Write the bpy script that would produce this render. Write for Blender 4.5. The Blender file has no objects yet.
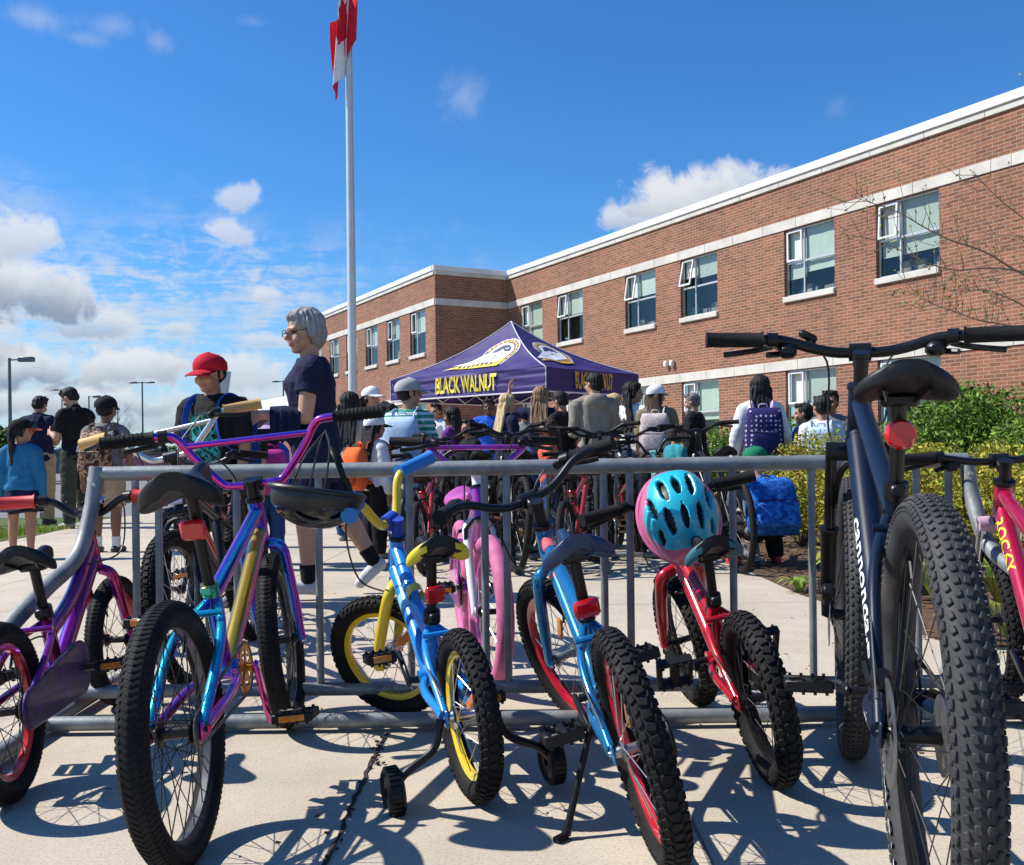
import bpy, bmesh, math, random
import numpy as np
from mathutils import Vector, Matrix
from math import sin, cos, pi, radians, sqrt, atan2, tan
random.seed(7); np.random.seed(7)
SC = bpy.context.scene
COL = SC.collection
V3 = Vector

# ------------------------------------------------------------------ camera
CAM_H = 0.77; FPX = 1000.0; PX0 = 512.0; PY0 = 454.0; ROLL = math.atan(0.0122)
cam_d = bpy.data.cameras.new('camera'); cam = bpy.data.objects.new('camera', cam_d); COL.objects.link(cam)
cr = V3((cos(ROLL), 0, sin(ROLL) * -1)); cu = V3((sin(ROLL), 0, cos(ROLL))); cb = V3((0, -1, 0))
cr = V3((cos(ROLL), 0, -sin(ROLL)))
mm = Matrix(((cr.x, cu.x, cb.x, 0), (cr.y, cu.y, cb.y, 0), (cr.z, cu.z, cb.z, CAM_H), (0, 0, 0, 1)))
cam.matrix_world = mm
cam_d.sensor_fit = 'HORIZONTAL'; cam_d.sensor_width = 36.0
cam_d.lens = FPX / 1024 * 36.0
cam_d.shift_y = (PY0 - 432.5) / 1024
cam_d.clip_start = 0.02; cam_d.clip_end = 3000
SC.camera = cam

def at(px, py, Y):
    """the world point at depth Y that the photo shows at pixel (px, py)"""
    return V3((0, Y, CAM_H)) + cr * ((px - PX0) / FPX * Y) + cu * ((PY0 - py) / FPX * Y)

def gz(x, y):
    """ground height: the plaza falls gently away from the school gate"""
    return -0.010 * min(max(y - 3.0, 0.0), 22.0)

# ------------------------------------------------------------------ world and sun
SUN_EL = radians(46); SUN_DIR = V3((-0.995, 0.10, tan(SUN_EL))).normalized()
wd = bpy.data.worlds.new('World'); SC.world = wd; wd.use_nodes = True
NT = wd.node_tree; NT.nodes.clear()

class G:
    """tiny node-graph helper"""
    def __init__(s, nt): s.nt = nt
    def n(s, t, **kw):
        nd = s.nt.nodes.new(t)
        for k, v in kw.items(): setattr(nd, k, v)
        return nd
    def l(s, a, b): s.nt.links.new(a, b)
    def setin(s, nd, i, v):
        if v is None: return
        if hasattr(v, 'is_output'): s.l(v, nd.inputs[i])
        else: nd.inputs[i].default_value = v
    def math(s, op, a, b=None, c=None, clamp=False):
        nd = s.n('ShaderNodeMath', operation=op, use_clamp=clamp)
        s.setin(nd, 0, a); s.setin(nd, 1, b); s.setin(nd, 2, c)
        return nd.outputs[0]
    def mix(s, f, a, b, blend='MIX', clamp=True):
        nd = s.n('ShaderNodeMix', data_type='RGBA', blend_type=blend); nd.clamp_factor = clamp
        s.setin(nd, 0, f); s.setin(nd, 6, a); s.setin(nd, 7, b)
        return nd.outputs[2]
    def ramp(s, f, stops, interp='LINEAR'):
        nd = s.n('ShaderNodeValToRGB'); cr_ = nd.color_ramp; cr_.interpolation = interp
        while len(cr_.elements) < len(stops): cr_.elements.new(0.5)
        for e, (p, c) in zip(cr_.elements, stops):
            e.position = p; e.color = c if len(c) == 4 else (*c, 1)
        s.l(f, nd.inputs[0]); return nd.outputs[0]
    def smooth(s, x, lo, hi):
        nd = s.n('ShaderNodeMapRange', interpolation_type='SMOOTHSTEP')
        s.setin(nd, 0, x); nd.inputs[1].default_value = lo; nd.inputs[2].default_value = hi
        return nd.outputs[0]
    def noise(s, vec, scale, detail=4, rough=0.5, dist=0.0, dim='3D'):
        nd = s.n('ShaderNodeTexNoise', noise_dimensions=dim)
        if vec is not None: s.l(vec, nd.inputs['Vector'])
        nd.inputs['Scale'].default_value = scale; nd.inputs['Detail'].default_value = detail
        nd.inputs['Roughness'].default_value = rough; nd.inputs['Distortion'].default_value = dist
        return nd.outputs[0]

g = G(NT)
sky = g.n('ShaderNodeTexSky', sky_type='NISHITA')
sky.sun_disc = False; sky.sun_elevation = SUN_EL; sky.sun_rotation = atan2(SUN_DIR.x, SUN_DIR.y)
sky.altitude = 200; sky.air_density = 1.0; sky.dust_density = 0.35; sky.ozone_density = 2.5
hs = g.n('ShaderNodeHueSaturation'); hs.inputs['Saturation'].default_value = 1.22; hs.inputs['Value'].default_value = 1.0
g.l(sky.outputs[0], hs.inputs['Color'])
SKYC = g.mix(1.0, hs.outputs[0], (0.66, 1.09, 1.44, 1), 'MULTIPLY', clamp=False)
tc = g.n('ShaderNodeTexCoord'); sx = g.n('ShaderNodeSeparateXYZ'); g.l(tc.outputs['Generated'], sx.inputs[0])
dx, dy, dz = sx.outputs[0], sx.outputs[1], sx.outputs[2]
az = g.math('ARCTAN2', dx, dy); el = g.math('ARCSINE', dz)
cmb = g.n('ShaderNodeCombineXYZ'); g.l(az, cmb.inputs[0]); g.l(el, cmb.inputs[1])
ang = cmb.outputs[0]
nz_big = g.noise(ang, 9, 6, 0.6, 0.3); nz_mid = g.noise(ang, 26, 6, 0.62, 0.4)
# cirrus-like streaks use coordinates on a flat cloud deck
inv = g.math('DIVIDE', 1.0, g.math('MAXIMUM', dz, 0.03))
cdk = g.n('ShaderNodeCombineXYZ'); g.l(g.math('MULTIPLY', dx, inv), cdk.inputs[0]); g.l(g.math('MULTIPLY', dy, inv), cdk.inputs[1])
nz_deck = g.math('ADD', g.math('MULTIPLY', g.noise(cdk.outputs[0], 4.2, 8, 0.68, 0.9), 0.55), g.math('MULTIPLY', g.noise(ang, 34, 7, 0.66, 0.8), 0.45)); nz_deck2 = g.noise(cdk.outputs[0], 0.9, 4, 0.5, 0.3)
def pa(px): return math.atan((px - 512) / 1000)
def pe(py, px=512): return math.atan((454 + (512 - px) * 0.0122 - py) / 1000 * cos(pa(px)))
def band(px0, py0, rx, ry, edge=0.7, nz=None, amt=0.9):
    a = g.math('DIVIDE', g.math('SUBTRACT', az, pa(px0)), rx / 1000)
    e = g.math('DIVIDE', g.math('SUBTRACT', el, pe(py0, px0)), ry / 1000)
    d = g.math('SQRT', g.math('ADD', g.math('MULTIPLY', a, a), g.math('MULTIPLY', e, e)))
    n_ = g.math('MULTIPLY', g.math('SUBTRACT', nz if nz is not None else nz_mid, 0.5), amt * 2)
    v = g.math('ADD', g.math('SUBTRACT', 1.0, d), n_)
    return g.smooth(v, 0.0, edge), e
thin = None
def addm(a, b): return b if a is None else g.math('MAXIMUM', a, b)
# mackerel sheet, lower left, thinning to the right
shape, _ = band(90, 330, 520, 150, 0.9, nz_big, 0.7)
sheet = g.math('MULTIPLY', shape, g.smooth(g.math('ADD', nz_deck, g.math('MULTIPLY', g.math('SUBTRACT', nz_deck2, 0.5), 0.5)), 0.40, 0.60))
sheet = g.math('MULTIPLY', sheet, 0.95)
# the rest of the sky (seen only in reflections) has scattered cloud too, thinned to cut the fill light
rest = g.math('MULTIPLY', g.smooth(nz_deck2, 0.52, 0.75), g.smooth(g.math('ABSOLUTE', az), 0.75, 1.1))
sheet = g.math('MAXIMUM', sheet, g.math('MULTIPLY', rest, 0.12))
for (x, y, rx, ry, am) in ((45, 18, 46, 14, .45), (88, 38, 28, 10, .35), (120, 26, 40, 14, .32), (163, 42, 24, 14, .34), (468, 98, 34, 26, .42), (258, 22, 20, 8, .2), (842, 108, 14, 14, .12)):
    m_, _ = band(x, y, rx, ry, 1.3, nz_mid, 1.0)
    sheet = g.math('MAXIMUM', sheet, g.math('MULTIPLY', m_, am))
white = None; shade = None
for (x, y, rx, ry, sh, am) in ((240, 198, 26, 17, .3, .62), (234, 231, 30, 15, .35, .66), (690, 198, 74, 34, .4, .95), (640, 218, 46, 18, .5, .8), (735, 185, 60, 26, .3, .8),
                     (20, 236, 40, 26, .35, .8), (30, 290, 70, 36, .85, .9), (92, 322, 56, 22, .85, .65), (178, 330, 22, 10, .8, .5), (268, 296, 16, 10, .6, .6), (268, 340, 26, 10, .7, .5),
                     (130, 366, 72, 24, .55, .9), (20, 366, 70, 30, 1.0, .85), (70, 402, 120, 26, .95, .75), (240, 372, 60, 24, .5, .7), (280, 396, 60, 20, .5, .6), (200, 412, 150, 22, .9, .6), (-90, 330, 110, 60, .7, .9)):
    m_, e_ = band(x, y, rx, ry, 0.5, nz_mid, 1.0)
    m_ = g.math('MULTIPLY', m_, am)
    s_ = g.math('MULTIPLY', g.math('MULTIPLY', m_, sh), g.smooth(g.math('ADD', e_, g.math('MULTIPLY', g.math('SUBTRACT', nz_big, .5), 1.6)), 0.5, -0.7))
    white = addm(white, m_); shade = addm(shade, s_)
# pale veil near the horizon
veil = g.math('MULTIPLY', g.smooth(el, 0.19, -0.02), 0.62)
veil = g.math('MULTIPLY', veil, g.smooth(az, 0.25, -0.35))
cl = g.mix(g.math('MULTIPLY', sheet, 0.85), SKYC, (5.6, 6.3, 7.2, 1))
cl = g.mix(veil, cl, (4.6, 5.4, 6.3, 1))
wc = g.mix(g.math('MULTIPLY', shade, 1.35, clamp=True), (7.2, 7.35, 7.6, 1), (2.3, 2.9, 3.9, 1))
cl = g.mix(white, cl, wc)
bg = g.n('ShaderNodeBackground'); g.l(cl, bg.inputs[0]); bg.inputs[1].default_value = 0.085
wo = g.n('ShaderNodeOutputWorld'); g.l(bg.outputs[0], wo.inputs[0])

sd = bpy.data.lights.new('sun', 'SUN'); sd.energy = 5.0; sd.angle = radians(0.5); sd.color = (1.0, 0.955, 0.885)
so = bpy.data.objects.new('sun', sd); COL.objects.link(so)
so.rotation_euler = SUN_DIR.to_track_quat('Z', 'Y').to_euler()
so.location = (-30, 5, 30)
VS = SC.view_settings
VS.view_transform = 'Standard'; VS.look = 'None'; VS.exposure = 0.42; VS.gamma = 1.0; VS.use_curve_mapping = False
try:
    SC.cycles.max_bounces = 5; SC.cycles.use_adaptive_sampling = True; SC.cycles.adaptive_threshold = 0.02; SC.cycles.transparent_max_bounces = 12; SC.cycles.use_denoising = True
    SC.cycles.caustics_reflective = False; SC.cycles.caustics_refractive = False
except Exception: pass

# ------------------------------------------------------------------ materials
def mat(name, col, rough=0.5, metal=0.0, var=0.12, scale=25.0, bump=0.0, bscale=120.0, spec=0.5, coat=0.0, dirt=0.0, sheen=0.0, stretch=None, dcol=(0.16, 0.13, 0.10, 1)):
    m = bpy.data.materials.new(name); m.use_nodes = True
    q = G(m.node_tree); b = m.node_tree.nodes['Principled BSDF']
    t = q.n('ShaderNodeTexCoord'); vec = t.outputs['Object']
    if stretch:
        mp = q.n('ShaderNodeMapping'); mp.inputs['Scale'].default_value = stretch; q.l(vec, mp.inputs[0]); vec = mp.outputs[0]
    nz = q.noise(vec, scale, 5, 0.6)
    c0 = tuple(max(0, c * (1 - var)) for c in col); c1 = tuple(min(1, c * (1 + var)) for c in col)
    c = q.ramp(nz, [(0.3, c0), (0.7, c1)])
    if dirt > 0:
        dn = q.smooth(q.noise(vec, scale * 0.35, 8, 0.7), 0.52, 0.75)
        c = q.mix(q.math('MULTIPLY', dn, dirt), c, dcol)
    q.l(c, b.inputs['Base Color'])
    b.inputs['Roughness'].default_value = rough; b.inputs['Metallic'].default_value = metal
    b.inputs['Specular IOR Level'].default_value = spec
    if coat: b.inputs['Coat Weight'].default_value = coat; b.inputs['Coat Roughness'].default_value = 0.08
    if sheen: b.inputs['Sheen Weight'].default_value = sheen
    rn = q.noise(vec, scale * 1.7, 4, 0.6)
    q.l(q.math('ADD', q.math('MULTIPLY', q.math('SUBTRACT', rn, 0.5), 0.22), rough, clamp=True), b.inputs['Roughness'])
    if bump:
        bn = q.noise(vec, bscale, 4, 0.6)
        bp = q.n('ShaderNodeBump'); bp.inputs['Strength'].default_value = bump; bp.inputs['Distance'].default_value = 0.01
        q.l(bn, bp.inputs['Height']); q.l(bp.outputs[0], b.inputs['Normal'])
    return m
_MC = {}
def cm(name, col, **kw):
    k = (name, tuple(col), tuple(sorted((a, str(b)) for a, b in kw.items())))
    if k not in _MC: _MC[k] = mat(name, col, **kw)
    return _MC[k]
def cloth(name, col, **kw): return cm(name, col, rough=0.85, spec=0.2, bump=0.25, bscale=60, var=0.15, scale=14, **kw)

# ------------------------------------------------------------------ mesh builder
class MB:
    def __init__(s): s.v = []; s.f = []; s.mi = []
    def add(s, vs, fs, m=0, T=None):
        o = len(s.v)
        for p in vs: s.v.append(T @ V3(p) if T is not None else V3(p))
        for f in fs: s.f.append(tuple(o + i for i in f)); s.mi.append(m)
    def tube(s, pts, r, n=8, cap=True, m=0, T=None, squash=None, up=None):
        pts = [V3(p) for p in pts]; k = len(pts)
        rs = r if isinstance(r, (list, tuple)) else [r] * k
        vs = []; fs = []
        t0 = (pts[1] - pts[0]).normalized()
        a = V3(up) if up is not None else (V3((0, 0, 1)) if abs(t0.z) < 0.9 else V3((1, 0, 0)))
        u = (a - t0 * a.dot(t0)).normalized()
        for i, p in enumerate(pts):
            if i == 0: t = pts[1] - pts[0]
            elif i == k - 1: t = pts[-1] - pts[-2]
            else: t = (pts[i + 1] - pts[i]).normalized() + (pts[i] - pts[i - 1]).normalized()
            if t.length < 1e-9: t = t0
            t = t.normalized(); u = u - t * u.dot(t)
            u = u.normalized() if u.length > 1e-6 else t.orthogonal().normalized()
            w = t.cross(u)
            su, sw = squash if squash else (1, 1)
            for j in range(n):
                th = 2 * pi * j / n
                vs.append(p + (u * cos(th) * su + w * sin(th) * sw) * rs[i])
        for i in range(k - 1):
            for j in range(n):
                a0 = i * n + j; a1 = i * n + (j + 1) % n
                fs.append((a0, a1, a1 + n, a0 + n))
        if cap:
            fs.append(tuple(range(n - 1, -1, -1))); fs.append(tuple((k - 1) * n + j for j in range(n)))
        s.add(vs, fs, m, T); return s
    def capsule(s, p0, r0, p1, r1, n=12, T=None):
        """tapered limb with round ends (for the bodies)"""
        p0 = V3(p0); p1 = V3(p1); d = (p1 - p0); L = d.length
        d = d / L if L > 1e-6 else V3((0, 0, 1))
        pts = []; rr = []
        for a in (-80, -50, -20):
            pts.append(p0 + d * (sin(radians(a)) * r0)); rr.append(r0 * cos(radians(a)))
        pts.append(p0); rr.append(r0); pts.append(p1); rr.append(r1)
        for a in (20, 50, 80):
            pts.append(p1 + d * (sin(radians(a)) * r1)); rr.append(r1 * cos(radians(a)))
        s.tube(pts, rr, n, True, 0, T); return s
    def box(s, c, size, rot=None, b=0.0, m=0, T=None):
        hx, hy, hz = (x / 2 for x in size); b = min(b, hx * .9, hy * .9, hz * .9)
        c = V3(c); R_ = rot if rot is not None else Matrix.Identity(3)
        if b <= 0:
            vs = [c + R_ @ V3((x * hx, y * hy, z * hz)) for x in (-1, 1) for y in (-1, 1) for z in (-1, 1)]
            fs = [(0, 1, 3, 2), (4, 6, 7, 5), (0, 4, 5, 1), (2, 3, 7, 6), (0, 2, 6, 4), (1, 5, 7, 3)]
            s.add(vs, fs, m, T); return s
        idx = {}; vs = []
        for x in (-1, 1):
            for y in (-1, 1):
                for z in (-1, 1):
                    for a in range(3):
                        p = [x * (hx - b), y * (hy - b), z * (hz - b)]
                        p[a] = (x * hx, y * hy, z * hz)[a]
                        idx[(x, y, z, a)] = len(vs); vs.append(c + R_ @ V3(p))
        fs = []
        for a in range(3):
            o1, o2 = [i for i in range(3) if i != a]
            for sg in (-1, 1):
                q = []
                for (i, j) in ((-1, -1), (1, -1), (1, 1), (-1, 1)):
                    k = [0, 0, 0]; k[a] = sg; k[o1] = i; k[o2] = j; q.append(idx[(*k, a)])
                fs.append(tuple(q))
            for i in (-1, 1):
                for j in (-1, 1):
                    k0 = [0, 0, 0]; k0[o1] = i; k0[o2] = j; k0[a] = -1; k1 = list(k0); k1[a] = 1
                    fs.append((idx[(*k0, o1)], idx[(*k1, o1)], idx[(*k1, o2)], idx[(*k0, o2)]))
        for x in (-1, 1):
            for y in (-1, 1):
                for z in (-1, 1): fs.append(tuple(idx[(x, y, z, a)] for a in range(3)))
        s.add(vs, fs, m, T); return s
    def lathe(s, prof, n=32, o=(0, 0, 0), ax='Y', closed=True, m=0, T=None, a0=0, a1=2 * pi):
        """prof: (radius, height along the axis); ax Y is a wheel, Z is a pot"""
        vs = []; fs = []; k = len(prof); o = V3(o); full = abs(a1 - a0 - 2 * pi) < 1e-6
        nn = n if full else n + 1
        for i in range(nn):
            th = a0 + (a1 - a0) * i / n
            for (r, h) in prof:
                vs.append(o + (V3((r * cos(th), h, r * sin(th))) if ax == 'Y' else V3((r * cos(th), r * sin(th), h)) if ax == 'Z' else V3((h, r * cos(th), r * sin(th)))))
        for i in range(n):
            i2 = (i + 1) % nn
            for j in range(k if closed else k - 1):
                j2 = (j + 1) % k
                fs.append((i * k + j, i * k + j2, i2 * k + j2, i2 * k + j))
        s.add(vs, fs, m, T); return s
    def ell(s, c, r, rot=None, nu=16, nv=10, m=0, T=None, cut=None):
        c = V3(c); R_ = rot if rot is not None else Matrix.Identity(3)
        vs = [c + R_ @ V3((0, 0, -r[2]))]; fs = []
        for i in range(1, nv):
            ph = -pi / 2 + pi * i / nv
            for j in range(nu):
                th = 2 * pi * j / nu
                vs.append(c + R_ @ V3((r[0] * cos(ph) * cos(th), r[1] * cos(ph) * sin(th), r[2] * sin(ph))))
        vs.append(c + R_ @ V3((0, 0, r[2]))); last = len(vs) - 1
        for j in range(nu): fs.append((0, 1 + (j + 1) % nu, 1 + j))
        for i in range(nv - 2):
            for j in range(nu):
                a0 = 1 + i * nu + j; a1 = 1 + i * nu + (j + 1) % nu
                fs.append((a0, a1, a1 + nu, a0 + nu))
        for j in range(nu): fs.append((1 + (nv - 2) * nu + j, 1 + (nv - 2) * nu + (j + 1) % nu, last))
        s.add(vs, fs, m, T); return s
    def loft(s, rings, closed=True, cap=True, m=0, T=None):
        n = len(rings[0]); vs = [p for r in rings for p in r]; fs = []
        for i in range(len(rings) - 1):
            for j in range(n if closed else n - 1):
                j2 = (j + 1) % n
                fs.append((i * n + j, i * n + j2, (i + 1) * n + j2, (i + 1) * n + j))
        if cap and closed:
            fs.append(tuple(range(n - 1, -1, -1))); fs.append(tuple((len(rings) - 1) * n + j for j in range(n)))
        s.add(vs, fs, m, T); return s
    def prism(s, poly, z0, z1, m=0, T=None):
        n = len(poly); vs = [V3((p[0], p[1], z0)) for p in poly] + [V3((p[0], p[1], z1)) for p in poly]
        fs = [tuple(range(n - 1, -1, -1)), tuple(range(n, 2 * n))] + [(i, (i + 1) % n, (i + 1) % n + n, i + n) for i in range(n)]
        s.add(vs, fs, m, T); return s
    def quad(s, a, b, c, d, m=0): s.add([a, b, c, d], [(0, 1, 2, 3)], m); return s
    def mesh(s, name, mats, angle=38, recalc=True, smooth=True):
        me = bpy.data.meshes.new(name); me.from_pydata([tuple(p) for p in s.v], [], s.f)
        for m_ in (mats if isinstance(mats, (list, tuple)) else [mats]): me.materials.append(m_)
        if any(s.mi): me.polygons.foreach_set('material_index', s.mi)
        if recalc:
            bm = bmesh.new(); bm.from_mesh(me); bmesh.ops.recalc_face_normals(bm, faces=bm.faces); bm.to_mesh(me); bm.free()
        if smooth:
            me.shade_smooth(); me.set_sharp_from_angle(angle=radians(angle))
        me.update(); return me
    def build(s, name, mats, parent=None, **kw):
        o = bpy.data.objects.new(name, s.mesh(name, mats, **kw)); COL.objects.link(o)
        if parent is not None: o.parent = parent
        return o

def crv(pts, k=6):
    """Catmull-Rom through points"""
    P = [V3(p) for p in pts]; P = [P[0] * 2 - P[1]] + P + [P[-1] * 2 - P[-2]]; out = []
    for i in range(1, len(P) - 2):
        for j in range(k):
            t = j / k; a, b, c, d = P[i - 1], P[i], P[i + 1], P[i + 2]
            out.append(0.5 * ((2 * b) + (c - a) * t + (2 * a - 5 * b + 4 * c - d) * t * t + (3 * b - a - 3 * c + d) * t ** 3))
    out.append(P[-2]); return out
def lerp(a, b, t): return a + (b - a) * t

def tag(o, label=None, cat=None, group=None, kind=None):
    if label: o['label'] = label
    if cat: o['category'] = cat
    if group: o['group'] = group
    if kind: o['kind'] = kind
    return o
def empty(name, loc=(0, 0, 0), rz=0.0, label=None, cat=None, group=None):
    o = bpy.data.objects.new(name, None); COL.objects.link(o); o.empty_display_size = 0.1
    o.location = loc; o.rotation_euler = (0, 0, rz); tag(o, label, cat, group); return o
def copy_tree(o, parent=None):
    c = o.copy(); COL.objects.link(c)
    if parent is not None: c.parent = parent
    for ch in o.children: copy_tree(ch, c)
    return c
_dg = None
def evaluated_mesh(o):
    bpy.context.view_layer.update()
    dg = bpy.context.evaluated_depsgraph_get()
    return bpy.data.meshes.new_from_object(o.evaluated_get(dg))
def remeshed(mb, name, voxel, smooth_it=2, mats=None):
    """fuse overlapping closed shapes into ONE continuous surface"""
    me = mb.mesh(name, [], recalc=True, smooth=False)
    o = bpy.data.objects.new(name, me); COL.objects.link(o)
    r = o.modifiers.new('r', 'REMESH'); r.mode = 'VOXEL'; r.voxel_size = voxel; r.use_smooth_shade = True
    if smooth_it:
        sm = o.modifiers.new('s', 'SMOOTH'); sm.factor = 0.5; sm.iterations = smooth_it
    out = evaluated_mesh(o); out.name = name
    bpy.data.objects.remove(o); bpy.data.meshes.remove(me)
    for m_ in (mats or []): out.materials.append(m_)
    out.shade_smooth(); return out
def link(name, me, parent=None):
    o = bpy.data.objects.new(name, me); COL.objects.link(o)
    if parent is not None: o.parent = parent
    return o
_TXT = {}
def text_mesh(body, bold=0.0, extrude=0.0):
    """letters as (verts 2D, faces), cap height about 0.7, baseline at 0"""
    k = (body, bold)
    if k in _TXT: return _TXT[k]
    cu_ = bpy.data.curves.new('t', 'FONT'); cu_.body = body; cu_.size = 1.0; cu_.offset = bold; cu_.resolution_u = 3
    o = bpy.data.objects.new('t', cu_); COL.objects.link(o)
    me = evaluated_mesh(o)
    vs = [(v.co.x, v.co.y) for v in me.vertices]; fs = [tuple(p.vertices) for p in me.polygons]
    bpy.data.objects.remove(o); bpy.data.curves.remove(cu_); bpy.data.meshes.remove(me)
    _TXT[k] = (vs, fs); return vs, fs
# ------------------------------------------------------------------ ground
def ground_mat(name, c0, c1, scale, rough=0.9, speck=0.25, bump=0.3, joints=False):
    m = bpy.data.materials.new(name); m.use_nodes = True; q = G(m.node_tree); b = m.node_tree.nodes['Principled BSDF']
    t = q.n('ShaderNodeTexCoord'); v = t.outputs['Object']
    big = q.noise(v, scale * 0.12, 6, 0.65); mid = q.noise(v, scale, 6, 0.7); fine = q.noise(v, scale * 48, 4, 0.75)
    c = q.ramp(q.math('ADD', q.math('MULTIPLY', big, 0.55), q.math('MULTIPLY', mid, 0.45)), [(0.34, c0), (0.62, c1)])
    sp = q.ramp(fine, [(0.30, (1 - speck * 1.6,) * 3), (0.5, (1, 1, 1)), (0.72, (1 + speck * .35,) * 3)])
    c = q.mix(1.0, c, sp, 'MULTIPLY')
    st = q.smooth(q.noise(v, scale * 0.5, 9, 0.75, 0.8), 0.60, 0.72)
    c = q.mix(q.math('MULTIPLY', st, 0.42), c, tuple(x * 0.45 for x in c0) + (1,))
    spots = q.n('ShaderNodeTexVoronoi'); q.l(v, spots.inputs['Vector']); spots.inputs['Scale'].default_value = 2.3
    c = q.mix(q.math('MULTIPLY', q.smooth(spots.outputs['Distance'], 0.035, 0.02), 0.5), c, (0.07, 0.06, 0.055, 1))
    h = q.math('ADD', q.math('MULTIPLY', fine, 0.6), q.math('MULTIPLY', mid, 0.6))
    if joints:
        s_ = q.n('ShaderNodeSeparateXYZ'); q.l(v, s_.inputs[0])
        wob = q.math('MULTIPLY', q.math('SUBTRACT', q.noise(v, 3, 3), 0.5), 0.012)
        jm = None
        for (o, per, off) in ((0, 1.83, 1.465), (1, 1.83, 0.27)):
            a = q.math('ADD', q.math('ADD', s_.outputs[o], wob), off + 183)
            f = q.math('ABSOLUTE', q.math('SUBTRACT', q.math('FRACT', q.math('DIVIDE', a, per)), 0.5))
            k = q.smooth(f, 0.5 - 0.0036, 0.5 - 0.0016)
            jm = k if jm is None else q.math('MAXIMUM', jm, k)
        wv = q.n('ShaderNodeVectorMath', operation='ADD'); nc = q.n('ShaderNodeTexNoise'); q.l(v, nc.inputs['Vector']); nc.inputs['Scale'].default_value = 2.2; nc.inputs['Detail'].default_value = 6; sc_ = q.n('ShaderNodeVectorMath', operation='SCALE'); q.l(nc.outputs['Color'], sc_.inputs[0]); sc_.inputs['Scale'].default_value = .55; q.l(v, wv.inputs[0]); q.l(sc_.outputs[0], wv.inputs[1])
        vc = q.n('ShaderNodeTexVoronoi', feature='DISTANCE_TO_EDGE'); q.l(wv.outputs[0], vc.inputs['Vector']); vc.inputs['Scale'].default_value = .55
        ck = q.math('MULTIPLY', q.smooth(vc.outputs['Distance'], .0022, .0008), q.smooth(q.noise(v, .8, 3), .50, .58)); jm = q.math('MAXIMUM', jm, q.math('MULTIPLY', ck, .8))
        oil = q.smooth(q.noise(v, 1.1, 5, .6, .5), .60, .70); c = q.mix(q.math('MULTIPLY', oil, .30), c, (.20, .17, .14, 1))
        c = q.mix(q.math('MULTIPLY', jm, 0.75), c, (0.11, 0.095, 0.08, 1))
        h = q.math('SUBTRACT', h, q.math('MULTIPLY', jm, 1.5))
    bp = q.n('ShaderNodeBump'); bp.inputs['Strength'].default_value = bump; bp.inputs['Distance'].default_value = 0.004
    q.l(h, bp.inputs['Height']); q.l(bp.outputs[0], b.inputs['Normal'])
    q.l(c, b.inputs['Base Color']); b.inputs['Roughness'].default_value = rough; b.inputs['Specular IOR Level'].default_value = 0.25
    return m
M_CONC = ground_mat('concrete', (0.41, 0.352, 0.272), (0.56, 0.488, 0.382), 3.0, joints=True)
M_ASPH = ground_mat('asphalt', (0.17, 0.165, 0.16), (0.24, 0.235, 0.225), 2.0, speck=0.3)
M_SOIL = ground_mat('mulch', (0.075, 0.045, 0.03), (0.17, 0.105, 0.07), 9.0, speck=0.6, bump=1.0)
M_TURF = ground_mat('turf', (0.05, 0.09, 0.02), (0.10, 0.15, 0.035), 6.0, speck=0.5, bump=0.8)

def sheet(name, poly, dz, m, kind='structure'):
    bm = bmesh.new(); vs = [bm.verts.new((x, y, 0)) for x, y in poly]; bm.faces.new(vs)
    for yy in (3.0, 8.0, 14.0, 25.0):
        gm = bm.verts[:] + bm.edges[:] + bm.faces[:]
        bmesh.ops.bisect_plane(bm, geom=gm, plane_co=(0, yy, 0), plane_no=(0, 1, 0))
    for v in bm.verts: v.co.z = gz(v.co.x, v.co.y) + dz
    bmesh.ops.recalc_face_normals(bm, faces=bm.faces)
    for f in bm.faces:
        if f.normal.z < 0: f.normal_flip()
    me = bpy.data.meshes.new(name); bm.to_mesh(me); bm.free(); me.materials.append(m)
    o = link(name, me); o['kind'] = kind; return o
sheet('ground', [(-900, -200), (900, -200), (900, 1500), (-900, 1500)], -0.012, M_TURF)
sheet('parking_lot', [(-160, 15.5), (-9, 15.5), (-6.0, 15.5), (-6.0, 34), (-14, 60), (-24, 160), (-160, 160)], -0.006, M_ASPH)
sheet('plaza', [(-60, -30), (30, -30), (30, 3.6), (3.2, 3.7), (1.78, 4.0), (1.62, 5.5), (1.60, 8.3), (1.15, 9.0), (2.6, 13.5), (6.0, 19.0), (7.5, 24), (-2, 41), (-4, 39.0), (-9, 48), (-6.0, 34.0), (-6.0, 13.0), (-60, 13.0)], 0.0, M_CONC)
sheet('planting_bed', [(30, 3.55), (3.2, 3.65), (1.74, 3.95), (1.58, 5.5), (1.56, 8.35), (1.10, 9.0), (2.55, 13.5), (6.05, 19.0), (7.55, 24.2), (12.5, 20.0), (30, 14)], 0.004, M_SOIL)
sheet('lawn', [(-60, 10.2), (-5.3, 10.2), (-5.35, 11.2), (-5.6, 12.6), (-60, 12.6)], 0.004, M_TURF)

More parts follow.
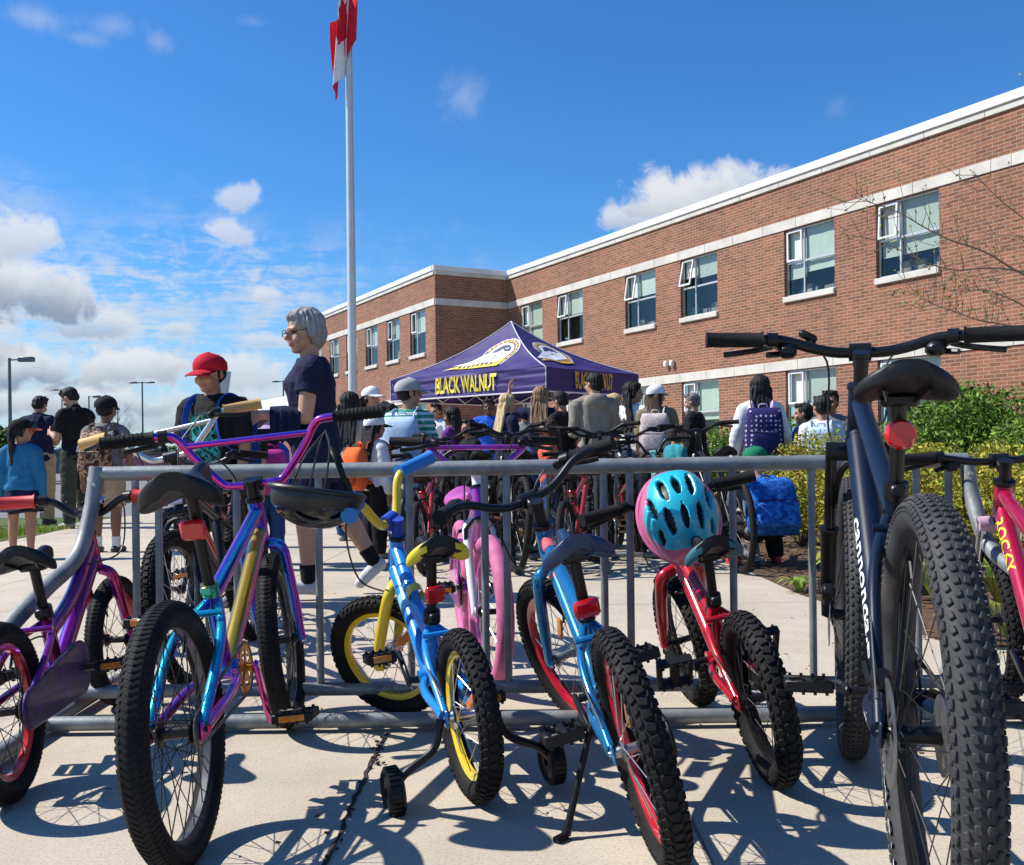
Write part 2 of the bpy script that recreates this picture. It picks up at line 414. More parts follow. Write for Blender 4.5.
def blades(name, n, area, h, mats, label=None, w=0.006, kind='stuff', lean=0.5):
    mb_v = []; mb_f = []; mi = []
    for i in range(n):
        x, y = area(); z = gz(x, y); a = random.uniform(0, 2 * pi); hh = h * random.uniform(0.5, 1.2); L = random.uniform(0, lean) * hh
        dx_, dy_ = cos(a) * w, sin(a) * w; lx, ly = cos(a + 1.5) * L, sin(a + 1.5) * L; o = len(mb_v)
        mb_v += [(x - dx_, y - dy_, z), (x + dx_, y + dy_, z), (x + dx_ * .6 + lx * .4, y + dy_ * .6 + ly * .4, z + hh * .6), (x - dx_ * .6 + lx * .4, y - dy_ * .6 + ly * .4, z + hh * .6), (x + lx, y + ly, z + hh)]
        mb_f += [(o, o + 1, o + 2, o + 3), (o + 3, o + 2, o + 4)]; k = random.randrange(len(mats)); mi += [k, k]
    me = bpy.data.meshes.new(name); me.from_pydata(mb_v, [], mb_f)
    for m_ in mats: me.materials.append(m_)
    me.polygons.foreach_set('material_index', mi); o = link(name, me); o['kind'] = kind
    if label: o['label'] = label
    return o
def leafmat(name, col, trans=0.25, var=0.35):
    m = bpy.data.materials.new(name); m.use_nodes = True; q = G(m.node_tree); b = m.node_tree.nodes['Principled BSDF']
    t = q.n('ShaderNodeTexCoord'); gi = q.n('ShaderNodeNewGeometry')
    r = q.math('ADD', q.math('MULTIPLY', gi.outputs['Random Per Island'], 0.7), q.math('MULTIPLY', q.noise(t.outputs['Object'], 3.0, 3), 0.3))
    c = q.ramp(r, [(0.15, tuple(x * (1 - var) for x in col)), (0.5, col), (0.85, tuple(min(1, x * (1 + var)) for x in col))])
    q.l(c, b.inputs['Base Color']); b.inputs['Roughness'].default_value = 0.6; b.inputs['Specular IOR Level'].default_value = 0.3
    tr = q.n('ShaderNodeBsdfTranslucent'); q.l(c, tr.inputs[0]); mx = q.n('ShaderNodeMixShader'); mx.inputs[0].default_value = trans
    q.l(b.outputs[0], mx.inputs[1]); q.l(tr.outputs[0], mx.inputs[2]); q.l(mx.outputs[0], m.node_tree.nodes['Material Output'].inputs[0])
    return m
ML_G = leafmat('leaf_green', (0.12, 0.22, 0.025)); ML_G2 = leafmat('leaf_fresh_green', (0.20, 0.31, 0.04)); ML_Y = leafmat('leaf_gold', (0.56, 0.45, 0.06)); ML_YG = leafmat('leaf_lime', (0.38, 0.37, 0.05)); ML_BR = leafmat('leaf_rust', (0.34, 0.24, 0.05)); ML_D = leafmat('leaf_dark', (0.055, 0.10, 0.02))
blades('lawn_grass', 9000, lambda: (random.uniform(-9.5, -5.5), random.uniform(10.25, 12.5)), 0.07, [ML_G2, ML_YG, ML_G], 'short bright green grass strip beside the plaza')
# mulch chips
def chips(name, n, area, mats, s=0.03, label=None):
    mb = MB()
    for i in range(n):
        x, y = area(); r = Matrix.Rotation(random.uniform(0, pi), 3, 'Z') @ Matrix.Rotation(random.uniform(-.5, .5), 3, 'X')
        mb.box((x, y, gz(x, y) + 0.008 + random.uniform(0, .008)), (s * random.uniform(.5, 1.4), s * random.uniform(.2, .45), s * .2), r, m=random.randrange(len(mats)))
    o = mb.build(name, mats, smooth=False); o['kind'] = 'stuff'; o['label'] = label; return o
M_CH1 = cm('bark_brown', (0.15, 0.085, 0.05), rough=.9); M_CH2 = cm('bark_pale', (0.27, 0.19, 0.12), rough=.9); M_CH3 = cm('leaf_litter', (0.2, 0.1, 0.04), rough=.9)
def bedpt():
    while True:
        y = random.uniform(4.0, 13.5); x = random.uniform(1.15, 4.5)
        if y > 8.6 and x < 1.1 + (y - 9) * .33: continue
        if x < (1.6 if y < 8.4 else 1.1): continue
        return x, y
chips('mulch_chips', 2600, bedpt, [M_CH1, M_CH2, M_CH3], label='brown bark mulch chips covering the planting bed')
chips('fallen_litter', 190, lambda: (random.uniform(-2.4, 1.75), random.uniform(1.3, 6.5)), [M_CH1, M_CH3], 0.011, label='small dry leaf scraps scattered on the concrete')
# the open joint between two slabs
mb = MB(); pl = []; y = 1.2
while y < 2.78: pl.append((-0.362 + random.uniform(-.004, .004) + (0.03 * (y - 2.45) if y > 2.45 else 0), y, random.uniform(.003, .006))); y += 0.035
for i in range(len(pl) - 1):
    a, b_ = pl[i], pl[i + 1]
    mb.quad((a[0] - a[2], a[1], .003), (a[0] + a[2], a[1], .003), (b_[0] + b_[2], b_[1], .003), (b_[0] - b_[2], b_[1], .003))
for i in range(36):
    x = -0.36 + random.gauss(0, .009); y = random.choice((random.uniform(2.45, 2.72), random.uniform(1.5, 2.7)))
    mb.box((x, y, .005), (random.uniform(.003, .013), random.uniform(.002, .007), .004), Matrix.Rotation(random.uniform(0, 3), 3, 'Z'))
o = mb.build('slab_joint', cm('joint_dirt', (0.035, 0.025, 0.02), rough=.95), smooth=False); o['kind'] = 'structure'

# ------------------------------------------------------------------ school building
BP = V3((4.03, 31.5, 0)); BD = V3((-0.537, 1.0, 0)).normalized(); BN = V3((-BD.y, BD.x, 0))      # BN: outward normal of the long facade
BASE = -0.30; ROOF = 7.85
def t_at(px, origin):
    """distance along the facade line (from origin, direction BD) of pixel column px near eye height"""
    k = (px - PX0) / FPX
    return (k * origin.y - origin.x) / (BD.x - k * BD.y)
tc_ = t_at(509.5, BP); INN = BP + BD * tc_            # inner corner
OUT = INN + BN * 3.1                                    # outer corner of the far wing
RE = -tc_ - t_at(1024, BP) * -1
def brick_mat(name, flip=False):
    m = bpy.data.materials.new(name); m.use_nodes = True; q = G(m.node_tree); b = m.node_tree.nodes['Principled BSDF']
    t = q.n('ShaderNodeTexCoord'); s_ = q.n('ShaderNodeSeparateXYZ'); q.l(t.outputs['Object'], s_.inputs[0])
    c_ = q.n('ShaderNodeCombineXYZ'); q.l(q.math('ADD', s_.outputs[0], s_.outputs[1]), c_.inputs[0]); q.l(s_.outputs[2], c_.inputs[1])
    br = q.n('ShaderNodeTexBrick'); q.l(c_.outputs[0], br.inputs['Vector'])
    br.inputs['Scale'].default_value = 1.0; br.inputs['Brick Width'].default_value = 0.27; br.inputs['Row Height'].default_value = 0.079
    br.inputs['Mortar Size'].default_value = 0.0085; br.inputs['Mortar Smooth'].default_value = 0.25; br.inputs['Bias'].default_value = -0.15
    br.inputs['Color1'].default_value = (0.295, 0.120, 0.071, 1); br.inputs['Color2'].default_value = (0.165, 0.076, 0.050, 1); br.inputs['Mortar'].default_value = (0.37, 0.29, 0.215, 1)
    n1 = q.noise(c_.outputs[0], 0.45, 5, 0.6); n2 = q.noise(c_.outputs[0], 5.5, 4, 0.7)
    v_ = q.ramp(q.math('ADD', q.math('MULTIPLY', n1, .5), q.math('MULTIPLY', n2, .5)), [(0.35, (0.80, 0.80, 0.82)), (0.65, (1.18, 1.14, 1.1))])
    c = q.mix(1.0, br.outputs['Color'], v_, 'MULTIPLY')
    sv = q.n('ShaderNodeMapping'); sv.inputs['Scale'].default_value = (1.6, .16, 1); q.l(c_.outputs[0], sv.inputs[0]); streak = q.smooth(q.noise(sv.outputs[0], 1.0, 6, .7), .56, .74); c = q.mix(q.math('MULTIPLY', streak, .30), c, (.10, .062, .045, 1))
    ef = q.smooth(q.noise(c_.outputs[0], 1.7, 7, .75, .6), .62, .75); c = q.mix(q.math('MULTIPLY', ef, .28), c, (.48, .40, .32, 1))
    q.l(c, b.inputs['Base Color']); b.inputs['Roughness'].default_value = 0.88; b.inputs['Specular IOR Level'].default_value = 0.2
    bp = q.n('ShaderNodeBump'); bp.inputs['Strength'].default_value = 0.5; bp.inputs['Distance'].default_value = 0.012; bp.invert = True
    q.l(br.outputs['Fac'], bp.inputs['Height']); q.l(bp.outputs[0], b.inputs['Normal'])
    return m
M_BRICK = brick_mat('red_brick'); M_STONE = cm('limestone', (0.55, 0.52, 0.46), rough=.85, scale=1.6, var=.16, bump=.1, dirt=.35, dcol=(.25, .22, .18, 1)); M_CAP = cm('white_coping', (0.72, 0.71, 0.68), rough=.4, scale=.9, var=.10, dirt=.25, dcol=(.36, .33, .29, 1))
M_ALU = cm('anodised_frame', (0.55, 0.56, 0.55), rough=.35, metal=.4, var=.05); M_ALUW = cm('white_sash', (0.72, 0.73, 0.72), rough=.4, var=.04)
M_BLIND = cm('roller_blind', (0.56, 0.63, 0.56), rough=.85, var=.08, scale=.8); M_BLIND2 = cm('roller_blind_grey', (0.48, 0.53, 0.48), rough=.85, var=.08, scale=.8); M_BLIND3 = cm('roller_blind_pale', (0.64, 0.68, 0.61), rough=.85, var=.08, scale=.8); M_ROOM = cm('dim_room', (0.05, 0.065, 0.07), rough=.9, scale=1.2, var=.6); M_ROOM2 = cm('classroom_things', (0.30, 0.29, 0.25), rough=.9, scale=2.2, var=.8)
def glass_mat():
    m = bpy.data.materials.new('window_glass'); m.use_nodes = True; q = G(m.node_tree); nt = m.node_tree; nt.nodes.remove(nt.nodes['Principled BSDF'])
    tr = q.n('ShaderNodeBsdfTransparent'); tr.inputs[0].default_value = (0.82, 0.87, 0.83, 1); gl = q.n('ShaderNodeBsdfGlossy'); gl.inputs['Roughness'].default_value = 0.02; gl.inputs[0].default_value = (.9, .95, .95, 1)
    t = q.n('ShaderNodeTexCoord'); bp = q.n('ShaderNodeBump'); bp.inputs['Strength'].default_value = 0.08; bp.inputs['Distance'].default_value = .05; q.l(q.noise(t.outputs['Object'], .9, 2), bp.inputs['Height']); q.l(bp.outputs[0], gl.inputs['Normal'])
    fr = q.n('ShaderNodeLayerWeight'); fc = q.math('POWER', fr.outputs['Facing'], 3.5)
    mx = q.n('ShaderNodeMixShader'); q.l(q.math('MULTIPLY_ADD', fc, 0.7, 0.05, clamp=True), mx.inputs[0]); q.l(tr.outputs[0], mx.inputs[1]); q.l(gl.outputs[0], mx.inputs[2]); q.l(mx.outputs[0], nt.nodes['Material Output'].inputs[0])
    return m
M_GLASS = glass_mat()
school = empty('school_building', (INN.x, INN.y, 0), label='two storey red brick school with pale stone bands and square windows', cat='building')

def wallframe(origin, d):
    """local x runs along d, local y points INTO the building, z up"""
    d = V3(d).normalized(); inn = V3((-d.y, d.x, 0))
    T = Matrix(((d.x, inn.x, 0, origin.x), (d.y, inn.y, 0, origin.y), (0, 0, 1, 0), (0, 0, 0, 1)))
    return Matrix.Translation(-V3((INN.x, INN.y, 0))) @ T
def wall(name, T, L, z0, z1, openings, depth=0.16):
    us = sorted({0, L} | {o[0] for o in openings} | {o[1] for o in openings}); zs = sorted({z0, z1} | {o[2] for o in openings} | {o[3] for o in openings})
    mb = MB()
    for i in range(len(us) - 1):
        for j in range(len(zs) - 1):
            cu_, cz = (us[i] + us[i + 1]) / 2, (zs[j] + zs[j + 1]) / 2
            if any(o[0] < cu_ < o[1] and o[2] < cz < o[3] for o in openings): continue
            mb.quad((us[i], 0, zs[j]), (us[i + 1], 0, zs[j]), (us[i + 1], 0, zs[j + 1]), (us[i], 0, zs[j + 1]))
    for (a, b_, c, d_) in openings:
        mb.quad((a, 0, c), (a, depth, c), (a, depth, d_), (a, 0, d_)); mb.quad((b_, 0, c), (b_, 0, d_), (b_, depth, d_), (b_, depth, c))
        mb.quad((a, 0, c), (b_, 0, c), (b_, depth, c), (a, depth, c)); mb.quad((a, 0, d_), (a, depth, d_), (b_, depth, d_), (b_, 0, d_))
    o = mb.build(name, M_BRICK, school, recalc=False, smooth=False); o.matrix_local = T; return o
def trim(name, T, L, z0, z1, out, m, a=0.0, step=None):
    mb = MB()
    if step:
        u = a
        while u < L - 0.02:
            e = min(u + step, L); mb.box(((u + e) / 2, -out / 2 + .01, (z0 + z1) / 2), (e - u - 0.008, out + .02, z1 - z0), b=.006); u = e
    else: mb.box(((a + L) / 2, -out / 2 + .01, (z0 + z1) / 2), (L - a, out + .02, z1 - z0), b=.01)
    o = mb.build(name, m, school, smooth=False); o.matrix_local = T; return o
def window(T, u0, u1, z0, z1, blind=0.6, mirror=False, open_=0.0, low=False):
    W = u1 - u0; H_ = z1 - z0; f = .045; D = .085
    mb = MB(); xm = u0 + W * (0.36 if not mirror else 0.64); zm = z0 + H_ * 0.5
    e = .004
    for (x0, x1, a, b_) in ((u0 + e, u0 + f, z0 + e, z1 - e), (u1 - f, u1 - e, z0 + e, z1 - e), (u0 + f + .001, u1 - f - .001, z0 + e, z0 + f), (u0 + f + .001, u1 - f - .001, z1 - f, z1 - e), (xm - f * .55, xm + f * .55, z0 + f + .001, z1 - f - .001), (u0 + f + .002, xm - f * .55 - .001, zm - f * .6, zm + f * .6), (xm + f * .55 + .001, u1 - f - .002, zm - f * .6, zm + f * .6)):
        mb.box(((x0 + x1) / 2, D + .03, (a + b_) / 2), (x1 - x0, .06, b_ - a), b=.006)
    fr = mb.build('window', M_ALU, school, smooth=False); fr.matrix_local = T
    x0, x1 = u0 + f + .006, xm - f * .55 - .006
    if mirror: x0, x1 = xm + f * .55 + .006, u1 - f - .006
    mb = MB(); a, b_ = zm + f * .6 + .005, z1 - f - .005; s = .05
    for (p, q_, c, d) in ((x0, x0 + s, a, b_), (x1 - s, x1, a, b_), (x0 + s + .001, x1 - s - .001, a, a + s), (x0 + s + .001, x1 - s - .001, b_ - s, b_)):
        mb.box(((p + q_) / 2, -.022, (c + d) / 2 - b_), (q_ - p, .045, d - c), b=.005)
    mb2 = MB(); mb2.quad((x0 + s, -.02, a + s - b_), (x1 - s, -.02, a + s - b_), (x1 - s, -.02, -s), (x0 + s, -.02, -s))
    sh = mb.build('sash', M_ALUW, fr, smooth=False); sh.matrix_local = Matrix.Translation((0, D - .004, b_)) @ Matrix.Rotation(-open_, 4, 'X')
    mb = MB(); y = D + .035
    for (p, q_, c, d) in ((u0 + f, xm, z0 + f, zm), (xm, u1 - f, z0 + f, zm), (xm, u1 - f, zm, z1 - f)) if not mirror else ((u0 + f, xm, z0 + f, zm), (xm, u1 - f, z0 + f, zm), (u0 + f, xm, zm, z1 - f)):
        mb.quad((p, y, c), (q_, y, c), (q_, y, d), (p, y, d))
    pn = mb.build('pane', M_GLASS, fr, recalc=False, smooth=False)
    mbs = MB(); mbs.v = [V3((v.x, v.y, v.z)) for v in mb2.v]; mbs.f = mb2.f; mbs.mi = mb2.mi
    # the sash glass turns with its sash, so it sits in the same mesh frame
    pg = mbs.build('sash_pane', M_GLASS, fr, recalc=False, smooth=False); pg.matrix_local = sh.matrix_local.copy()
    mb = MB(); zb = z1 - H_ * blind
    zb2 = zb + random.choice((0, .06, -.12, .2)) * (blind < .9); xq = xm
    for (pa0, pa1, zq) in ((u0 + .03, xq - .012, zb2), (xq + .012, u1 - .03, zb)):
        rows = [[V3((lerp(pa0, pa1, j / 6), D + .10 + .006 * sin(j * 2.1 + i), lerp(zq, z1 - .01, i / 3))) for j in range(7)] for i in range(4)]; mb = MB(); mb.loft(rows, closed=False); mb.box(((pa0 + pa1) / 2, D + .10, zq), (pa1 - pa0, .02, .03)); mb.build('blind', random.choice((M_BLIND, M_BLIND, M_BLIND2, M_BLIND3)), fr, smooth=False)
    mb = MB(); mb.quad((u0 - .4, .75, z0 - .4), (u1 + .4, .75, z0 - .4), (u1 + .4, .75, z1 + .4), (u0 - .4, .75, z1 + .4))  # dark backing plane: the room's dimness is put into its colour
    for k in range(5):
        w_ = random.uniform(.1, .35); h_ = random.uniform(.1, .5); u_ = random.uniform(u0, u1 - w_); mb.box((u_ + w_ / 2, D + .35, z0 + h_ / 2), (w_, .1, h_), m=1)
    mb.build('interior', [M_ROOM, M_ROOM2], fr, smooth=False)
    mb = MB(); mb.box(((u0 + u1) / 2, -.015, z0 - .075), (W + .03, .11, .145), b=.012); mb.build('sill', M_STONE, fr, smooth=False)
# long facade: local x runs from the inner corner towards the camera
dR = -BD; TR = wallframe(INN, dR); LR = 44.0
def uR(px): return -(t_at(px, BP) - tc_)
Z1, Z2, ZL1, ZL2 = 4.72, 6.44, 1.02, 2.83
wins = [(522, 544), (559, 584.5), (627, 657.5), (682.5, 719.5), (786.5, 837), (878.5, 942)]
ops = []; spec = []
for i, (a, b_) in enumerate(wins):
    u0, u1 = uR(a), uR(b_); ops.append((u0, u1, Z1, Z2)); spec.append((u0, u1, Z1, Z2, (.97, .45, .42, .35, .66, .72)[i], (0, .1, .16, .2, 0, .06)[i]))
    ops.append((u0, u1, ZL1, ZL2)); spec.append((u0, u1, ZL1, ZL2, (.9, .7, .8, .62, .55, .6)[i], 0))
u = spec[-1][1]
for k in range(2):
    u0 = u + 2.2 + k * 4.2; ops += [(u0, u0 + 1.75, Z1, Z2), (u0, u0 + 1.75, ZL1, ZL2)]; spec += [(u0, u0 + 1.75, Z1, Z2, .6, 0), (u0, u0 + 1.75, ZL1, ZL2, .6, 0)]
wall('wall', TR, LR, BASE, ROOF - .26, ops)
for (a, b_, c, d, bl, op) in spec: window(TR, a, b_, c, d, bl, open_=op)
trim('stone_band', TR, LR, Z2 + .003, Z2 + .25, .03, M_STONE, .035, 1.2); trim('stone_band', TR, LR, ZL2 + .003, ZL2 + .26, .03, M_STONE, .035, 1.2)
trim('parapet_stone', TR, LR, ROOF - .26, ROOF - .12, .05, M_STONE, .06, 1.5); trim('parapet_coping', TR, LR, ROOF - .118, ROOF + .08, .09, M_CAP, .10)
# end wall of the far wing: from the inner corner outwards
TE = wallframe(OUT, -BN); wall('wall', TE, 3.1, BASE, ROOF - .26, [])
trim('stone_band', TE, 3.06, Z2 + .003, Z2 + .25, .03, M_STONE, 0.0, 1.03); trim('parapet_stone', TE, 3.05, ROOF - .26, ROOF - .12, .05, M_STONE, 0.0); trim('parapet_coping', TE, 3.0, ROOF - .118, ROOF + .08, .09, M_CAP, -.09)
# far wing facade: local x runs from its far end to the outer corner
tL1 = 16.6; FARC = OUT + BD * tL1; TL = wallframe(FARC, -BD)
def uL(px): return tL1 - t_at(px, OUT)
winsL = [(411.5, 427), (388, 401), (367, 379), (347.5, 358.5), (331, 340), (315, 322.5), (301, 308)]
opsL = []; specL = []
for i, (a, b_) in enumerate(winsL):
    u0, u1 = sorted((uL(a), uL(b_))); opsL += [(u0, u1, Z1, Z2), (u0, u1, ZL1, ZL2)]; specL += [(u0, u1, Z1, Z2, (.5, .45, .55, .6, .4, .5, .5)[i], 0), (u0, u1, ZL1, ZL2, .6, 0)]
wall('wall', TL, tL1, BASE, ROOF - .26, opsL)
for (a, b_, c, d, bl, op) in specL: window(TL, a, b_, c, d, bl)
trim('stone_band', TL, tL1 - .035, Z2 + .003, Z2 + .25, .03, M_STONE, 0, 1.2); trim('stone_band', TL, tL1 - .035, ZL2 + .003, ZL2 + .26, .03, M_STONE, 0, 1.2)
trim('parapet_stone', TL, tL1 - .055, ROOF - .26, ROOF - .12, .05, M_STONE, 0, 1.5); trim('parapet_coping', TL, tL1 - .095, ROOF - .118, ROOF + .08, .09, M_CAP, 0)
# far end and flat roof
TF = wallframe(FARC - BN * 18, BN); wall('wall', TF, 18, BASE, ROOF - .26, [])
mb = MB(); q0 = [FARC, OUT, INN, INN + dR * LR, INN + dR * LR - BN * 15, INN - BN * 15, FARC - BN * 18]
mb.add([V3((p.x - INN.x, p.y - INN.y, ROOF - .15)) for p in q0], [tuple(range(7))]); mb.build('roof', cm('roof_gravel', (.3, .29, .27), rough=.95), school, smooth=False)
# small fixture pair on the wall between the storeys
mb = MB()
for k in range(2): mb.box((uR(669) + k * .28, -.07, 3.43), (.13, .13, .17), b=.02)
o = mb.build('wall_fixture', M_CAP, school); o.matrix_local = TR

# low annexe with a white fascia far behind the wing
ax0 = FARC + BD * .05 - BN * 0.6
annex = empty('low_annexe', (ax0.x, ax0.y, 0), label='low flat roofed annexe with broad white fascia beyond the far brick wing', cat='building')
TA = Matrix.Translation(-V3((ax0.x, ax0.y, 0))) @ Matrix(((BD.x, -BN.x, 0, ax0.x), (BD.y, -BN.y, 0, ax0.y), (0, 0, 1, 0), (0, 0, 0, 1)))
mb = MB(); mb.box((14, 4, 1.5), (28, 8, 3.4)); o = mb.build('wall', M_BRICK, annex, smooth=False); o.matrix_local = TA
mb = MB(); mb.box((14, 3.9, 3.68), (29, 9.4, .9), b=.03); o = mb.build('roof_fascia', M_CAP, annex, smooth=False); o.matrix_local = TA

# ------------------------------------------------------------------ flagpole and flag
M_POLE = cm('brushed_pole', (0.60, 0.61, 0.60), rough=.35, metal=.2, scale=3, var=.08)
fpx = at(353.6, 452, 18.0); fg = gz(fpx.x, fpx.y)
pole = empty('flagpole', (fpx.x, fpx.y, fg), label='tall grey metal flagpole rising behind the woman with grey hair', cat='flagpole')
mb = MB(); mb.tube([(0, 0, 0), (0, 0, 4), (0, 0, 9), (0, 0, 11.2)], [.085, .078, .06, .048], 20); mb.build('pole', M_POLE, pole)
mb = MB(); mb.lathe([(.001, .0), (.2, 0), (.2, .02), (.13, .05), (.10, .12), (.086, .13), (.001, .13)], 24, ax='Z', closed=False); mb.build('base_collar', M_POLE, pole)
mb = MB(); mb.ell((0, 0, 11.3), (.09, .09, .09)); mb.build('finial', cm('gold_ball', (.7, .5, .15), metal=.9, rough=.3), pole)
mb = MB(); mb.tube([(.07, -.03, 1.2), (.075, -.04, 5), (.06, -.03, 9.2), (.06, -.02, 11.1)], .006, 5); mb.build('halyard', cm('halyard_rope', (.55, .53, .5)), pole)
mb = MB(); mb.box((.075, -.04, 9.12), (.05, .05, .14), b=.01); mb.tube([(.09, -.04, 9.05), (.13, -.05, 8.98), (.1, -.05, 8.92)], .012, 6); mb.build('pulley', cm('pulley_metal', (.3, .3, .3), metal=.7, rough=.4), pole)
LEAF = [(0, .5), (.07, .36), (.15, .40), (.115, .20), (.22, .30), (.245, .25), (.36, .26), (.32, .15), (.37, .12), (.2, -.03), (.22, -.10), (.02, -.075), (.02, -.3)]
LEAF = LEAF + [(-x, y) for x, y in LEAF[::-1] if x != 0]
def inpoly(x, y, P):
    c = False; j = len(P) - 1
    for i in range(len(P)):
        if (P[i][1] > y) != (P[j][1] > y) and x < (P[j][0] - P[i][0]) * (y - P[i][1]) / (P[j][1] - P[i][1]) + P[i][0]: c = not c
        j = i
    return c
mb = MB(); NU, NV = 96, 52; HO = 1.35
def flagp(u, v):
    z = 9.72 - (1 - v) * HO - u * 1.05 - .10 * sin(u * 3.1) ; x = .15 - .44 * u ** .75 + .055 * sin(u * 15 + v * 2.5) * (.3 + u) + .05 * v
    if u < .2: x += .11 * sin(u / .2 * pi) * v
    y_ = -.07 - .09 * sin(u * 11 + v * 1.6) - .05 * u
    return V3((x, y_, z))
for i in range(NU + 1):
    for j in range(NV + 1): mb.v.append(flagp(i / NU, j / NV))
for i in range(NU):
    for j in range(NV):
        a = i * (NV + 1) + j; mb.f.append((a, a + NV + 1, a + NV + 2, a + 1)); u_, v_ = (i + .5) / NU, (j + .5) / NV
        red = u_ < .25 or u_ > .75 or inpoly((u_ - .5) * 2, v_ - .5 - .04, LEAF); mb.mi.append(1 if red else 0)
fo = mb.build('flag', [cloth('flag_white', (.78, .78, .78)), cloth('flag_red', (.62, .015, .03))], None, recalc=False, angle=180)
fo.location = (fpx.x, fpx.y, fg); tag(fo, 'red and white maple leaf flag hanging limp from the flagpole', 'flag')

# ------------------------------------------------------------------ lamp posts far left
M_POST = cm('lamp_post_grey', (.16, .165, .17), rough=.5, metal=.3)
def lamp(px, pytop, Y, dbl, label, h=None):
    p = at(px, 450, Y); z0 = gz(p.x, Y); top = at(px, pytop, Y).z
    r = empty('lamp_post', (p.x, Y, z0), label=label, cat='street lamp', group='lamp posts around the car park'); H_ = top - z0
    mb = MB(); mb.tube([(0, 0, 0), (0, 0, H_)], [.13, .09] if not dbl else [.11, .07], 10); mb.build('pole', M_POST, r)
    mb = MB(); mb.box((0, 0, .25), (.4, .4, .5), b=.03); mb.build('pole_base', cm('cast_base', (.4, .39, .37)), r)
    for sgn in ((1,) if not dbl else (1, -1)):
        mb = MB(); mb.tube([(0, 0, H_ - .12), (sgn * .55, 0, H_ - .1)], .05, 8); a_ = mb.build('arm', M_POST, r)
        mb = MB(); mb.box((sgn * (1.05 if not dbl else .8), 0, H_ - .1), (.95 if not dbl else .7, .4, .3 if not dbl else .16), b=.04); mb.build('lamp_head', M_POST, r)
lamp(10.5, 358, 62, False, 'tall single headed lamp post at the far left edge of the car park')
lamp(143, 381.5, 95, True, 'slim double headed lamp post right of the boy with camouflage backpack')
lamp(284, 380.5, 105, True, 'slim double headed lamp post seen between red cap boy and woman')
lamp(62.5, 389, 120, True, 'distant lamp post between the two men in polo shirts')
lamp(89.5, 396, 130, False, 'distant lamp post between black polo man and boy with camouflage backpack')

# sign behind the boy
p = at(226, 470, 11.0); z0 = gz(p.x, 11)
sg = empty('sign_post', (p.x, 11.0, z0), label='grey back of a parking sign on a post behind the red cap boy', cat='sign')
mb = MB(); mb.box((0, 0, .95), (.05, .03, 1.9)); mb.build('post', M_POST, sg)
mb = MB(); mb.box((0, -.03, 1.66), (.12, .012, .28), Matrix.Rotation(radians(8), 3, 'Y'), b=.005); mb.build('sign_plate', cm('sign_back', (.42, .43, .43), metal=.6, rough=.45), sg)

# ------------------------------------------------------------------ vegetation
M_BARK = cm('bark', (.13, .10, .08), rough=.95, scale=30, var=.35, bump=.5)
def leafcloud(blobs, n, size, mats, density=1.0):
    """many leaf faces spread through lumpy volumes; blobs: (center, radii)"""
    vv = []; ff = []; mi = []; ws = [b[1][0] * b[1][1] * b[1][2] for b in blobs]; tot = sum(ws)
    for (c, r), w in zip(blobs, ws):
        for i in range(int(n * w / tot)):
            d = np.random.normal(size=3); d /= np.linalg.norm(d); rad = random.uniform(.35, 1.0) ** .5
            rad *= 1 + .16 * sin(d[0] * 7 + c[0] * 9) * sin(d[2] * 6 + c[1] * 5)
            p = V3((c[0] + d[0] * r[0] * rad, c[1] + d[1] * r[1] * rad, c[2] + d[2] * r[2] * rad))
            if p.z < .02: continue
            s = size * random.uniform(.6, 1.35); a = V3(np.random.normal(size=3)); a = (a + V3(d) * .6); a.normalize(); u = a.orthogonal().normalized(); u = Matrix.Rotation(random.uniform(0, 6.28), 3, a) @ u; w_ = a.cross(u)
            o = len(vv); vv += [p - u * s, p + w_ * s * .45 + a * s * .15, p + u * s, p - w_ * s * .45 + a * s * .15]; ff.append((o, o + 1, o + 2, o + 3)); mi.append(random.choices(range(len(mats)), [1 / (k + 1) for k in range(len(mats))])[0])
    me = bpy.data.meshes.new('foliage'); me.from_pydata([tuple(v) for v in vv], [], ff)
    for m_ in mats: me.materials.append(m_)
    me.polygons.foreach_set('material_index', mi); return me
def shrub(px, py_top, Y, width, mats, label, name='shrub', cat='shrub', n=6000, leaf=.03, group=None, hgt=None):
    p = at(px, 450, Y); z0 = gz(p.x, Y); H_ = (at(px, py_top, Y).z - z0) * 1.07 if hgt is None else hgt
    r = empty(name, (p.x, Y, z0), label=label, cat=cat, group=group)
    bl = []; k = 9
    for i in range(k):
        a = random.uniform(0, 2 * pi); q_ = random.uniform(.1, .62) * width / 2; zz = random.uniform(.3, .78) * H_
        rr = random.uniform(.26, .42) * width / 2; bl.append(((cos(a) * q_, sin(a) * q_ * .8, zz), (rr * 1.1, rr, min(rr, H_ - zz))))
    bl.append(((0, 0, H_ * .45), (width * .36, width * .32, H_ * .42))); bl.append(((width * .08, 0, H_ * .78), (width * .22, width * .2, H_ * .2)))
    link('foliage', leafcloud(bl, n, leaf, mats), r)
    mb = MB()
    for i in range(11):
        a = random.uniform(0, 2 * pi); e = V3((cos(a) * width * .3, sin(a) * width * .28, H_ * random.uniform(.35, .7))); mb.tube(crv([(cos(a) * .02, sin(a) * .02, 0), e * .45 + V3((0, 0, .05)), e], 3), [.014, .012, .011, .009, .007, .006, .004][:7] if False else .008, 5)
    mb.build('stem', M_BARK, r); return r
GR = [ML_G, ML_G2, ML_D]; YE = [ML_YG, ML_Y, ML_G2, ML_BR]
shrub(978, 391, 9.6, 2.3, GR, 'large bright green shrub against the brick wall at the right edge', n=15000, group='shrubs along the school wall')
shrub(918, 409, 10.6, 1.5, GR, 'green shrub just left of the largest green shrub', n=8000, group='shrubs along the school wall')
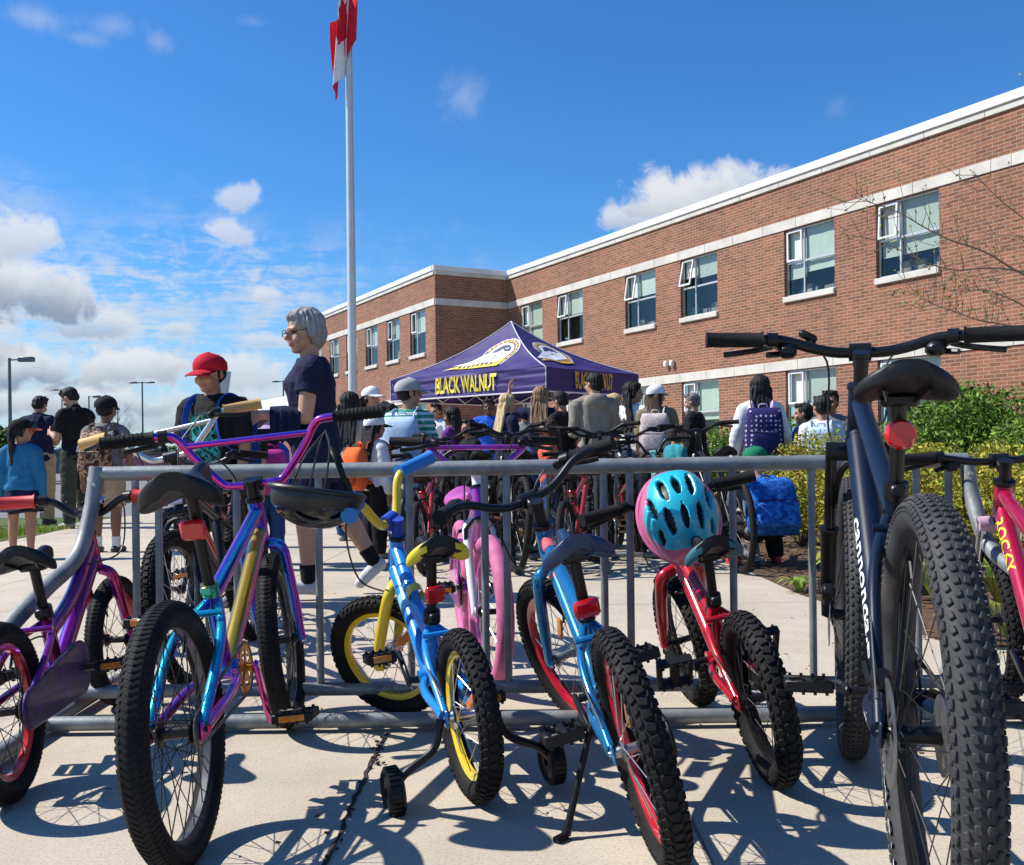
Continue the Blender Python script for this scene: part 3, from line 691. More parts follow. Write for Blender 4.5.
shrub(868, 424, 11.5, 1.5, GR, 'low green shrub seen under the black bicycle saddle', n=7000, group='shrubs along the school wall')
shrub(716, 424, 14.5, 1.7, GR, 'rounded green shrub between bearded man and girl with patterned backpack', n=7000, group='shrubs along the school wall')
shrub(779, 420, 13.0, 1.0, GR, 'small green shrub left of the boy in white shirt', n=5000, group='shrubs along the school wall')
shrub(650, 430, 16.0, 1.6, GR, 'green shrub partly hidden behind the girl with pale backpack', n=5000, group='shrubs along the school wall')
shrub(1075, 372, 8.2, 1.9, GR, 'tall green shrub cut off by the right edge', n=9000, group='shrubs along the school wall')
shrub(905, 447, 7.6, 1.25, YE, 'golden leaved shrub behind the right end of the bike rack', n=11000, leaf=.019, group='golden shrubs in the planting bed')
shrub(985, 449, 7.0, 1.3, YE, 'golden leaved shrub below the large green shrub', n=11000, leaf=.019, group='golden shrubs in the planting bed')
shrub(800, 437, 8.6, 1.3, YE, 'golden leaved shrub beside the crouching child', n=10000, leaf=.019, group='golden shrubs in the planting bed')
shrub(850, 448, 8.0, 1.0, YE, 'golden leaved shrub behind the black bicycle frame', n=5500, leaf=.019, group='golden shrubs in the planting bed')
shrub(1060, 455, 6.2, 1.2, YE, 'golden leaved shrub cut off by the right edge', n=6000, leaf=.019, group='golden shrubs in the planting bed')
# hosta like plants in the bed
def hosta(x, y, s, label):
    z0 = gz(x, y); r = MB()
    for i in range(18):
        a = random.uniform(0, 2 * pi); L = s * random.uniform(.6, 1.1); d = V3((cos(a), sin(a), 0)); w = V3((-sin(a), cos(a), 0)) * L * .13
        pts = [d * .01, d * L * .35 + V3((0, 0, L * .55)), d * L * .75 + V3((0, 0, L * .62)), d * L * 1.05 + V3((0, 0, L * .42))]; wd_ = [.2, 1, .8, .05]
        for j in range(3): r.quad(pts[j] - w * wd_[j], pts[j] + w * wd_[j], pts[j + 1] + w * wd_[j + 1], pts[j + 1] - w * wd_[j + 1], m=i % 2)
    o = r.build('leafy_plant', [ML_G2, ML_YG], None, recalc=False, angle=180); o.location = (x, y, z0); tag(o, label, 'plant', 'low leafy plants in the planting bed')
for (px, py, Y, s, lb) in ((1010, 600, 4.6, .42, 'broad leaved plant right of the front tyre of the red mountain bike'), (1015, 680, 3.9, .3, 'low leafy plant at the bed corner by the right edge'), (800, 600, 5.6, .13, 'tiny green weed at the concrete edge left of the black bicycle'), (850, 570, 6.1, .3, 'leafy plant behind the fork of the black bicycle'), (905, 560, 5.6, .34, 'leafy plant seen through the rear wheel of the black bicycle'), (940, 590, 5.0, .34, 'leafy plant behind the end post of the rack')):
    q_ = at(px, py, Y); hosta(q_.x, Y, s, lb)
# bare spring tree reaching in from the right
tx, ty = 3.25, 4.7; tr_ = empty('bare_tree', (tx, ty, gz(tx, ty)), label='young tree with thin budding branches reaching in at the right edge', cat='tree')
mb = MB(); mb.tube(crv([(0, 0, 0), (.03, .02, .8), (-.02, 0, 1.7), (.03, .03, 2.8), (0, 0, 3.8)], 4), [.075 - .004 * i for i in range(17)], 10); mb.build('trunk', M_BARK, tr_)
M_BUD = leafmat('bud_leaf', (.30, .30, .08)); M_TWIG = cm('young_bark', (.20, .15, .11), rough=.9, scale=30, var=.3)
def branch(pix, Y0, Y1, r0=.011):
    r0 *= .6
    n = len(pix); W = [at(a, b_, lerp(Y0, Y1, i / (n - 1))) - V3((tx, ty, gz(tx, ty))) for i, (a, b_) in enumerate(pix)]
    st = V3((0.0, 0, max(.5, W[0].z - .25))); P = crv([st] + W, 4); mb = MB(); bm_ = MB(); N = len(P)
    mb.tube(P, [r0 * (1 - .85 * i / (N - 1)) for i in range(N)], 6)
    for i in range(5, N - 1):
        for rep in range(2):
            if random.random() < .72:
                d = (P[i + 1] - P[i]).normalized(); s = (d.orthogonal()); s = Matrix.Rotation(random.uniform(0, 6.28), 3, d) @ s; L = random.uniform(.05, .2)
                e1 = P[i] + (d * .6 + s * .6) * L * .5; e2 = P[i] + (d * .75 + s * .55 + V3((0, 0, .25))) * L
                mb.tube([P[i], e1, e2], [.0018, .0014, .0008], 4)
                for e in (e1, e2):
                    for k in range(random.choice((1, 2, 3, 4))):
                        a = V3(np.random.normal(size=3)).normalized(); u_ = a.orthogonal().normalized(); w_ = a.cross(u_); z = random.uniform(.005, .011); bm_.quad(e - u_ * z, e + w_ * z * .5, e + u_ * z, e - w_ * z * .5)
    b = mb.build('branch', M_TWIG, tr_); bm_.build('buds', M_BUD, b, recalc=False)['kind'] = 'stuff'
branch([(1090, 305), (1024, 275), (985, 252), (950, 240), (922, 226), (898, 212), (872, 203), (850, 196)], 4.75, 4.3)
branch([(1100, 290), (1024, 272), (990, 268), (955, 270), (925, 262), (898, 249), (875, 240), (858, 236)], 4.6, 4.2, .010)
branch([(1090, 340), (1024, 306), (1008, 298), (985, 290), (955, 291), (928, 284)], 4.7, 4.2, .009)
branch([(1110, 350), (1010, 326), (982, 321), (955, 312), (930, 303), (912, 294), (897, 287)], 4.5, 4.1, .008)
branch([(1090, 250), (1040, 228), (1010, 208), (990, 190), (972, 170)], 4.8, 4.5, .009)
branch([(1100, 235), (1050, 240), (1024, 236), (1000, 235), (975, 232)], 4.8, 5.0, .008)
branch([(1100, 150), (1050, 120), (1035, 60)], 4.8, 4.6, .010)

# far trees, far cars
def bare_far(px, Y, H_, label):
    p = at(px, 450, Y); r = empty('leafless_tree', (p.x, Y, gz(p.x, Y)), label=label, cat='tree'); mb = MB(); mb.tube([(0, 0, 0), (.05, 0, H_ * .35), (0, 0, H_ * .9)], [.13, .1, .03], 7); mb.build('trunk', M_BARK, r); mb = MB()
    def rec(p0, d, L, rad, k):
        p1 = p0 + d * L; mb.tube([p0, (p0 + p1) / 2 + V3((random.uniform(-.05, .05),) * 3) * L, p1], [rad, rad * .8, rad * .6], 4)
        if k > 0:
            for q_ in range(3): rec(p1 if q_ else (p0 + p1) / 2, (d + V3((random.uniform(-.8, .8), random.uniform(-.8, .8), random.uniform(-.1, .6)))).normalized(), L * .68, rad * .6, k - 1)
    for i in range(7):
        a = i * .9; rec(V3((0, 0, H_ * random.uniform(.3, .7))), V3((cos(a) * .7, sin(a) * .7, .8)).normalized(), H_ * .17, .026, 3)
    mb.build('crown', cm('far_twigs', (.30, .27, .25), rough=.95), r)
bare_far(118, 75, 5.6, 'leafless tree in the distance beyond the boy with camouflage backpack')
for (px, Y, w, h, lb) in ((6, 90, 11, 4.2, 'dense dark tree on the horizon at the far left'), (-30, 88, 13, 5.0, 'broad far tree just outside the left edge'), (57, 140, 9, 3.0, 'small green tree on the horizon between the two men'), (168, 150, 16, 3.3, 'green far tree line clump behind the red cap boy'), (140, 160, 14, 3.0, 'low green far tree right of the camouflage backpack boy')):
    p = at(px, 450, Y); r = empty('far_tree', (p.x, Y, -.25), label=lb, cat='tree', group='trees on the far side of the car park')
    mb = MB(); mb.tube([(0, 0, 0), (0, 0, h * .7)], [.25, .12], 7); mb.build('trunk', M_BARK, r)
    link('crown', leafcloud([((random.uniform(-.38, .38) * w, random.uniform(-1, 1), h * random.uniform(.3, .68)), (w * random.uniform(.1, .2), 1.5, h * random.uniform(.22, .32))) for k in range(9)], 4200, .3, [ML_D, ML_G]), r)
def car(px, Y, rz, col, label):
    p = at(px, 450, Y); r = empty('parked_car', (p.x, Y, gz(p.x, Y)), radians(rz), label, 'car', 'cars parked beyond the plaza')
    prof = [(-2.2, .35), (-2.22, .75), (-2.05, .95), (-1.5, 1.02), (-.95, 1.42), (.55, 1.45), (1.2, 1.0), (2.0, .9), (2.2, .7), (2.2, .35)]
    rings = []
    for y_, sc, dz in ((-.88, .96, 0), (-.86, 1, 0), (-.6, 1, .02), (.6, 1, .02), (.86, 1, 0), (.88, .96, 0)): rings.append([V3((x * sc, y_ * (0.80 if z > 1.1 else 1), z + dz * (z > .8))) for x, z in prof])
    mb = MB(); mb.loft(rings); mb.build('body', cm('car_paint_' + str(col), col, rough=.25, coat=.8, var=.03), r)
    mb = MB()
    for s in (-1, 1): mb.prism([(-1.35, 1.02), (-.9, 1.36), (.5, 1.38), (1.05, 1.02)], -.01, .01, T=Matrix.Translation((0, s * .80, 0)) @ Matrix.Rotation(pi / 2, 4, 'X'))
    mb.build('side_window', cm('car_glass', (.03, .035, .04), rough=.08), r)
    for x in (-1.35, 1.38):
        for s in (-1, 1):
            mb = MB(); mb.lathe([(.05, -.1), (.31, -.1), (.33, -.06), (.33, .06), (.31, .1), (.05, .1)], 20, o=(x, s * .82, .33)); mb.build('wheel', cm('car_tyre', (.03, .03, .03)), r)
car(58, 46, 8, (.06, .065, .08), 'dark car parked between the two men in polo shirts'); car(4, 40, 90, (.35, .36, .38), 'grey car parked at the far left edge'); car(160, 60, 0, (.3, .05, .05), 'dark red car parked far behind the red cap boy')
# ------------------------------------------------------------------ bike racks
M_GALV = cm('galvanised_steel', (.235, .25, .25), rough=.55, metal=.35, scale=14, var=.28, dirt=.4, bump=.12, bscale=80)
def bike_rack(label, xl, xr, Y, zt, bars, simple=False, hoop=True):
    r = empty('bike_rack', ((xl + xr) / 2, Y, gz(0, Y)), label=label, cat='bike rack'); X0 = (xl + xr) / 2; g0 = gz(0, Y); a, b_ = xl - X0, xr - X0; zt -= g0
    mb = MB(); mb.tube([(a, 0, zt + .002), (b_, 0, zt + .012)], .0225, 16); mb.build('top_rail', M_GALV, r)
    for dy, zz in ((-.2, .03), (.0, .072)):
        mb = MB(); mb.tube([(a - .09, dy, zz), (b_ + .12, dy, zz)], .0205, 14); mb.build('base_rail', M_GALV, r)
    for x in bars:
        mb = MB(); mb.tube([(x - X0, 0.0, zt - .01), (x - X0, 0, .08)], .0115, 10); mb.build('upright', M_GALV, r)
    for x, sg in ((a, -1), (b_, 1)):
        mb = MB(); mb.tube(crv([(x, 0, zt + .020), (x + sg * .004, -.04, zt - .11), (x + sg * .008, -.13, zt - .235), (x + sg * .012, -.33, zt - .305), (x + sg * .02, -.54, zt - .395), (x + sg * .02, -.72, zt - .55), (x + sg * .02, -.78, .03)], 6), .0225, 16); e = mb.build('end_leg', M_GALV, r)
        mb = MB(); mb.tube([(x + sg * .05, -.8, .028), (x + sg * .09, .36, .028)], .022, 12); mb.build('foot_tube', M_GALV, r)
        mb = MB(); mb.lathe([(.0001, -.036), (.009, -.036), (.009, -.028), (.0001, -.028)], 6, o=(x, 0, zt - .03), ax='Y'); mb.build('bolt', M_ALU, e)
    return r
bx = lambda px: (px - 512) / 1000 * 3.0
zt_ = at(530, 469.5, 3.0).z
bike_rack('long galvanised steel bike rack in the foreground with bicycles in it', -1.245, 1.36, 3.0, zt_, [bx(p) for p in (135, 158, 236, 318, 409, 484, 506, 603, 629, 707, 732, 811, 836, 916, 948)])
bike_rack('second steel bike rack behind, in front of the waiting crowd', -.85, 1.72, 7.9, .66, [-.8 + .18 * k for k in range(14)])

# ------------------------------------------------------------------ bicycles
M_TYRE = cm('tyre_rubber', (.010, .010, .0105), rough=.75, scale=16, var=.4, dirt=.22, spec=.22); M_TYRED = cm('dusty_tyre', (.030, .030, .031), rough=.7, scale=14, var=.45, dirt=.55, spec=.4)
M_BLK = cm('black_plastic', (.008, .008, .009), rough=.45, var=.3, spec=.3); M_BLKM = cm('black_metal', (.010, .010, .011), rough=.34, metal=.2, var=.2, spec=.4); M_RUB = cm('grip_rubber', (.009, .009, .0095), rough=.75, bump=.4, bscale=300, spec=.25)
M_CHROME = cm('chrome', (.62, .63, .64), rough=.18, metal=1, var=.05); M_STEEL = cm('dull_steel', (.34, .34, .34), rough=.38, metal=.9); M_CHAIN = cm('chain_steel', (.12, .11, .10), rough=.45, metal=.8)
M_REDREF = cm('red_reflector', (.55, .008, .012), rough=.12, var=.15, scale=90, coat=.6); M_ORREF = cm('amber_reflector', (.65, .2, .015), rough=.15, var=.2, scale=120, coat=.5); M_CABLE = cm('cable_black', (.012, .012, .012), rough=.5)
M_SPOKE = cm('spoke_steel', (.5, .5, .5), rough=.3, metal=.9); M_SPOKEB = cm('spoke_black', (.03, .03, .03), rough=.4, metal=.6)
def paint(name, col, metal=.35, rough=.28, **k): return cm(name, col, metal=metal, rough=rough, coat=.8, var=.06, scale=6, **k)
def blend_paint(name, stops, axis=(0, 0, 1), nscale=1.2, pos=(0, 0, 0), posw=0.0, metal=.75, rough=.22, namt=.15, coat=.6):
    """heat tinted / candy paint: the colour follows the tube surface (object space normal and position)"""
    m = bpy.data.materials.new(name); m.use_nodes = True; q = G(m.node_tree); b = m.node_tree.nodes['Principled BSDF']
    t = q.n('ShaderNodeTexCoord'); d = q.n('ShaderNodeVectorMath', operation='DOT_PRODUCT'); q.l(t.outputs['Normal'], d.inputs[0]); d.inputs[1].default_value = V3(axis).normalized()
    d2 = q.n('ShaderNodeVectorMath', operation='DOT_PRODUCT'); q.l(t.outputs['Object'], d2.inputs[0]); d2.inputs[1].default_value = pos
    f = q.math('ADD', q.math('MULTIPLY_ADD', d.outputs['Value'], .5 - posw / 2, .5), q.math('MULTIPLY', d2.outputs['Value'], posw))
    f = q.math('ADD', f, q.math('MULTIPLY', q.math('SUBTRACT', q.noise(t.outputs['Object'], nscale * 3, 3), .5), namt * 2))
    c = q.ramp(f, stops); q.l(c, b.inputs['Base Color']); b.inputs['Metallic'].default_value = metal; b.inputs['Roughness'].default_value = rough; b.inputs['Coat Weight'].default_value = coat; b.inputs['Coat Roughness'].default_value = .05
    return m

def rotm(o, ax, ang): return Matrix.Translation(o) @ Matrix.Rotation(ang, 4, V3(ax)) @ Matrix.Translation(-V3(o))
def frame_from(p0, p1, side):
    """4x4: x along p0->p1, z towards side"""
    x = (V3(p1) - V3(p0)).normalized(); z = V3(side); z = (z - x * z.dot(x)).normalized(); y = z.cross(x)
    return Matrix(((x.x, y.x, z.x, p0[0]), (x.y, y.y, z.y, p0[1]), (x.z, y.z, z.z, p0[2]), (0, 0, 0, 1)))
def tube_text(body, p0, p1, off, rad, size, side, m, parent, bold=.02, flip=False, sx=1.0, name='lettering'):
    """letters wrapped on a tube: along p0->p1 from off, facing side"""
    vs, fs = text_mesh(body, bold); T = frame_from(p0, p1, side); h = .35 * size; out = []
    for (x, y) in vs:
        x, y = x * size * sx + off, y * size - h
        a = y / rad; out.append(T @ V3((x, rad * sin(a) * 1.0, rad * cos(a))))
    mb = MB(); mb.add(out, fs); return mb.build(name, m, parent, recalc=False, smooth=False)
def tyre_mesh(c, R, tw, T, tread, m=0):
    mb = MB(); r = tw / 2; prof = []
    for k in range(14):
        a = 2 * pi * k / 14; prof.append((R - r + r * cos(a) * (1.0 if cos(a) < 0 else .97), r * sin(a)))
    mb.lathe(prof, 72, o=c, ax='Y', T=T)
    def block(th, phi, sz, yaw=0):
        rr = R - r; p = V3(((rr + r * .97 * cos(phi)) * cos(th), r * sin(phi), (rr + r * .97 * cos(phi)) * sin(th)))
        tn = V3((-sin(th), 0, cos(th))); nn = V3((cos(phi) * cos(th), sin(phi), cos(phi) * sin(th))); bb = nn.cross(tn)
        M = Matrix(((tn.x, bb.x, nn.x), (tn.y, bb.y, nn.y), (tn.z, bb.z, nn.z)))
        if yaw: M = M @ Matrix.Rotation(yaw, 3, 'Z')
        mb.box(V3(c) + p, sz, M, b=min(sz) * .2, T=T)
    if tread in ('knob', 'mtb'):
        pitch = tw * (.42 if tread == 'knob' else .33); n = int(2 * pi * R / pitch); h = tw * (.12 if tread == 'knob' else .10)
        for i in range(n):
            th = 2 * pi * i / n; d = pi / n
            if tread == 'mtb':
                for ph in (-12, 13): block(th, radians(ph), (pitch * .58, tw * .135, h), .15 if ph > 0 else -.15)
                for ph in (-34, 36): block(th + d, radians(ph), (pitch * .54, tw * .135, h), .3 if ph > 0 else -.3)
                for ph in (-62, 62): block(th, radians(ph), (pitch * .62, tw * .14, h * 1.1))
                for ph in (-78, 78): block(th + d, radians(ph), (pitch * .3, tw * .08, h * .6))
            else:
                block(th, 0, (pitch * .62, tw * .34, h), .25 if i % 2 else -.25)
                for ph in (-38, 38): block(th + d, radians(ph), (pitch * .60, tw * .25, h * 1.05), .35 if ph > 0 else -.35)
                for ph in (-72, 72): block(th, radians(ph), (pitch * .55, tw * .2, h))
    elif tread == 'slick':
        n = int(2 * pi * R / .0135)
        for i in range(n):
            th = 2 * pi * i / n
            for ph, yw in ((-16, .5), (16, -.5)): block(th, radians(ph), (.0060, tw * .36, .0012), yw)
            for ph, yw in ((-50, .35), (50, -.35)): block(th, radians(ph), (.0062, tw * .34, .0011), yw)
            for ph in (-80, 80): block(th, radians(ph), (.006, tw * .16, .0009))
    return mb
def wheel(name, parent, c, R, tw, T, s):
    rw = tw * .52; ro = R - tw * .80; dp = s.get('rim_depth', .016); ri = ro - dp
    mb = MB(); mb.lathe([(ro, -rw / 2), (ro + .006, -rw / 2), (ro + .006, -rw / 2 + .003), (ro, -rw / 2 + .004), (ro, rw / 2 - .004), (ro + .006, rw / 2 - .003), (ro + .006, rw / 2), (ro, rw / 2), (ri, rw * .22), (ri, -rw * .22)], 64, o=c, ax='Y', T=T)
    w = mb.build(name, s['rim'], parent)
    ty = tyre_mesh(c, R, tw, T, s.get('tread', 'knob')).build('tyre', s.get('tyre', M_TYRE), w)
    hw = s.get('hubw', .036); hr = s.get('hubr', .016); mb = MB()
    mb.lathe([(.005, -hw - .022), (.005, hw + .022), (.010, hw + .010), (hr * .7, hw), (hr * 1.25, hw - .003), (hr * 1.25, hw - .007), (hr * .62, hw - .011), (hr * .62, -hw + .011), (hr * 1.25, -hw + .007), (hr * 1.25, -hw + .003), (hr * .7, -hw), (.010, -hw - .010)], 20, o=c, ax='Y', T=T); mb.build('hub', s.get('hub', M_BLKM), w)
    n = s.get('spokes', 28); mb = MB()
    for i in range(n):
        th = 2 * pi * i / n; sd = 1 if i % 2 else -1; tilt = (1 if (i // 2) % 2 else -1) * .95; a = th + tilt
        p0 = V3(c) + V3((hr * 1.15 * cos(a), sd * (hw - .005), hr * 1.15 * sin(a))); p1 = V3(c) + V3(((ri + .002) * cos(th), sd * .004, (ri + .002) * sin(th)))
        mb.tube([p0, p1], s.get('spoke_r', .00115), 4, T=T)
    mb.build('spokes', s.get('spoke', M_SPOKE), w)
    mb = MB(); th = s.get('valve', 1.0); mb.tube([V3(c) + V3((ri * cos(th), 0, ri * sin(th))), V3(c) + V3(((ri - .035) * cos(th), 0, (ri - .035) * sin(th)))], .0032, 6, T=T); mb.build('valve', M_BLK, w)
    if s.get('wreflect'):
        th = s['wreflect']; mb = MB(); rr = (ri + hr) * .62; M3 = Matrix(((cos(th), 0, -sin(th)), (0, 1, 0), (sin(th), 0, cos(th)))); mb.box(V3(c) + V3((rr * cos(th), .012, rr * sin(th))), (.07, .008, .024), M3, b=.004, T=T); mb.build('wheel_reflector', M_ORREF, w)
    return w
def saddle_mesh(L, W, thick=.045, dish=.012, nose=.2, nseg=30, m2=False):
    """x forward; rear at -L*.45; origin at the rail clamp below the seat"""
    mb = MB(); rings = []; K = 32
    for i in range(nseg + 1):
        t = i / nseg; x = -L * .45 + L * t
        wr = W / 2 * (1 - (max(0, .18 - t) / .18) ** 2.4 * .55); k = max(0, min(1, (t - .16) / .5)); k = k * k * (3 - 2 * k)
        w = lerp(wr, W * nose / 2 * (1 - .15 * t), k)
        if t > .9: w *= sqrt(max(.04, 1 - ((t - .9) / .1) ** 2))
        zt = .045 + .016 * max(0, (.25 - t) / .25) - dish * sin(min(1, t / .8) * pi) - .010 * max(0, (t - .8) / .2) ** 2
        th = lerp(thick, thick * .85, t) * (1 if t < .95 else .7); ring = []
        for j in range(K):
            a = 2 * pi * j / K; c_, s_ = cos(a), sin(a); e = .72
            yy = w * (abs(c_) ** e) * (1 if c_ > 0 else -1); zz = (abs(s_) ** e) * (1 if s_ > 0 else -1)
            if s_ < 0: zz += .95 * (1 - (abs(yy) / (w + 1e-6)) ** 2) * abs(zz)
            drop = .30 * (abs(yy) / (W / 2 + 1e-6)) ** 2 * thick
            ring.append(V3((x, yy, zt - th * .5 + zz * th * .5 - drop)))
        rings.append(ring)
    mb.loft(rings); return mb
def box_between(mb, p0, p1, w, h, side=(0, 1, 0), m=0, T=None, b=.003):
    x = (V3(p1) - V3(p0)); L = x.length; x.normalize(); z = V3(side); z = (z - x * z.dot(x)).normalized(); y = z.cross(x)
    mb.box((V3(p0) + V3(p1)) / 2, (L, h, w), Matrix(((x.x, y.x, z.x), (x.y, y.y, z.y), (x.z, y.z, z.z))), b=b, m=m, T=T)
def pedal(parent, c, ang, s, side, T=None):
    L, W, H_ = s.get('pedal', (.085, .085, .024)); mb = MB(); R_ = Matrix.Rotation(ang, 3, 'Y'); C = V3(c) + V3((0, side * (W / 2 + .014), 0)); I = Matrix.Translation(C) @ R_.to_4x4()
    for x in (-1, 1):
        mb.box((x * (L / 2 - .006), 0, 0), (.012, W, H_), b=.003, T=I)
    for y in (-1, 0, 1): mb.box((0, y * (W / 2 - .006), 0), (L - .026, .012 if y else .022, H_ * (.9 if y else .8)), b=.003, T=I)
    for x in (-1, 1):
        for k in range(4): mb.box((x * (L / 2 - .006), (k - 1.5) * W * .24, H_ / 2 + .002), (.010, .006, .005), T=I); mb.box((x * (L / 2 - .006), (k - 1.5) * W * .24, -H_ / 2 - .002), (.010, .006, .005), T=I)
    p = mb.build('pedal', M_BLK, parent)
    if s.get('pedal_reflector', True):
        for x in (-1, 1): mb = MB(); mb.box((x * (L / 2 + .001), 0, 0), (.004, W * .62, H_ * .62), b=.001, T=I); mb.build('pedal_reflector', M_ORREF, p)

def bicycle(name, s, rear, front, label, group=None, lean=0.0, zoff=0.0):
    """s: the measures of this bicycle; rear / front: ground points (x, y) below the axles"""
    rear = V3((rear[0], rear[1], 0)); front = V3((front[0], front[1], 0)); hd = front - rear; rz = atan2(hd.y, hd.x)
    root = empty(name, label=label, cat='bicycle', group=group)
    pitch = 0.0
    gr, gf = gz(rear.x, rear.y), gz(front.x, front.y)
    pitch = -atan2(gf - gr + s.get('fz', 0), hd.length)
    root.matrix_world = Matrix.Translation((rear.x, rear.y, gr + zoff)) @ Matrix.Rotation(rz, 4, 'Z') @ Matrix.Rotation(pitch, 4, 'Y') @ Matrix.Rotation(lean, 4, 'X')
    R, tw, wb = s['R'], s['tw'], s.get('wb', hd.length); Rf = s.get('Rf', R); RA = V3((0, 0, R)); FA = V3((wb, 0, Rf))
    HA = radians(s.get('ha', 70)); ad = V3((-cos(HA), 0, sin(HA))); A0 = V3((wb - s.get('offset', .035), 0, Rf))
    axz = lambda z: A0 + ad * ((z - Rf) / ad.z)
    hb = axz(2 * Rf + s.get('crown', .045)); ht = axz(2 * Rf + s.get('crown', .045) + s['htl']); ST = rotm(A0, ad, radians(s.get('steer', 0)))
    BB = V3((s['bb'][0], 0, s['bb'][1])); sa = radians(s.get('sa', 72)); sdv = V3((-cos(sa), 0, sin(sa))); SCt = BB + sdv * s['stl']; TOP = BB + sdv * (s['stl'] + s['post'])
    fr_m = s['frame']; tr = s.get('tr', .016)
    # frame
    fw_ = tw / 2 + .022; mb = MB(); hubw = s.get('hubw', .036) + .016
    tj = SCt - sdv * s.get('tt_drop', .02); hj = ht - ad * .03; dj = hb + ad * .03
    tt_m = (tj + hj) / 2 + V3((0, 0, s.get('tt_sag', 0))); dt_m = (BB + dj) / 2 + V3((0, 0, s.get('dt_sag', 0)))
    mb.tube(crv([tj, tt_m, hj], 6) if s.get('tt_sag') else [tj, hj], s.get('ttr', tr), 14, m=s.get('m_tt', 0)); mb.tube(crv([BB, dt_m, dj], 6) if s.get('dt_sag') else [BB, dj], s.get('dtr', tr * 1.2), 16, m=s.get('m_dt', 0))
    mb.tube([BB, SCt], tr, 14, m=s.get('m_st', 0)); mb.tube([hb, ht], s.get('hr', .021), 16, m=s.get('m_ht', 0))
    mb.lathe([(.0001, -.036), (.022, -.036), (.022, .036), (.0001, .036)], 16, o=BB, closed=False)
    for y in (-1, 1):
        cs = [BB + V3((-.01, y * .022, 0)), V3((lerp(BB.x, 0, .35), y * fw_, lerp(BB.z, R, .35))), V3((0.015, y * hubw, R))]
        mb.tube(crv(cs, 5), s.get('csr', .010), 10, m=s.get('m_cs', 0))
        ss = [SCt - sdv * s.get('ss_drop', .03) + V3((0, y * .012, 0)), V3((lerp(SCt.x, 0, .42), y * fw_, lerp(SCt.z, R, .38))), V3((0.0, y * hubw, R + .012))]
        mb.tube(crv(ss, 5), s.get('ssr', .009), 10, m=s.get('m_ss', 0))
        mb.box((.004, y * hubw, R), (.045, .006, .04), b=.004, m=s.get('m_cs', 0))
    zb = 2 * R + .012; tbr = max(.2, min(.9, (zb - R) / max(.05, SCt.z - R))); mb.tube([V3((lerp(0, SCt.x, tbr * .8), -fw_ * .95, lerp(R, SCt.z, tbr * .92))), V3((lerp(0, SCt.x, tbr * .8), fw_ * .95, lerp(R, SCt.z, tbr * .92)))], .007, 8, m=s.get('m_ss', 0))
    if s.get('gusset'): mb.tube([lerp(tj, hj, .72), lerp(BB, dj, .78)], tr * .7, 10)
    F = mb.build('frame', fr_m, root)
    TUBES = {'down': (dj, BB, s.get('dtr', tr * 1.2)), 'top': (hj, tj, s.get('ttr', tr)), 'seat': (SCt, BB, tr), 'head': (ht, hb, s.get('hr', .021))}
    for (tb, t0, t1, bm_) in s.get('bands', []):
        p0, p1, rad = TUBES[tb]; mb = MB(); mb.tube([lerp(p0, p1, t0), lerp(p0, p1, t1)], rad + .0009, 16, cap=False); mb.build('paint_band', bm_, F)
    # brake and gear cable along the frame, with clips
    mb = MB(); o_ = V3((0, .006, -(s.get('ttr', tr) + .003))); mb.tube(crv([lerp(hj, tj, .06) + o_, lerp(hj, tj, .5) + o_ + V3((0, 0, s.get('tt_sag', 0) * .9)), lerp(hj, tj, .93) + o_, SCt + V3((-.02, .02, -.06)), V3((lerp(SCt.x, 0, .5), fw_ + .008, lerp(SCt.z, R, .45))), V3((.0, hubw + .004, R + .05))], 5), .0024, 6); mb.build('frame_cable', M_CABLE, F)
    for t_ in (.0, 1.0):
        q_ = lerp(dj, BB, .02 + .94 * t_); mb = MB(); mb.tube([q_, lerp(dj, BB, .035 + .94 * t_)], s.get('dtr', tr * 1.2) * 1.035, 16); mb.build('weld', fr_m[0] if isinstance(fr_m, list) else fr_m, F)
    for (txt, tb, off, sz, side, mm_, sx) in s.get('decals', []):
        p0, p1, rad = {'down': (dj, BB, s.get('dtr', tr * 1.2)), 'downup': (BB, dj, s.get('dtr', tr * 1.2)), 'top': (hj, tj, s.get('ttr', tr)), 'topback': (tj, hj, s.get('ttr', tr)), 'stayR': (V3((lerp(SCt.x, 0, .42), -fw_, lerp(SCt.z, R, .38))), V3((0, -hubw, R + .012)), s.get('ssr', .009)), 'stayL': (V3((lerp(BB.x, 0, .35), fw_, lerp(BB.z, R, .35))), V3((.015, hubw, R)), s.get('csr', .01)), 'seat': (SCt, BB, tr)}[tb]
        tube_text(txt, p0, p1, off, rad + .0012, sz, side, mm_, F, sx=sx)
    # headset rings
    for p, q_ in ((hb, -.006), (ht, .006)): mb = MB(); mb.tube([p, p + ad * q_ * 1.6], s.get('hr', .021) + .003, 16); mb.build('headset_ring', M_BLKM, root)
    # fork
    mb = MB(); fo = s.get('fork_w', tw / 2 + .022); cr_ = hb - ad * .014; fm = s.get('fork', fr_m)
    if s.get('susp'):
        mb.tube([cr_ + V3((0, -fo - .012, 0)), cr_ + V3((0, fo + .012, 0))], .022, 10, T=ST, squash=(1, .8)); mb.tube([cr_, hb], .018, 10, T=ST)
        mb2 = MB()
        for y in (-1, 1):
            lo = V3((wb, y * fo, Rf)); up_ = cr_ + V3((0, y * fo, 0)); mid = lerp(lo, up_, .52); mb2.tube([mid, up_ + ad * .01], .0135, 12, T=ST); mb.tube([lo - ad * -.0, lerp(lo, up_, .2), mid], [.015, .019, .021], 14, T=ST); mb.tube([mid, mid + ad * .012], .0235, 12, T=ST)
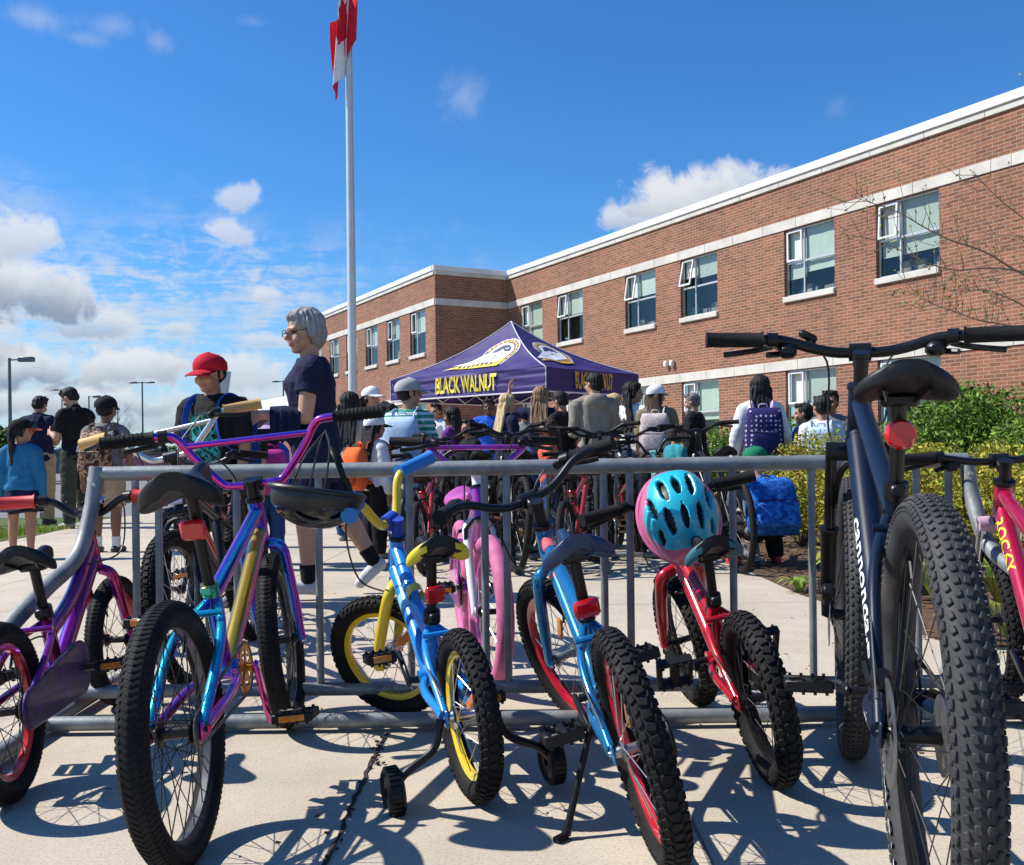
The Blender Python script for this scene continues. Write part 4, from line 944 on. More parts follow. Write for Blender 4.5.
        br = lerp(V3((wb, 0, Rf)), cr_, .60) + V3((-.01, 0, 0)); z_ = 2 * Rf + .018; mb.tube(crv([lerp(V3((wb, -fo, Rf)), cr_ + V3((0, -fo, 0)), .5), V3((axz(z_).x + .03, -fo * .6, z_)), V3((axz(z_).x + .03, fo * .6, z_)), lerp(V3((wb, fo, Rf)), cr_ + V3((0, fo, 0)), .5)], 5), .010, 8, T=ST)
        FK = mb.build('fork', fm, root); mb2.build('stanchion', s.get('stanch', M_BLKM), FK)
    else:
        for y in (-1, 1):
            mb.tube(crv([cr_ + V3((0, y * .014, .004)), cr_ + V3((0.002, y * fo * .9, -.012)), lerp(cr_, FA, .3) + V3((0, y * fo, 0)), FA + V3((-.006, y * fo * 1.02, .02)), FA + V3((0, y * fo, -.006))], 5), [s.get('fkr', .0125)] * 14 + [s.get('fkr', .0125) * .8] * 7, 12, T=ST)
            mb.box(FA + V3((0, y * fo, 0)), (.03, .006, .036), b=.003, T=ST)
        FK = mb.build('fork', fm, root)
    # wheels
    wheel('rear_wheel', root, RA, R, tw, Matrix.Identity(4), s)
    wheel('front_wheel', root, FA, Rf, s.get('twf', tw), ST, dict(s, valve=2.2))
    # stem and handlebar
    sp = s.get('spacer', .03); sl = s.get('stem', .05); top = ht + ad * sp; fwd = V3((sin(HA), 0, cos(HA)))
    cl = top + ad * s.get('stem_rise', .015) + fwd * sl; mb = MB(); mb.tube([ht, top + ad * .03], .016, 14, T=ST); mb.tube([top + ad * .032, top + ad * .042], .019, 14, T=ST)
    box_between(mb, top + ad * .012, cl, .034, .034, (0, 1, 0), T=ST, b=.008); mb.tube([cl + V3((0, -.024, 0)), cl + V3((0, .024, 0))], .021, 14, T=ST); mb.build('stem', s.get('stem_m', M_BLKM), root)
    bt = s['bar']; hw = bt['w'] / 2; rs = bt['rise']; bk = bt.get('back', .04); br_ = bt.get('r', .011); BM = bt.get('m', M_BLKM)
    roll = bt.get('roll', 0.0); B4 = ST @ Matrix.Translation(cl) @ Matrix.Rotation(roll, 4, 'Y')
    if bt['type'] == 'bmx': half = [(0, .0, 0), (0, .05, .0), (.004, .085, .012), (-.002, .15, rs * .60), (-.012, .185, rs * .93), (-.022, .225, rs * 1.0), (-bk, hw, rs)]
    elif bt['type'] == 'kid': half = [(0, 0, 0), (0, .035, .0), (.0, .06, rs * .25), (-.004, .10, rs * .85), (-.015, .145, rs), (-bk, hw, rs)]
    else: half = [(0, 0, 0), (0, .05, 0), (-.004, .10, rs * .3), (-.012, .17, rs * .95), (-bk * .6, .24, rs), (-bk, hw, rs)]
    hp = crv(half, 5); full = [V3((p.x, -p.y, p.z)) for p in hp[::-1]][:-1] + hp
    mb = MB(); mb.tube(full, br_, 12, T=B4)
    if bt['type'] == 'bmx':
        yb = .168; zb_ = rs * .78; mb.tube([(-.006, -yb, zb_), (-.006, yb, zb_)], br_ * .8, 10, T=B4)
    HB = mb.build('handlebar', BM, root); ge = V3(half[-1]); gi = V3(half[-2]); gd = (ge - gi).normalized(); gl = bt.get('gl', .12)
    for y in (-1, 1):
        f_ = lambda p: V3((p[0], p[1] * y, p[2])); mb = MB(); e = ge + gd * .004; gr_ = bt.get('gr', .0165)
        mb.tube([f_(e - gd * gl), f_(e - gd * (gl - .006)), f_(e - gd * .008), f_(e)], [gr_ * 1.22, gr_, gr_, gr_ * 1.08], 14, T=B4)
        if bt.get('ribs'):
            for k in range(9): q_ = e - gd * (gl * (.12 + .085 * k)); mb.tube([f_(q_), f_(q_ + gd * .006)], gr_ * 1.09, 14, T=B4)
        GP = mb.build('grip', bt['grip'], HB)
        if bt.get('endcap'):
            mb = MB(); mb.tube([f_(e), f_(e + gd * .012)], gr_ * 1.15, 14, T=B4); mb.build('grip_end', bt['endcap'], GP)
        if bt.get('levers', True) and (y > 0 or bt.get('levers') != 'left'):
            mb = MB(); q_ = e - gd * (gl + .022); mb.tube([f_(q_ - gd * .012), f_(q_ + gd * .012)], .017, 12, T=B4); pv = q_ + V3((.032, 0, -.012)); box_between(mb, f_(q_ + V3((.008, 0, 0))), f_(pv + V3((.006, -.02, 0))), .024, .020, (0, 0, 1), T=B4, b=.005)
            mb.tube(crv([f_(pv), f_(pv + gd * .03 + V3((.014, 0, -.006))), f_(pv + gd * .075 + V3((.010, 0, -.014))), f_(pv + gd * .115 + V3((.016, 0, -.018)))], 4), .0058, 8, T=B4, squash=(1.2, .8))
            if bt.get('shifter'): mb.box(f_(q_ + V3((.014, -.035, -.026))), (.055, .042, .032), b=.010, T=B4); mb.tube([f_(q_ + V3((.03, -.03, -.03))), f_(q_ + V3((-.01, .01, -.036)))], .007, 8, T=B4)
            mb.build('brake_lever', bt.get('lever_m', M_BLK), HB)
            cp = B4 @ f_(pv + V3((.01, -.05, .005))); mid1 = B4 @ f_(V3((.10, .07, rs * .3 - .02))); mb = MB()
            tgt = (ST @ (cr_ + V3((.03, y * .02, -.02)))) if y > 0 else (lerp(hj, tj, .25) + V3((0, -.02, -.005)))
            mb.tube(crv([cp, mid1, (mid1 + tgt) / 2 + V3((.07, y * .015, -.05)), tgt], 6), .0026, 6); mb.build('brake_cable', M_CABLE, root)
    # seat post, saddle
    mb = MB(); mb.tube([SCt - sdv * .04, TOP + sdv * .01], s.get('spr', .0128), 12); mb.build('seat_post', s.get('post_m', M_BLKM), root)
    mb = MB(); mb.tube([SCt - sdv * .014, SCt + sdv * .016], tr * 1.18, 14); mb.box(SCt + V3((-.024, 0, 0)), (.022, .026, .022), b=.004); mb.build('seat_clamp', s.get('clamp_m', M_BLKM), root)
    L, W = s.get('saddle', (.25, .15)); tilt = s.get('sad_tilt', 0.0); S4 = Matrix.Translation(TOP + V3((s.get('sad_fwd', 0), 0, .0))) @ Matrix.Rotation(-tilt, 4, 'Y')
    smb = saddle_mesh(L, W, s.get('sad_th', .05)); mb = MB(); mb.add(smb.v, smb.f, T=S4); 
    sad_m = s.get('sad_m', M_BLK)
    if isinstance(sad_m, list):
        # coloured side panels of the rear of the seat
        for k, f in enumerate(mb.f):
            c = S4.inverted() @ (sum((mb.v[i] for i in f), V3()) / len(f)); mb.mi[k] = 1 if (abs(c.y) > W * .27 and c.x < L * .05) else 0
    SD = mb.build('saddle', sad_m, root, angle=60)
    mb = MB()
    for y in (-1, 1): mb.tube(crv([(L * .42, y * .010, .012), (L * .2, y * .022, -.002), (-L * .12, y * .024, -.002), (-L * .34, y * .035, .014)], 4), .0036, 6, T=S4)
    mb.box((0, 0, -.002), (.045, .062, .022), b=.006, T=S4); mb.build('saddle_rails', M_BLKM, SD)
    if s.get('reflector'):
        rc, rsz = s['reflector']; p = BB + sdv * (s['stl'] + s['post'] * rc) + V3((-.034, 0, 0)); mb = MB(); Rr = Matrix.Rotation(-(pi / 2 - sa), 3, 'Y')
        if s.get('ref_round'): mb.lathe([(.0001, 0), (rsz[0] * .8, 0), (rsz[0], .008), (rsz[0], .018), (.0001, .018)], 28, o=p + V3((-.012, 0, 0)), ax='X', closed=False); 
        else: mb.box(p, (.016, rsz[0], rsz[1]), Rr, b=.007)
        RF = mb.build('rear_reflector', M_REDREF, root); mb = MB(); mb.box(p + V3((.016, 0, 0)), (.014, rsz[0] * .7, rsz[1] * .8), Rr, b=.003); mb.tube([p + V3((.015, 0, 0)), p + V3((.036, 0, 0))], .008, 8); mb.build('reflector_bracket', M_BLK, RF)
    # cranks, chain
    ca = radians(s.get('crank', -20)); cl_ = s.get('crank_l', .127); cw = s.get('crank_w', .062); crn = s.get('ring_r', .062); cog = s.get('cog_r', .028)
    mb = MB(); yc = -.044
    prof = [(crn - .012, yc - .0015), (crn, yc - .0015), (crn, yc + .0015), (crn - .012, yc + .0015)]; mb.lathe(prof, 40, o=BB)
    nt = max(20, int(2 * pi * crn / .0127)) 
    for i in range(nt): th = 2 * pi * i / nt; mb.box(BB + V3(((crn + .002) * cos(th), yc, (crn + .002) * sin(th))), (.006, .0028, .0055), Matrix(((cos(th), 0, -sin(th)), (0, 1, 0), (sin(th), 0, cos(th)))))
    for i in range(5): th = ca + 2 * pi * i / 5; box_between(mb, BB + V3((0, yc, 0)), BB + V3(((crn - .006) * cos(th), yc, (crn - .006) * sin(th))), .004, .012, b=.001)
    mb.tube([BB + V3((0, -cw + .008, 0)), BB + V3((0, cw - .008, 0))], .0095, 10); CK = mb.build('chainring', s.get('ring_m', M_BLKM), root)
    for y, a in ((-1, ca), (1, ca + pi)):
        e = BB + V3((cl_ * cos(a), y * cw, cl_ * sin(a))); mb = MB(); box_between(mb, BB + V3((-.014 * cos(a), y * cw, -.014 * sin(a))), e + V3((.010 * cos(a), 0, .010 * sin(a))), .013, .023, b=.005); CA = mb.build('crank_arm', s.get('crank_m', M_BLKM), root); pedal(CA, e, s.get('pedal_a', .1), s, y)
    d = RA - BB; dist = d.length; n0 = V3((-d.z, 0, d.x)).normalized() * (1 if True else 0); pts = []; base = atan2(d.z, d.x)
    for i in range(13): a = base - pi / 2 - pi + (pi) * 0 + 0; 
    for i in range(13): a = base + pi / 2 - pi * 0 + pi * i / 12; pts.append(BB + V3(((crn + .002) * cos(a), yc, (crn + .002) * sin(a))))
    for i in range(9): a = base - pi / 2 + pi * i / 8; pts.append(RA + V3(((cog + .002) * cos(a), yc, (cog + .002) * sin(a))))
    pts.append(pts[0]); mb = MB(); mb.tube(pts, .0042, 6, cap=False, squash=(1.15, .8)); mb.build('chain', M_CHAIN, root)
    mb = MB(); mb.lathe([(.012, yc - .004), (cog, yc - .002), (cog, yc + .002), (.012, yc + .004)], 20, o=RA)
    if s.get('cassette'):
        for k in range(7): rr = .026 + .0055 * k; mb.lathe([(.015, yc + .001 + .0042 * k), (rr, yc + .001 + .0042 * k), (rr, yc + .003 + .0042 * k), (.015, yc + .003 + .0042 * k)], 24, o=RA)
    mb.build('rear_sprocket', M_STEEL, root)
    if s.get('guard'):
        gm, gr_ = s['guard']; y0 = yc - .012; pl = []
        for i in range(17): a = base + pi / 2 + pi * i / 16; pl.append((BB.x + gr_ * cos(a), BB.z + gr_ * sin(a)))
        for i in range(11): a = base - pi / 2 + pi * i / 10; pl.append((RA.x + gr_ * .62 * cos(a), RA.z + gr_ * .62 * sin(a)))
        mb = MB(); T = Matrix(((1, 0, 0, 0), (0, 0, -1, 0), (0, 1, 0, 0), (0, 0, 0, 1))); mb.prism(pl, -y0 - .002, -y0 + .008, T=T); mb.tube([V3((p[0], y0 - .002, p[1])) for p in pl + pl[:1]], .006, 8); mb.build('chain_guard', gm, root)
    # brakes
    if s.get('disc'):
        for c, T_, nm in ((RA, Matrix.Identity(4), 'rear'), (FA, ST, 'front')):
            mb = MB(); yy = hubw - .012; mb.lathe([(.058, yy - .001), (.080, yy - .001), (.080, yy + .001), (.058, yy + .001)], 40, o=c, T=T_)
            for i in range(6): th = i * pi / 3; box_between(mb, c + V3((.018 * cos(th), yy, .018 * sin(th))), c + V3((.062 * cos(th + .4), yy, .062 * sin(th + .4))), .002, .009, b=0, T=T_)
            mb.build('disc_rotor', M_STEEL, root); mb = MB(); mb.box(c + V3((.052 if nm == 'rear' else -.062, yy + .004, .058)), (.062, .032, .036), Matrix.Rotation(.7, 3, 'Y'), b=.008, T=T_); mb.tube([c + V3((.05 if nm == 'rear' else -.06, yy + .02, .06)), c + V3((.07 if nm == 'rear' else -.04, yy + .024, .09))], .006, 8, T=T_); mb.build('brake_caliper', M_BLKM, root)
    if s.get('vbrake'):
        for T_, x, up_ in ((ST, axz(2 * Rf + .02).x + .028, 2 * Rf), (Matrix.Identity(4), lerp(0, SCt.x, .45) - .02, 2 * R))[:1 if s['vbrake'] == 'front' else 2]:
            mb = MB()
            for y in (-1, 1): mb.tube([V3((x, y * (fo + .004), up_ - .045)), V3((x, y * (fo + .006), up_ + .01)), V3((x, y * (fo * .6), up_ + .045))], [.009, .008, .006], 8, T=T_); mb.box((x, y * (tw * .32), up_ - .038), (.045, .012, .012), b=.003, T=T_)
            mb.tube([V3((x, -fo * .6, up_ + .045)), V3((x, fo * .6, up_ + .045))], .003, 6, T=T_); mb.build('rim_brake', M_BLKM, root)
    if s.get('derailleur'):
        mb = MB(); mb.box((.0, yc - .012, R - .035), (.05, .03, .05), Matrix.Rotation(.4, 3, 'Y'), b=.010); box_between(mb, (.01, yc - .008, R - .05), (.045, yc, R - .13), .012, .026, b=.004)
        for p in ((.02, yc, R - .075), (.045, yc, R - .13)): mb.lathe([(.004, -.004), (.022, -.003), (.022, .003), (.004, .004)], 14, o=p)
        mb.tube(crv([(.02, yc - .02, R - .03), (-.06, yc - .02, R - .02), (-.05, yc - .01, R + .06), (.03, yc + .01, R + .07)], 5), .0026, 6); mb.build('derailleur', M_BLKM, root)
    if s.get('kick_world'): s['kickstand'] = root.matrix_world.inverted() @ V3(s['kick_world'])
    if s.get('kickstand'):
        a = V3((BB.x * .62, .045, BB.z - .005)); e = V3(s['kickstand']); mb = MB(); mb.box(a + V3((0, -.01, 0)), (.05, .03, .03), b=.006); mb.tube([a, lerp(a, e, .93)], .0075, 10); mb.tube([lerp(a, e, .92), e], .010, 10); mb.tube([e, e + V3((-.02, .022, .004))], .009, 8); mb.build('kickstand', M_BLKM, root)
    for y in s.get('training', ()):
        zr = s.get('tr_r', .062); c = V3((-.015, y * s.get('tr_w', .21), zr + (.012 if s.get('tr_lift') is None else s['tr_lift']))); mb = MB(); mb.tube(crv([(0, y * (hubw + .01), R), (-.01, y * (hubw + .035), R - .06), (-.015, y * (s.get('tr_w', .21) - .03), c.z + .035), c], 5), .0095, 8)
        TWh = mb.build('training_wheel', M_BLKM, root); mb = MB(); mb.lathe([(.012, -.016), (.040, -.012), (zr - .008, -.019), (zr, -.014), (zr, .014), (zr - .008, .019), (.040, .012), (.012, .016)], 30, o=c)
        for i in range(30): th = 2 * pi * i / 30; mb.box(c + V3((zr * cos(th), 0, zr * sin(th))), (.004, .026, .005), Matrix(((cos(th), 0, -sin(th)), (0, 1, 0), (sin(th), 0, cos(th)))))
        mb.build('tyre', M_BLK, TWh)
    if s.get('bell'):
        p = B4 @ V3((.0, s['bell'], rs * .35 + .012)); mb = MB(); mb.lathe([(.001, .0), (.024, 0), (.026, .006), (.022, .018), (.012, .025), (.001, .027)], 24, o=p, ax='Z', closed=False); bl = mb.build('bell', M_CHROME, root); mb = MB(); mb.box(p + V3((0, 0, -.008)), (.022, .03, .014), b=.004); mb.tube([p + V3((-.01, .02, 0)), p + V3((-.03, .035, .01))], .004, 6); mb.build('bell_base', M_BLK, bl)
    if s.get('front_reflector'):
        p = ST @ (axz(2 * Rf + .045 + s['htl'] * .5) + V3((.036, 0, 0))); mb = MB(); mb.box(p, (.012, .05, .035), b=.005); mb.build('front_reflector', s['front_reflector'], root)
    info = dict(root=root, ST=ST, B4=B4, cl=cl, ht=ht, hb=hb, ad=ad, BB=BB, SC=SCt, TOP=TOP, F=F, s=s, FA=FA, RA=RA, hj=hj, tj=tj, dj=dj)
    return info
def G2(px, py, Y): p = at(px, py, Y); return (p.x, p.y)
def gp(px, Y): return ((px - PX0) / FPX * Y, Y)
# ------------------------------------------------------------------ the bicycles in the photo
OIL = blend_paint('oil_slick_paint', [(0.0, (.55, .02, .30)), (.22, (.30, .02, .50)), (.42, (.03, .03, .55)), (.58, (.01, .18, .80)), (.72, (.01, .48, .75)), (.88, (.02, .05, .60)), (1.0, (.30, .02, .55))], axis=(-.2, .55, .8))
OILP = blend_paint('oil_slick_pink', [(0.0, (.02, .04, .5)), (.3, (.25, .02, .5)), (.5, (.65, .02, .22)), (.75, (.7, .03, .30)), (1.0, (.05, .05, .65))], axis=(-.5, -.3, .6), nscale=.8)
OILG = blend_paint('oil_slick_gold', [(0.0, (.55, .02, .32)), (.3, (.62, .06, .25)), (.48, (.65, .40, .03)), (.8, (.70, .48, .05)), (1.0, (.35, .25, .05))], axis=(-.5, .5, .3), nscale=.7)
OILC = blend_paint('oil_slick_cyan', [(0.0, (.35, .01, .45)), (.3, (.03, .03, .55)), (.5, (.01, .30, .75)), (.72, (.02, .60, .72)), (1.0, (.02, .40, .65))], axis=(-.6, .6, .3), nscale=.8)
M_GOLDC = cm('gold_anodised', (.55, .26, .03), metal=.9, rough=.3); M_MULTI = blend_paint('oil_slick_clamp', [(0, (.02, .3, .1)), (.5, (.02, .4, .3)), (1, (.4, .3, .05))])
M_WHITE = cm('white_paint', (.75, .75, .75), rough=.35); M_YEL = cm('yellow_print', (.8, .62, .03), rough=.4)
bmx = bicycle('bicycle', dict(R=.25, tw=.055, wb=.96, bb=(.37, .29), ha=72, htl=.11, stl=.20, post=.235, sa=72, frame=[OIL, OILG, OILC, OILP], m_dt=1, m_ss=2, m_cs=3, m_tt=0, tr=.0165, dtr=.021, ttr=.018, hr=.021, csr=.011, ssr=.011, dt_sag=0.0, fork=OIL, fork_w=.055, fkr=.0145, rim=cm('grey_rim', (.16, .16, .165), metal=.7, rough=.4), rim_depth=.012, tread='slick', spokes=36, spoke=M_SPOKEB, spoke_r=.0013, hubr=.02,
    spacer=.018, stem=.03, stem_rise=.02, bar=dict(type='bmx', w=.735, rise=.155, back=.045, m=OILP, grip=M_RUB, ribs=True, gl=.135, gr=.0165, levers='left', roll=-.05), saddle=(.26, .178), sad_th=.072, sad_tilt=.16, reflector=(.62, (.056, .046)), crank=-62, crank_l=.155, crank_m=OILP, crank_w=.068, ring_m=M_GOLDC, ring_r=.055, clamp_m=M_MULTI, pedal=(.095, .095, .022), steer=4, vbrake=False, decals=[('LEGACY', 'stayR', .06, .024, (0, -1, .2), M_WHITE, 1.0)]),
    (-.622, 1.90), (-.640, 2.86), 'rainbow oil slick bicycle with tall handlebars and big black rear tyre at front left', lean=radians(-5))
M_BLUE = paint('sky_blue_paint', (.015, .26, .72), metal=.1); M_YELP = paint('yellow_paint', (.78, .56, .015), metal=0); M_BLUEG = cm('blue_rubber', (.02, .20, .55), rough=.6)
kid = bicycle('bicycle', dict(R=.190, tw=.050, wb=.755, bb=(.31, .21), ha=69, htl=.115, stl=.17, post=.16, frame=[M_BLUE], bands=[('down', .28, .42, cm('pale_blue_panel', (.25, .55, .80), rough=.3)), ('top', .5, .58, M_YELP)], tr=.018, dtr=.025, ttr=.020, tt_sag=-.03, tt_drop=.05, ssr=.010, csr=.011, fork=M_YELP, fkr=.0165, fork_w=.058, rim=M_YELP, rim_depth=.022, tread='knob', spokes=20, spoke=M_SPOKE, hub=M_CHROME, hubr=.022,
    spacer=.02, stem=.025, stem_rise=.03, stem_m=cm('blue_pad', (.01, .06, .42), rough=.6), bar=dict(type='kid', w=.45, rise=.10, back=.05, r=.0125, m=M_YELP, grip=M_BLUEG, gl=.12, gr=.02, levers='left'), saddle=(.23, .155), sad_th=.05, sad_m=[M_BLK, cm('saddle_yellow', (.72, .60, .02), rough=.45)], reflector=(.40, (.05, .046)), crank=-150, crank_l=.10, crank_w=.062, ring_r=.05, guard=(M_BLUE, .062), training=(-1, 1), tr_w=.185, tr_r=.054, tr_lift=.002, steer=48, pedal=(.08, .075, .026), wreflect=2.6),
    (-.092, 2.24), (-.325, 2.92), 'blue kids bicycle with yellow rims, yellow fork and training wheels', lean=radians(-4.5))
M_BLUED = blend_paint('metallic_blue', [(0, (.01, .05, .22)), (.45, (.01, .14, .42)), (.75, (.02, .33, .62)), (1, (.02, .18, .45))], axis=(-.3, .4, .6), metal=.55); M_REDR = paint('red_rim', (.62, .012, .03), metal=.1); M_NAVYS = cm('navy_saddle', (.006, .025, .075), rough=.4)
kick = bicycle('bicycle', dict(R=.226, tw=.052, wb=.88, bb=(.335, .25), ha=70, htl=.10, stl=.20, post=.14, frame=[M_BLUED], bands=[('top', .05, .16, cm('coral_panel', (.6, .12, .14), rough=.3)), ('down', .12, .17, M_WHITE), ('down', .19, .22, M_REDR)], tr=.0165, dtr=.019, ttr=.0165, tt_drop=.05, fork=M_BLUED, fkr=.0155, rim=M_REDR, rim_depth=.024, tread='knob', spokes=24, hub=M_STEEL,
    spacer=.035, stem=.05, stem_rise=.03, bar=dict(type='rise', w=.52, rise=.055, back=.06, grip=M_RUB, gl=.125, gr=.0175), saddle=(.24, .155), sad_th=.055, sad_m=M_NAVYS, sad_tilt=.06, reflector=(.12, (.056, .044)), crank=12, pedal_reflector=False, crank_l=.127, ring_r=.055, guard=(M_BLK, .058), steer=20, kick_world=(.098, 1.995, .008), wreflect=2.2, pedal=(.095, .085, .026), decals=[('STING', 'downup', .14, .03, (0, 1, .2), M_WHITE, 1.0)][:0]),
    (.285, 1.88), (.205, 2.75), 'metallic blue bicycle with red rims standing on its kickstand', lean=radians(-14))
M_RED = paint('candy_red_paint', (.50, .008, .02), metal=.3)
red = bicycle('bicycle', dict(R=.202, tw=.056, wb=.74, bb=(.31, .235), ha=69, htl=.09, stl=.17, post=.125, frame=[M_RED], tr=.017, dtr=.021, ttr=.019, tt_drop=.05, tt_sag=-.015, fork=M_RED, fkr=.017, fork_w=.062, rim=M_BLKM, tread='knob', spokes=24, spoke=M_SPOKEB, spacer=.02, stem=.035, stem_rise=.035, bar=dict(type='kid', w=.52, rise=.05, back=.05, grip=M_RUB, gl=.12, gr=.0175), saddle=(.23, .15), sad_th=.05, sad_m=[M_BLK, cm('teal_vinyl', (.03, .14, .17), rough=.45)], crank=-8, pedal_a=.9, pedal_reflector=False, crank_l=.114, ring_r=.055, guard=(M_BLK, .060), steer=6, pedal=(.095, .09, .026), crank_w=.088, vbrake='front'),
    (.604, 2.32), (.562, 3.04), 'small candy red bicycle with knobby tyres and a helmet over its handlebar', lean=radians(-11))
M_NAVY = blend_paint('midnight_blue_paint', [(0, (.003, .005, .011)), (.5, (.004, .008, .018)), (1, (.005, .013, .034))], axis=(-.4, .6, .5), metal=0, rough=.38, coat=.0)
M_NAVY.node_tree.nodes['Principled BSDF'].inputs['Specular IOR Level'].default_value = .22
mtb = bicycle('bicycle', dict(R=.352, tw=.06, wb=1.10, bb=(.42, .315), ha=68, htl=.13, crown=.075, stl=.40, post=.165, sa=73, frame=[M_NAVY], tr=.018, dtr=.030, ttr=.020, tt_drop=.04, hr=.026, csr=.0125, ssr=.0105, ss_drop=.05, fork=M_BLKM, susp=True, stanch=cm('stanchion_black', (.05, .05, .055), metal=.9, rough=.2), fork_w=.060, rim=M_BLKM, rim_depth=.018, tread='mtb', tyre=M_TYRED, spokes=32, spoke=M_SPOKEB, spoke_r=.0011, hubr=.022, hubw=.052,
    spacer=.045, stem=.055, stem_rise=.025, bar=dict(type='rise', w=.68, rise=.030, back=.055, r=.0125, grip=M_RUB, gl=.13, gr=.0175, shifter=True, lever_m=M_BLKM), saddle=(.27, .165), sad_th=.045, sad_tilt=.02, reflector=(.62, (.026, .026)), ref_round=True, crank=-189, pedal_reflector=False, crank_l=.17, crank_w=.075, ring_r=.075, cassette=True, derailleur=True, disc=True, steer=-3, pedal=(.10, .095, .024), decals=[('cannondale', 'down', .26, .041, (-.62, 1, .12), M_WHITE, 1.85), ('optimo', 'stayL', .10, .03, (0, 1, 0), M_WHITE, 1.0)]),
    (.604, 1.46), (.854, 2.53), 'large midnight blue mountain bicycle with fat knobby tyres at the right', lean=radians(0))
M_MAG = paint('magenta_red_paint', (.42, .006, .05), metal=.3)
rocky = bicycle('bicycle', dict(R=.252, tw=.056, wb=.92, bb=(.36, .26), ha=68, htl=.10, crown=.065, stl=.28, post=.15, frame=[M_MAG], tr=.018, dtr=.025, ttr=.02, hr=.026, fork=cm('pearl_pink_fork', (.62, .42, .52), rough=.3, coat=.6), susp=True, stanch=M_CHROME, rim=M_BLKM, tread='knob', spokes=28, spoke=M_SPOKEB, spacer=.03, stem=.05, stem_rise=.02, bar=dict(type='rise', w=.62, rise=.02, back=.05, grip=M_RUB, gl=.13, shifter=True), saddle=(.25, .15), crank=20, pedal_reflector=False, crank_l=.15, disc=True, decals=[('ROCKY', 'down', .05, .045, (-.7, 1, .1), M_YEL, 1.3)], steer=8),
    (1.215, 2.12), (1.435, 3.02), 'magenta red mountain bicycle with yellow lettering at the far right', lean=radians(0))
M_PURP = blend_paint('purple_fade_paint', [(0, (.10, .012, .32)), (.45, (.14, .012, .36)), (.6, (.28, .01, .25)), (1, (.45, .012, .08))], axis=(-.3, -.6, -.3), metal=.5)
M_GUARD = mat('purple_graphic_guard', (.030, .008, .085), rough=.5, coat=.15, var=.95, scale=16, spec=.3)
purple = bicycle('bicycle', dict(R=.202, tw=.052, wb=.90, bb=(.36, .22), ha=69, htl=.10, stl=.17, post=.13, frame=[M_PURP], tr=.018, dtr=.022, ttr=.02, tt_sag=-.03, tt_drop=.06, fork=M_PURP, fkr=.0165, rim=M_REDR, rim_depth=.022, tread='slick', spokes=24, spoke=M_SPOKEB, hub=M_BLKM, spacer=.025, stem=.03, stem_rise=.03, bar=dict(type='kid', w=.50, rise=.045, back=.05, grip=cm('red_rubber', (.60, .025, .025), rough=.55), endcap=cm('white_rubber', (.65, .6, .58), rough=.6), gl=.11, gr=.0185), saddle=(.24, .155), crank=-10, crank_l=.10, guard=(M_GUARD, .066), bell=-.03, steer=-7, pedal=(.09, .085, .026)),
    (-1.135, 2.26), (-1.238, 3.15), 'purple kids bicycle with red grips and red rims at the far left', lean=radians(-5))
M_PINKT = cm('pink_tyre', (.50, .12, .27), rough=.7, var=.25); M_PINKP = paint('pink_paint', (.55, .09, .36), metal=.1); M_VIO = paint('violet_bar', (.36, .03, .36), metal=.3)
pinkb = bicycle('bicycle', dict(R=.255, tw=.056, wb=.90, bb=(.36, .27), ha=70, htl=.10, stl=.22, post=.12, frame=[M_VIO], fork=M_WHITE, fkr=.015, rim=M_PINKP, rim_depth=.02, tyre=M_PINKT, tread='none', spokes=24, spacer=.03, stem=.03, stem_rise=.03, stem_m=M_WHITE, bar=dict(type='bmx', w=.58, rise=.10, back=.05, m=M_VIO, grip=M_RUB, gl=.12), saddle=(.24, .16), sad_m=M_PINKP, crank=10, guard=(M_PINKP, .07), vbrake=True, steer=6),
    (-.20, 4.18), (-.078, 3.32), 'pink and violet bicycle with pink tyres facing the camera behind the rack', lean=radians(2))
M_TAN = cm('tan_rubber', (.52, .32, .10), rough=.65); M_SILV = cm('brushed_silver', (.55, .55, .56), rough=.3, metal=.95)
tan_b = bicycle('bicycle', dict(R=.27, tw=.055, wb=.98, bb=(.38, .28), ha=70, htl=.11, crown=.07, stl=.30, post=.15, frame=[M_BLKM], fork=M_BLKM, susp=True, stanch=M_BLKM, fork_w=.062, rim=M_BLKM, tread='knob', spokes=28, spoke=M_SPOKE, spacer=.03, stem=.04, stem_rise=.03, bar=dict(type='bmx', w=.66, rise=.12, back=.06, m=M_SILV, grip=M_TAN, gl=.13, gr=.019), saddle=(.25, .16), crank=40, vbrake=True, steer=-8, front_reflector=M_WHITE),
    (-1.12, 4.30), (-1.05, 3.32), 'dark bicycle with silver bars and tan grips facing the camera behind the rack', lean=radians(9))

# dark bicycles round the second rack: one of each kind, then copies
def park(tree, x, y, rz, label, lean=0.0):
    tree.matrix_world = Matrix.Translation((x, y, gz(x, y))) @ Matrix.Rotation(radians(rz), 4, 'Z') @ Matrix.Rotation(radians(lean), 4, 'X'); tree['label'] = label; tree['group'] = 'bicycles parked at the second rack'; tree['category'] = 'bicycle'
pa_ = bicycle('bicycle', dict(R=.33, tw=.045, wb=1.02, bb=(.40, .29), ha=70, htl=.14, stl=.40, post=.12, frame=[M_BLKM], fork=M_BLKM, rim=M_BLKM, tread='none', spokes=24, spoke=M_SPOKEB, spacer=.06, stem=.06, stem_rise=.04, bar=dict(type='rise', w=.60, rise=.05, back=.08, grip=M_RUB), saddle=(.26, .17), crank=-30, reflector=(.2, (.05, .04)), front_reflector=M_WHITE, vbrake=True), (0, 7), (0, 8.02), 'x')['root']
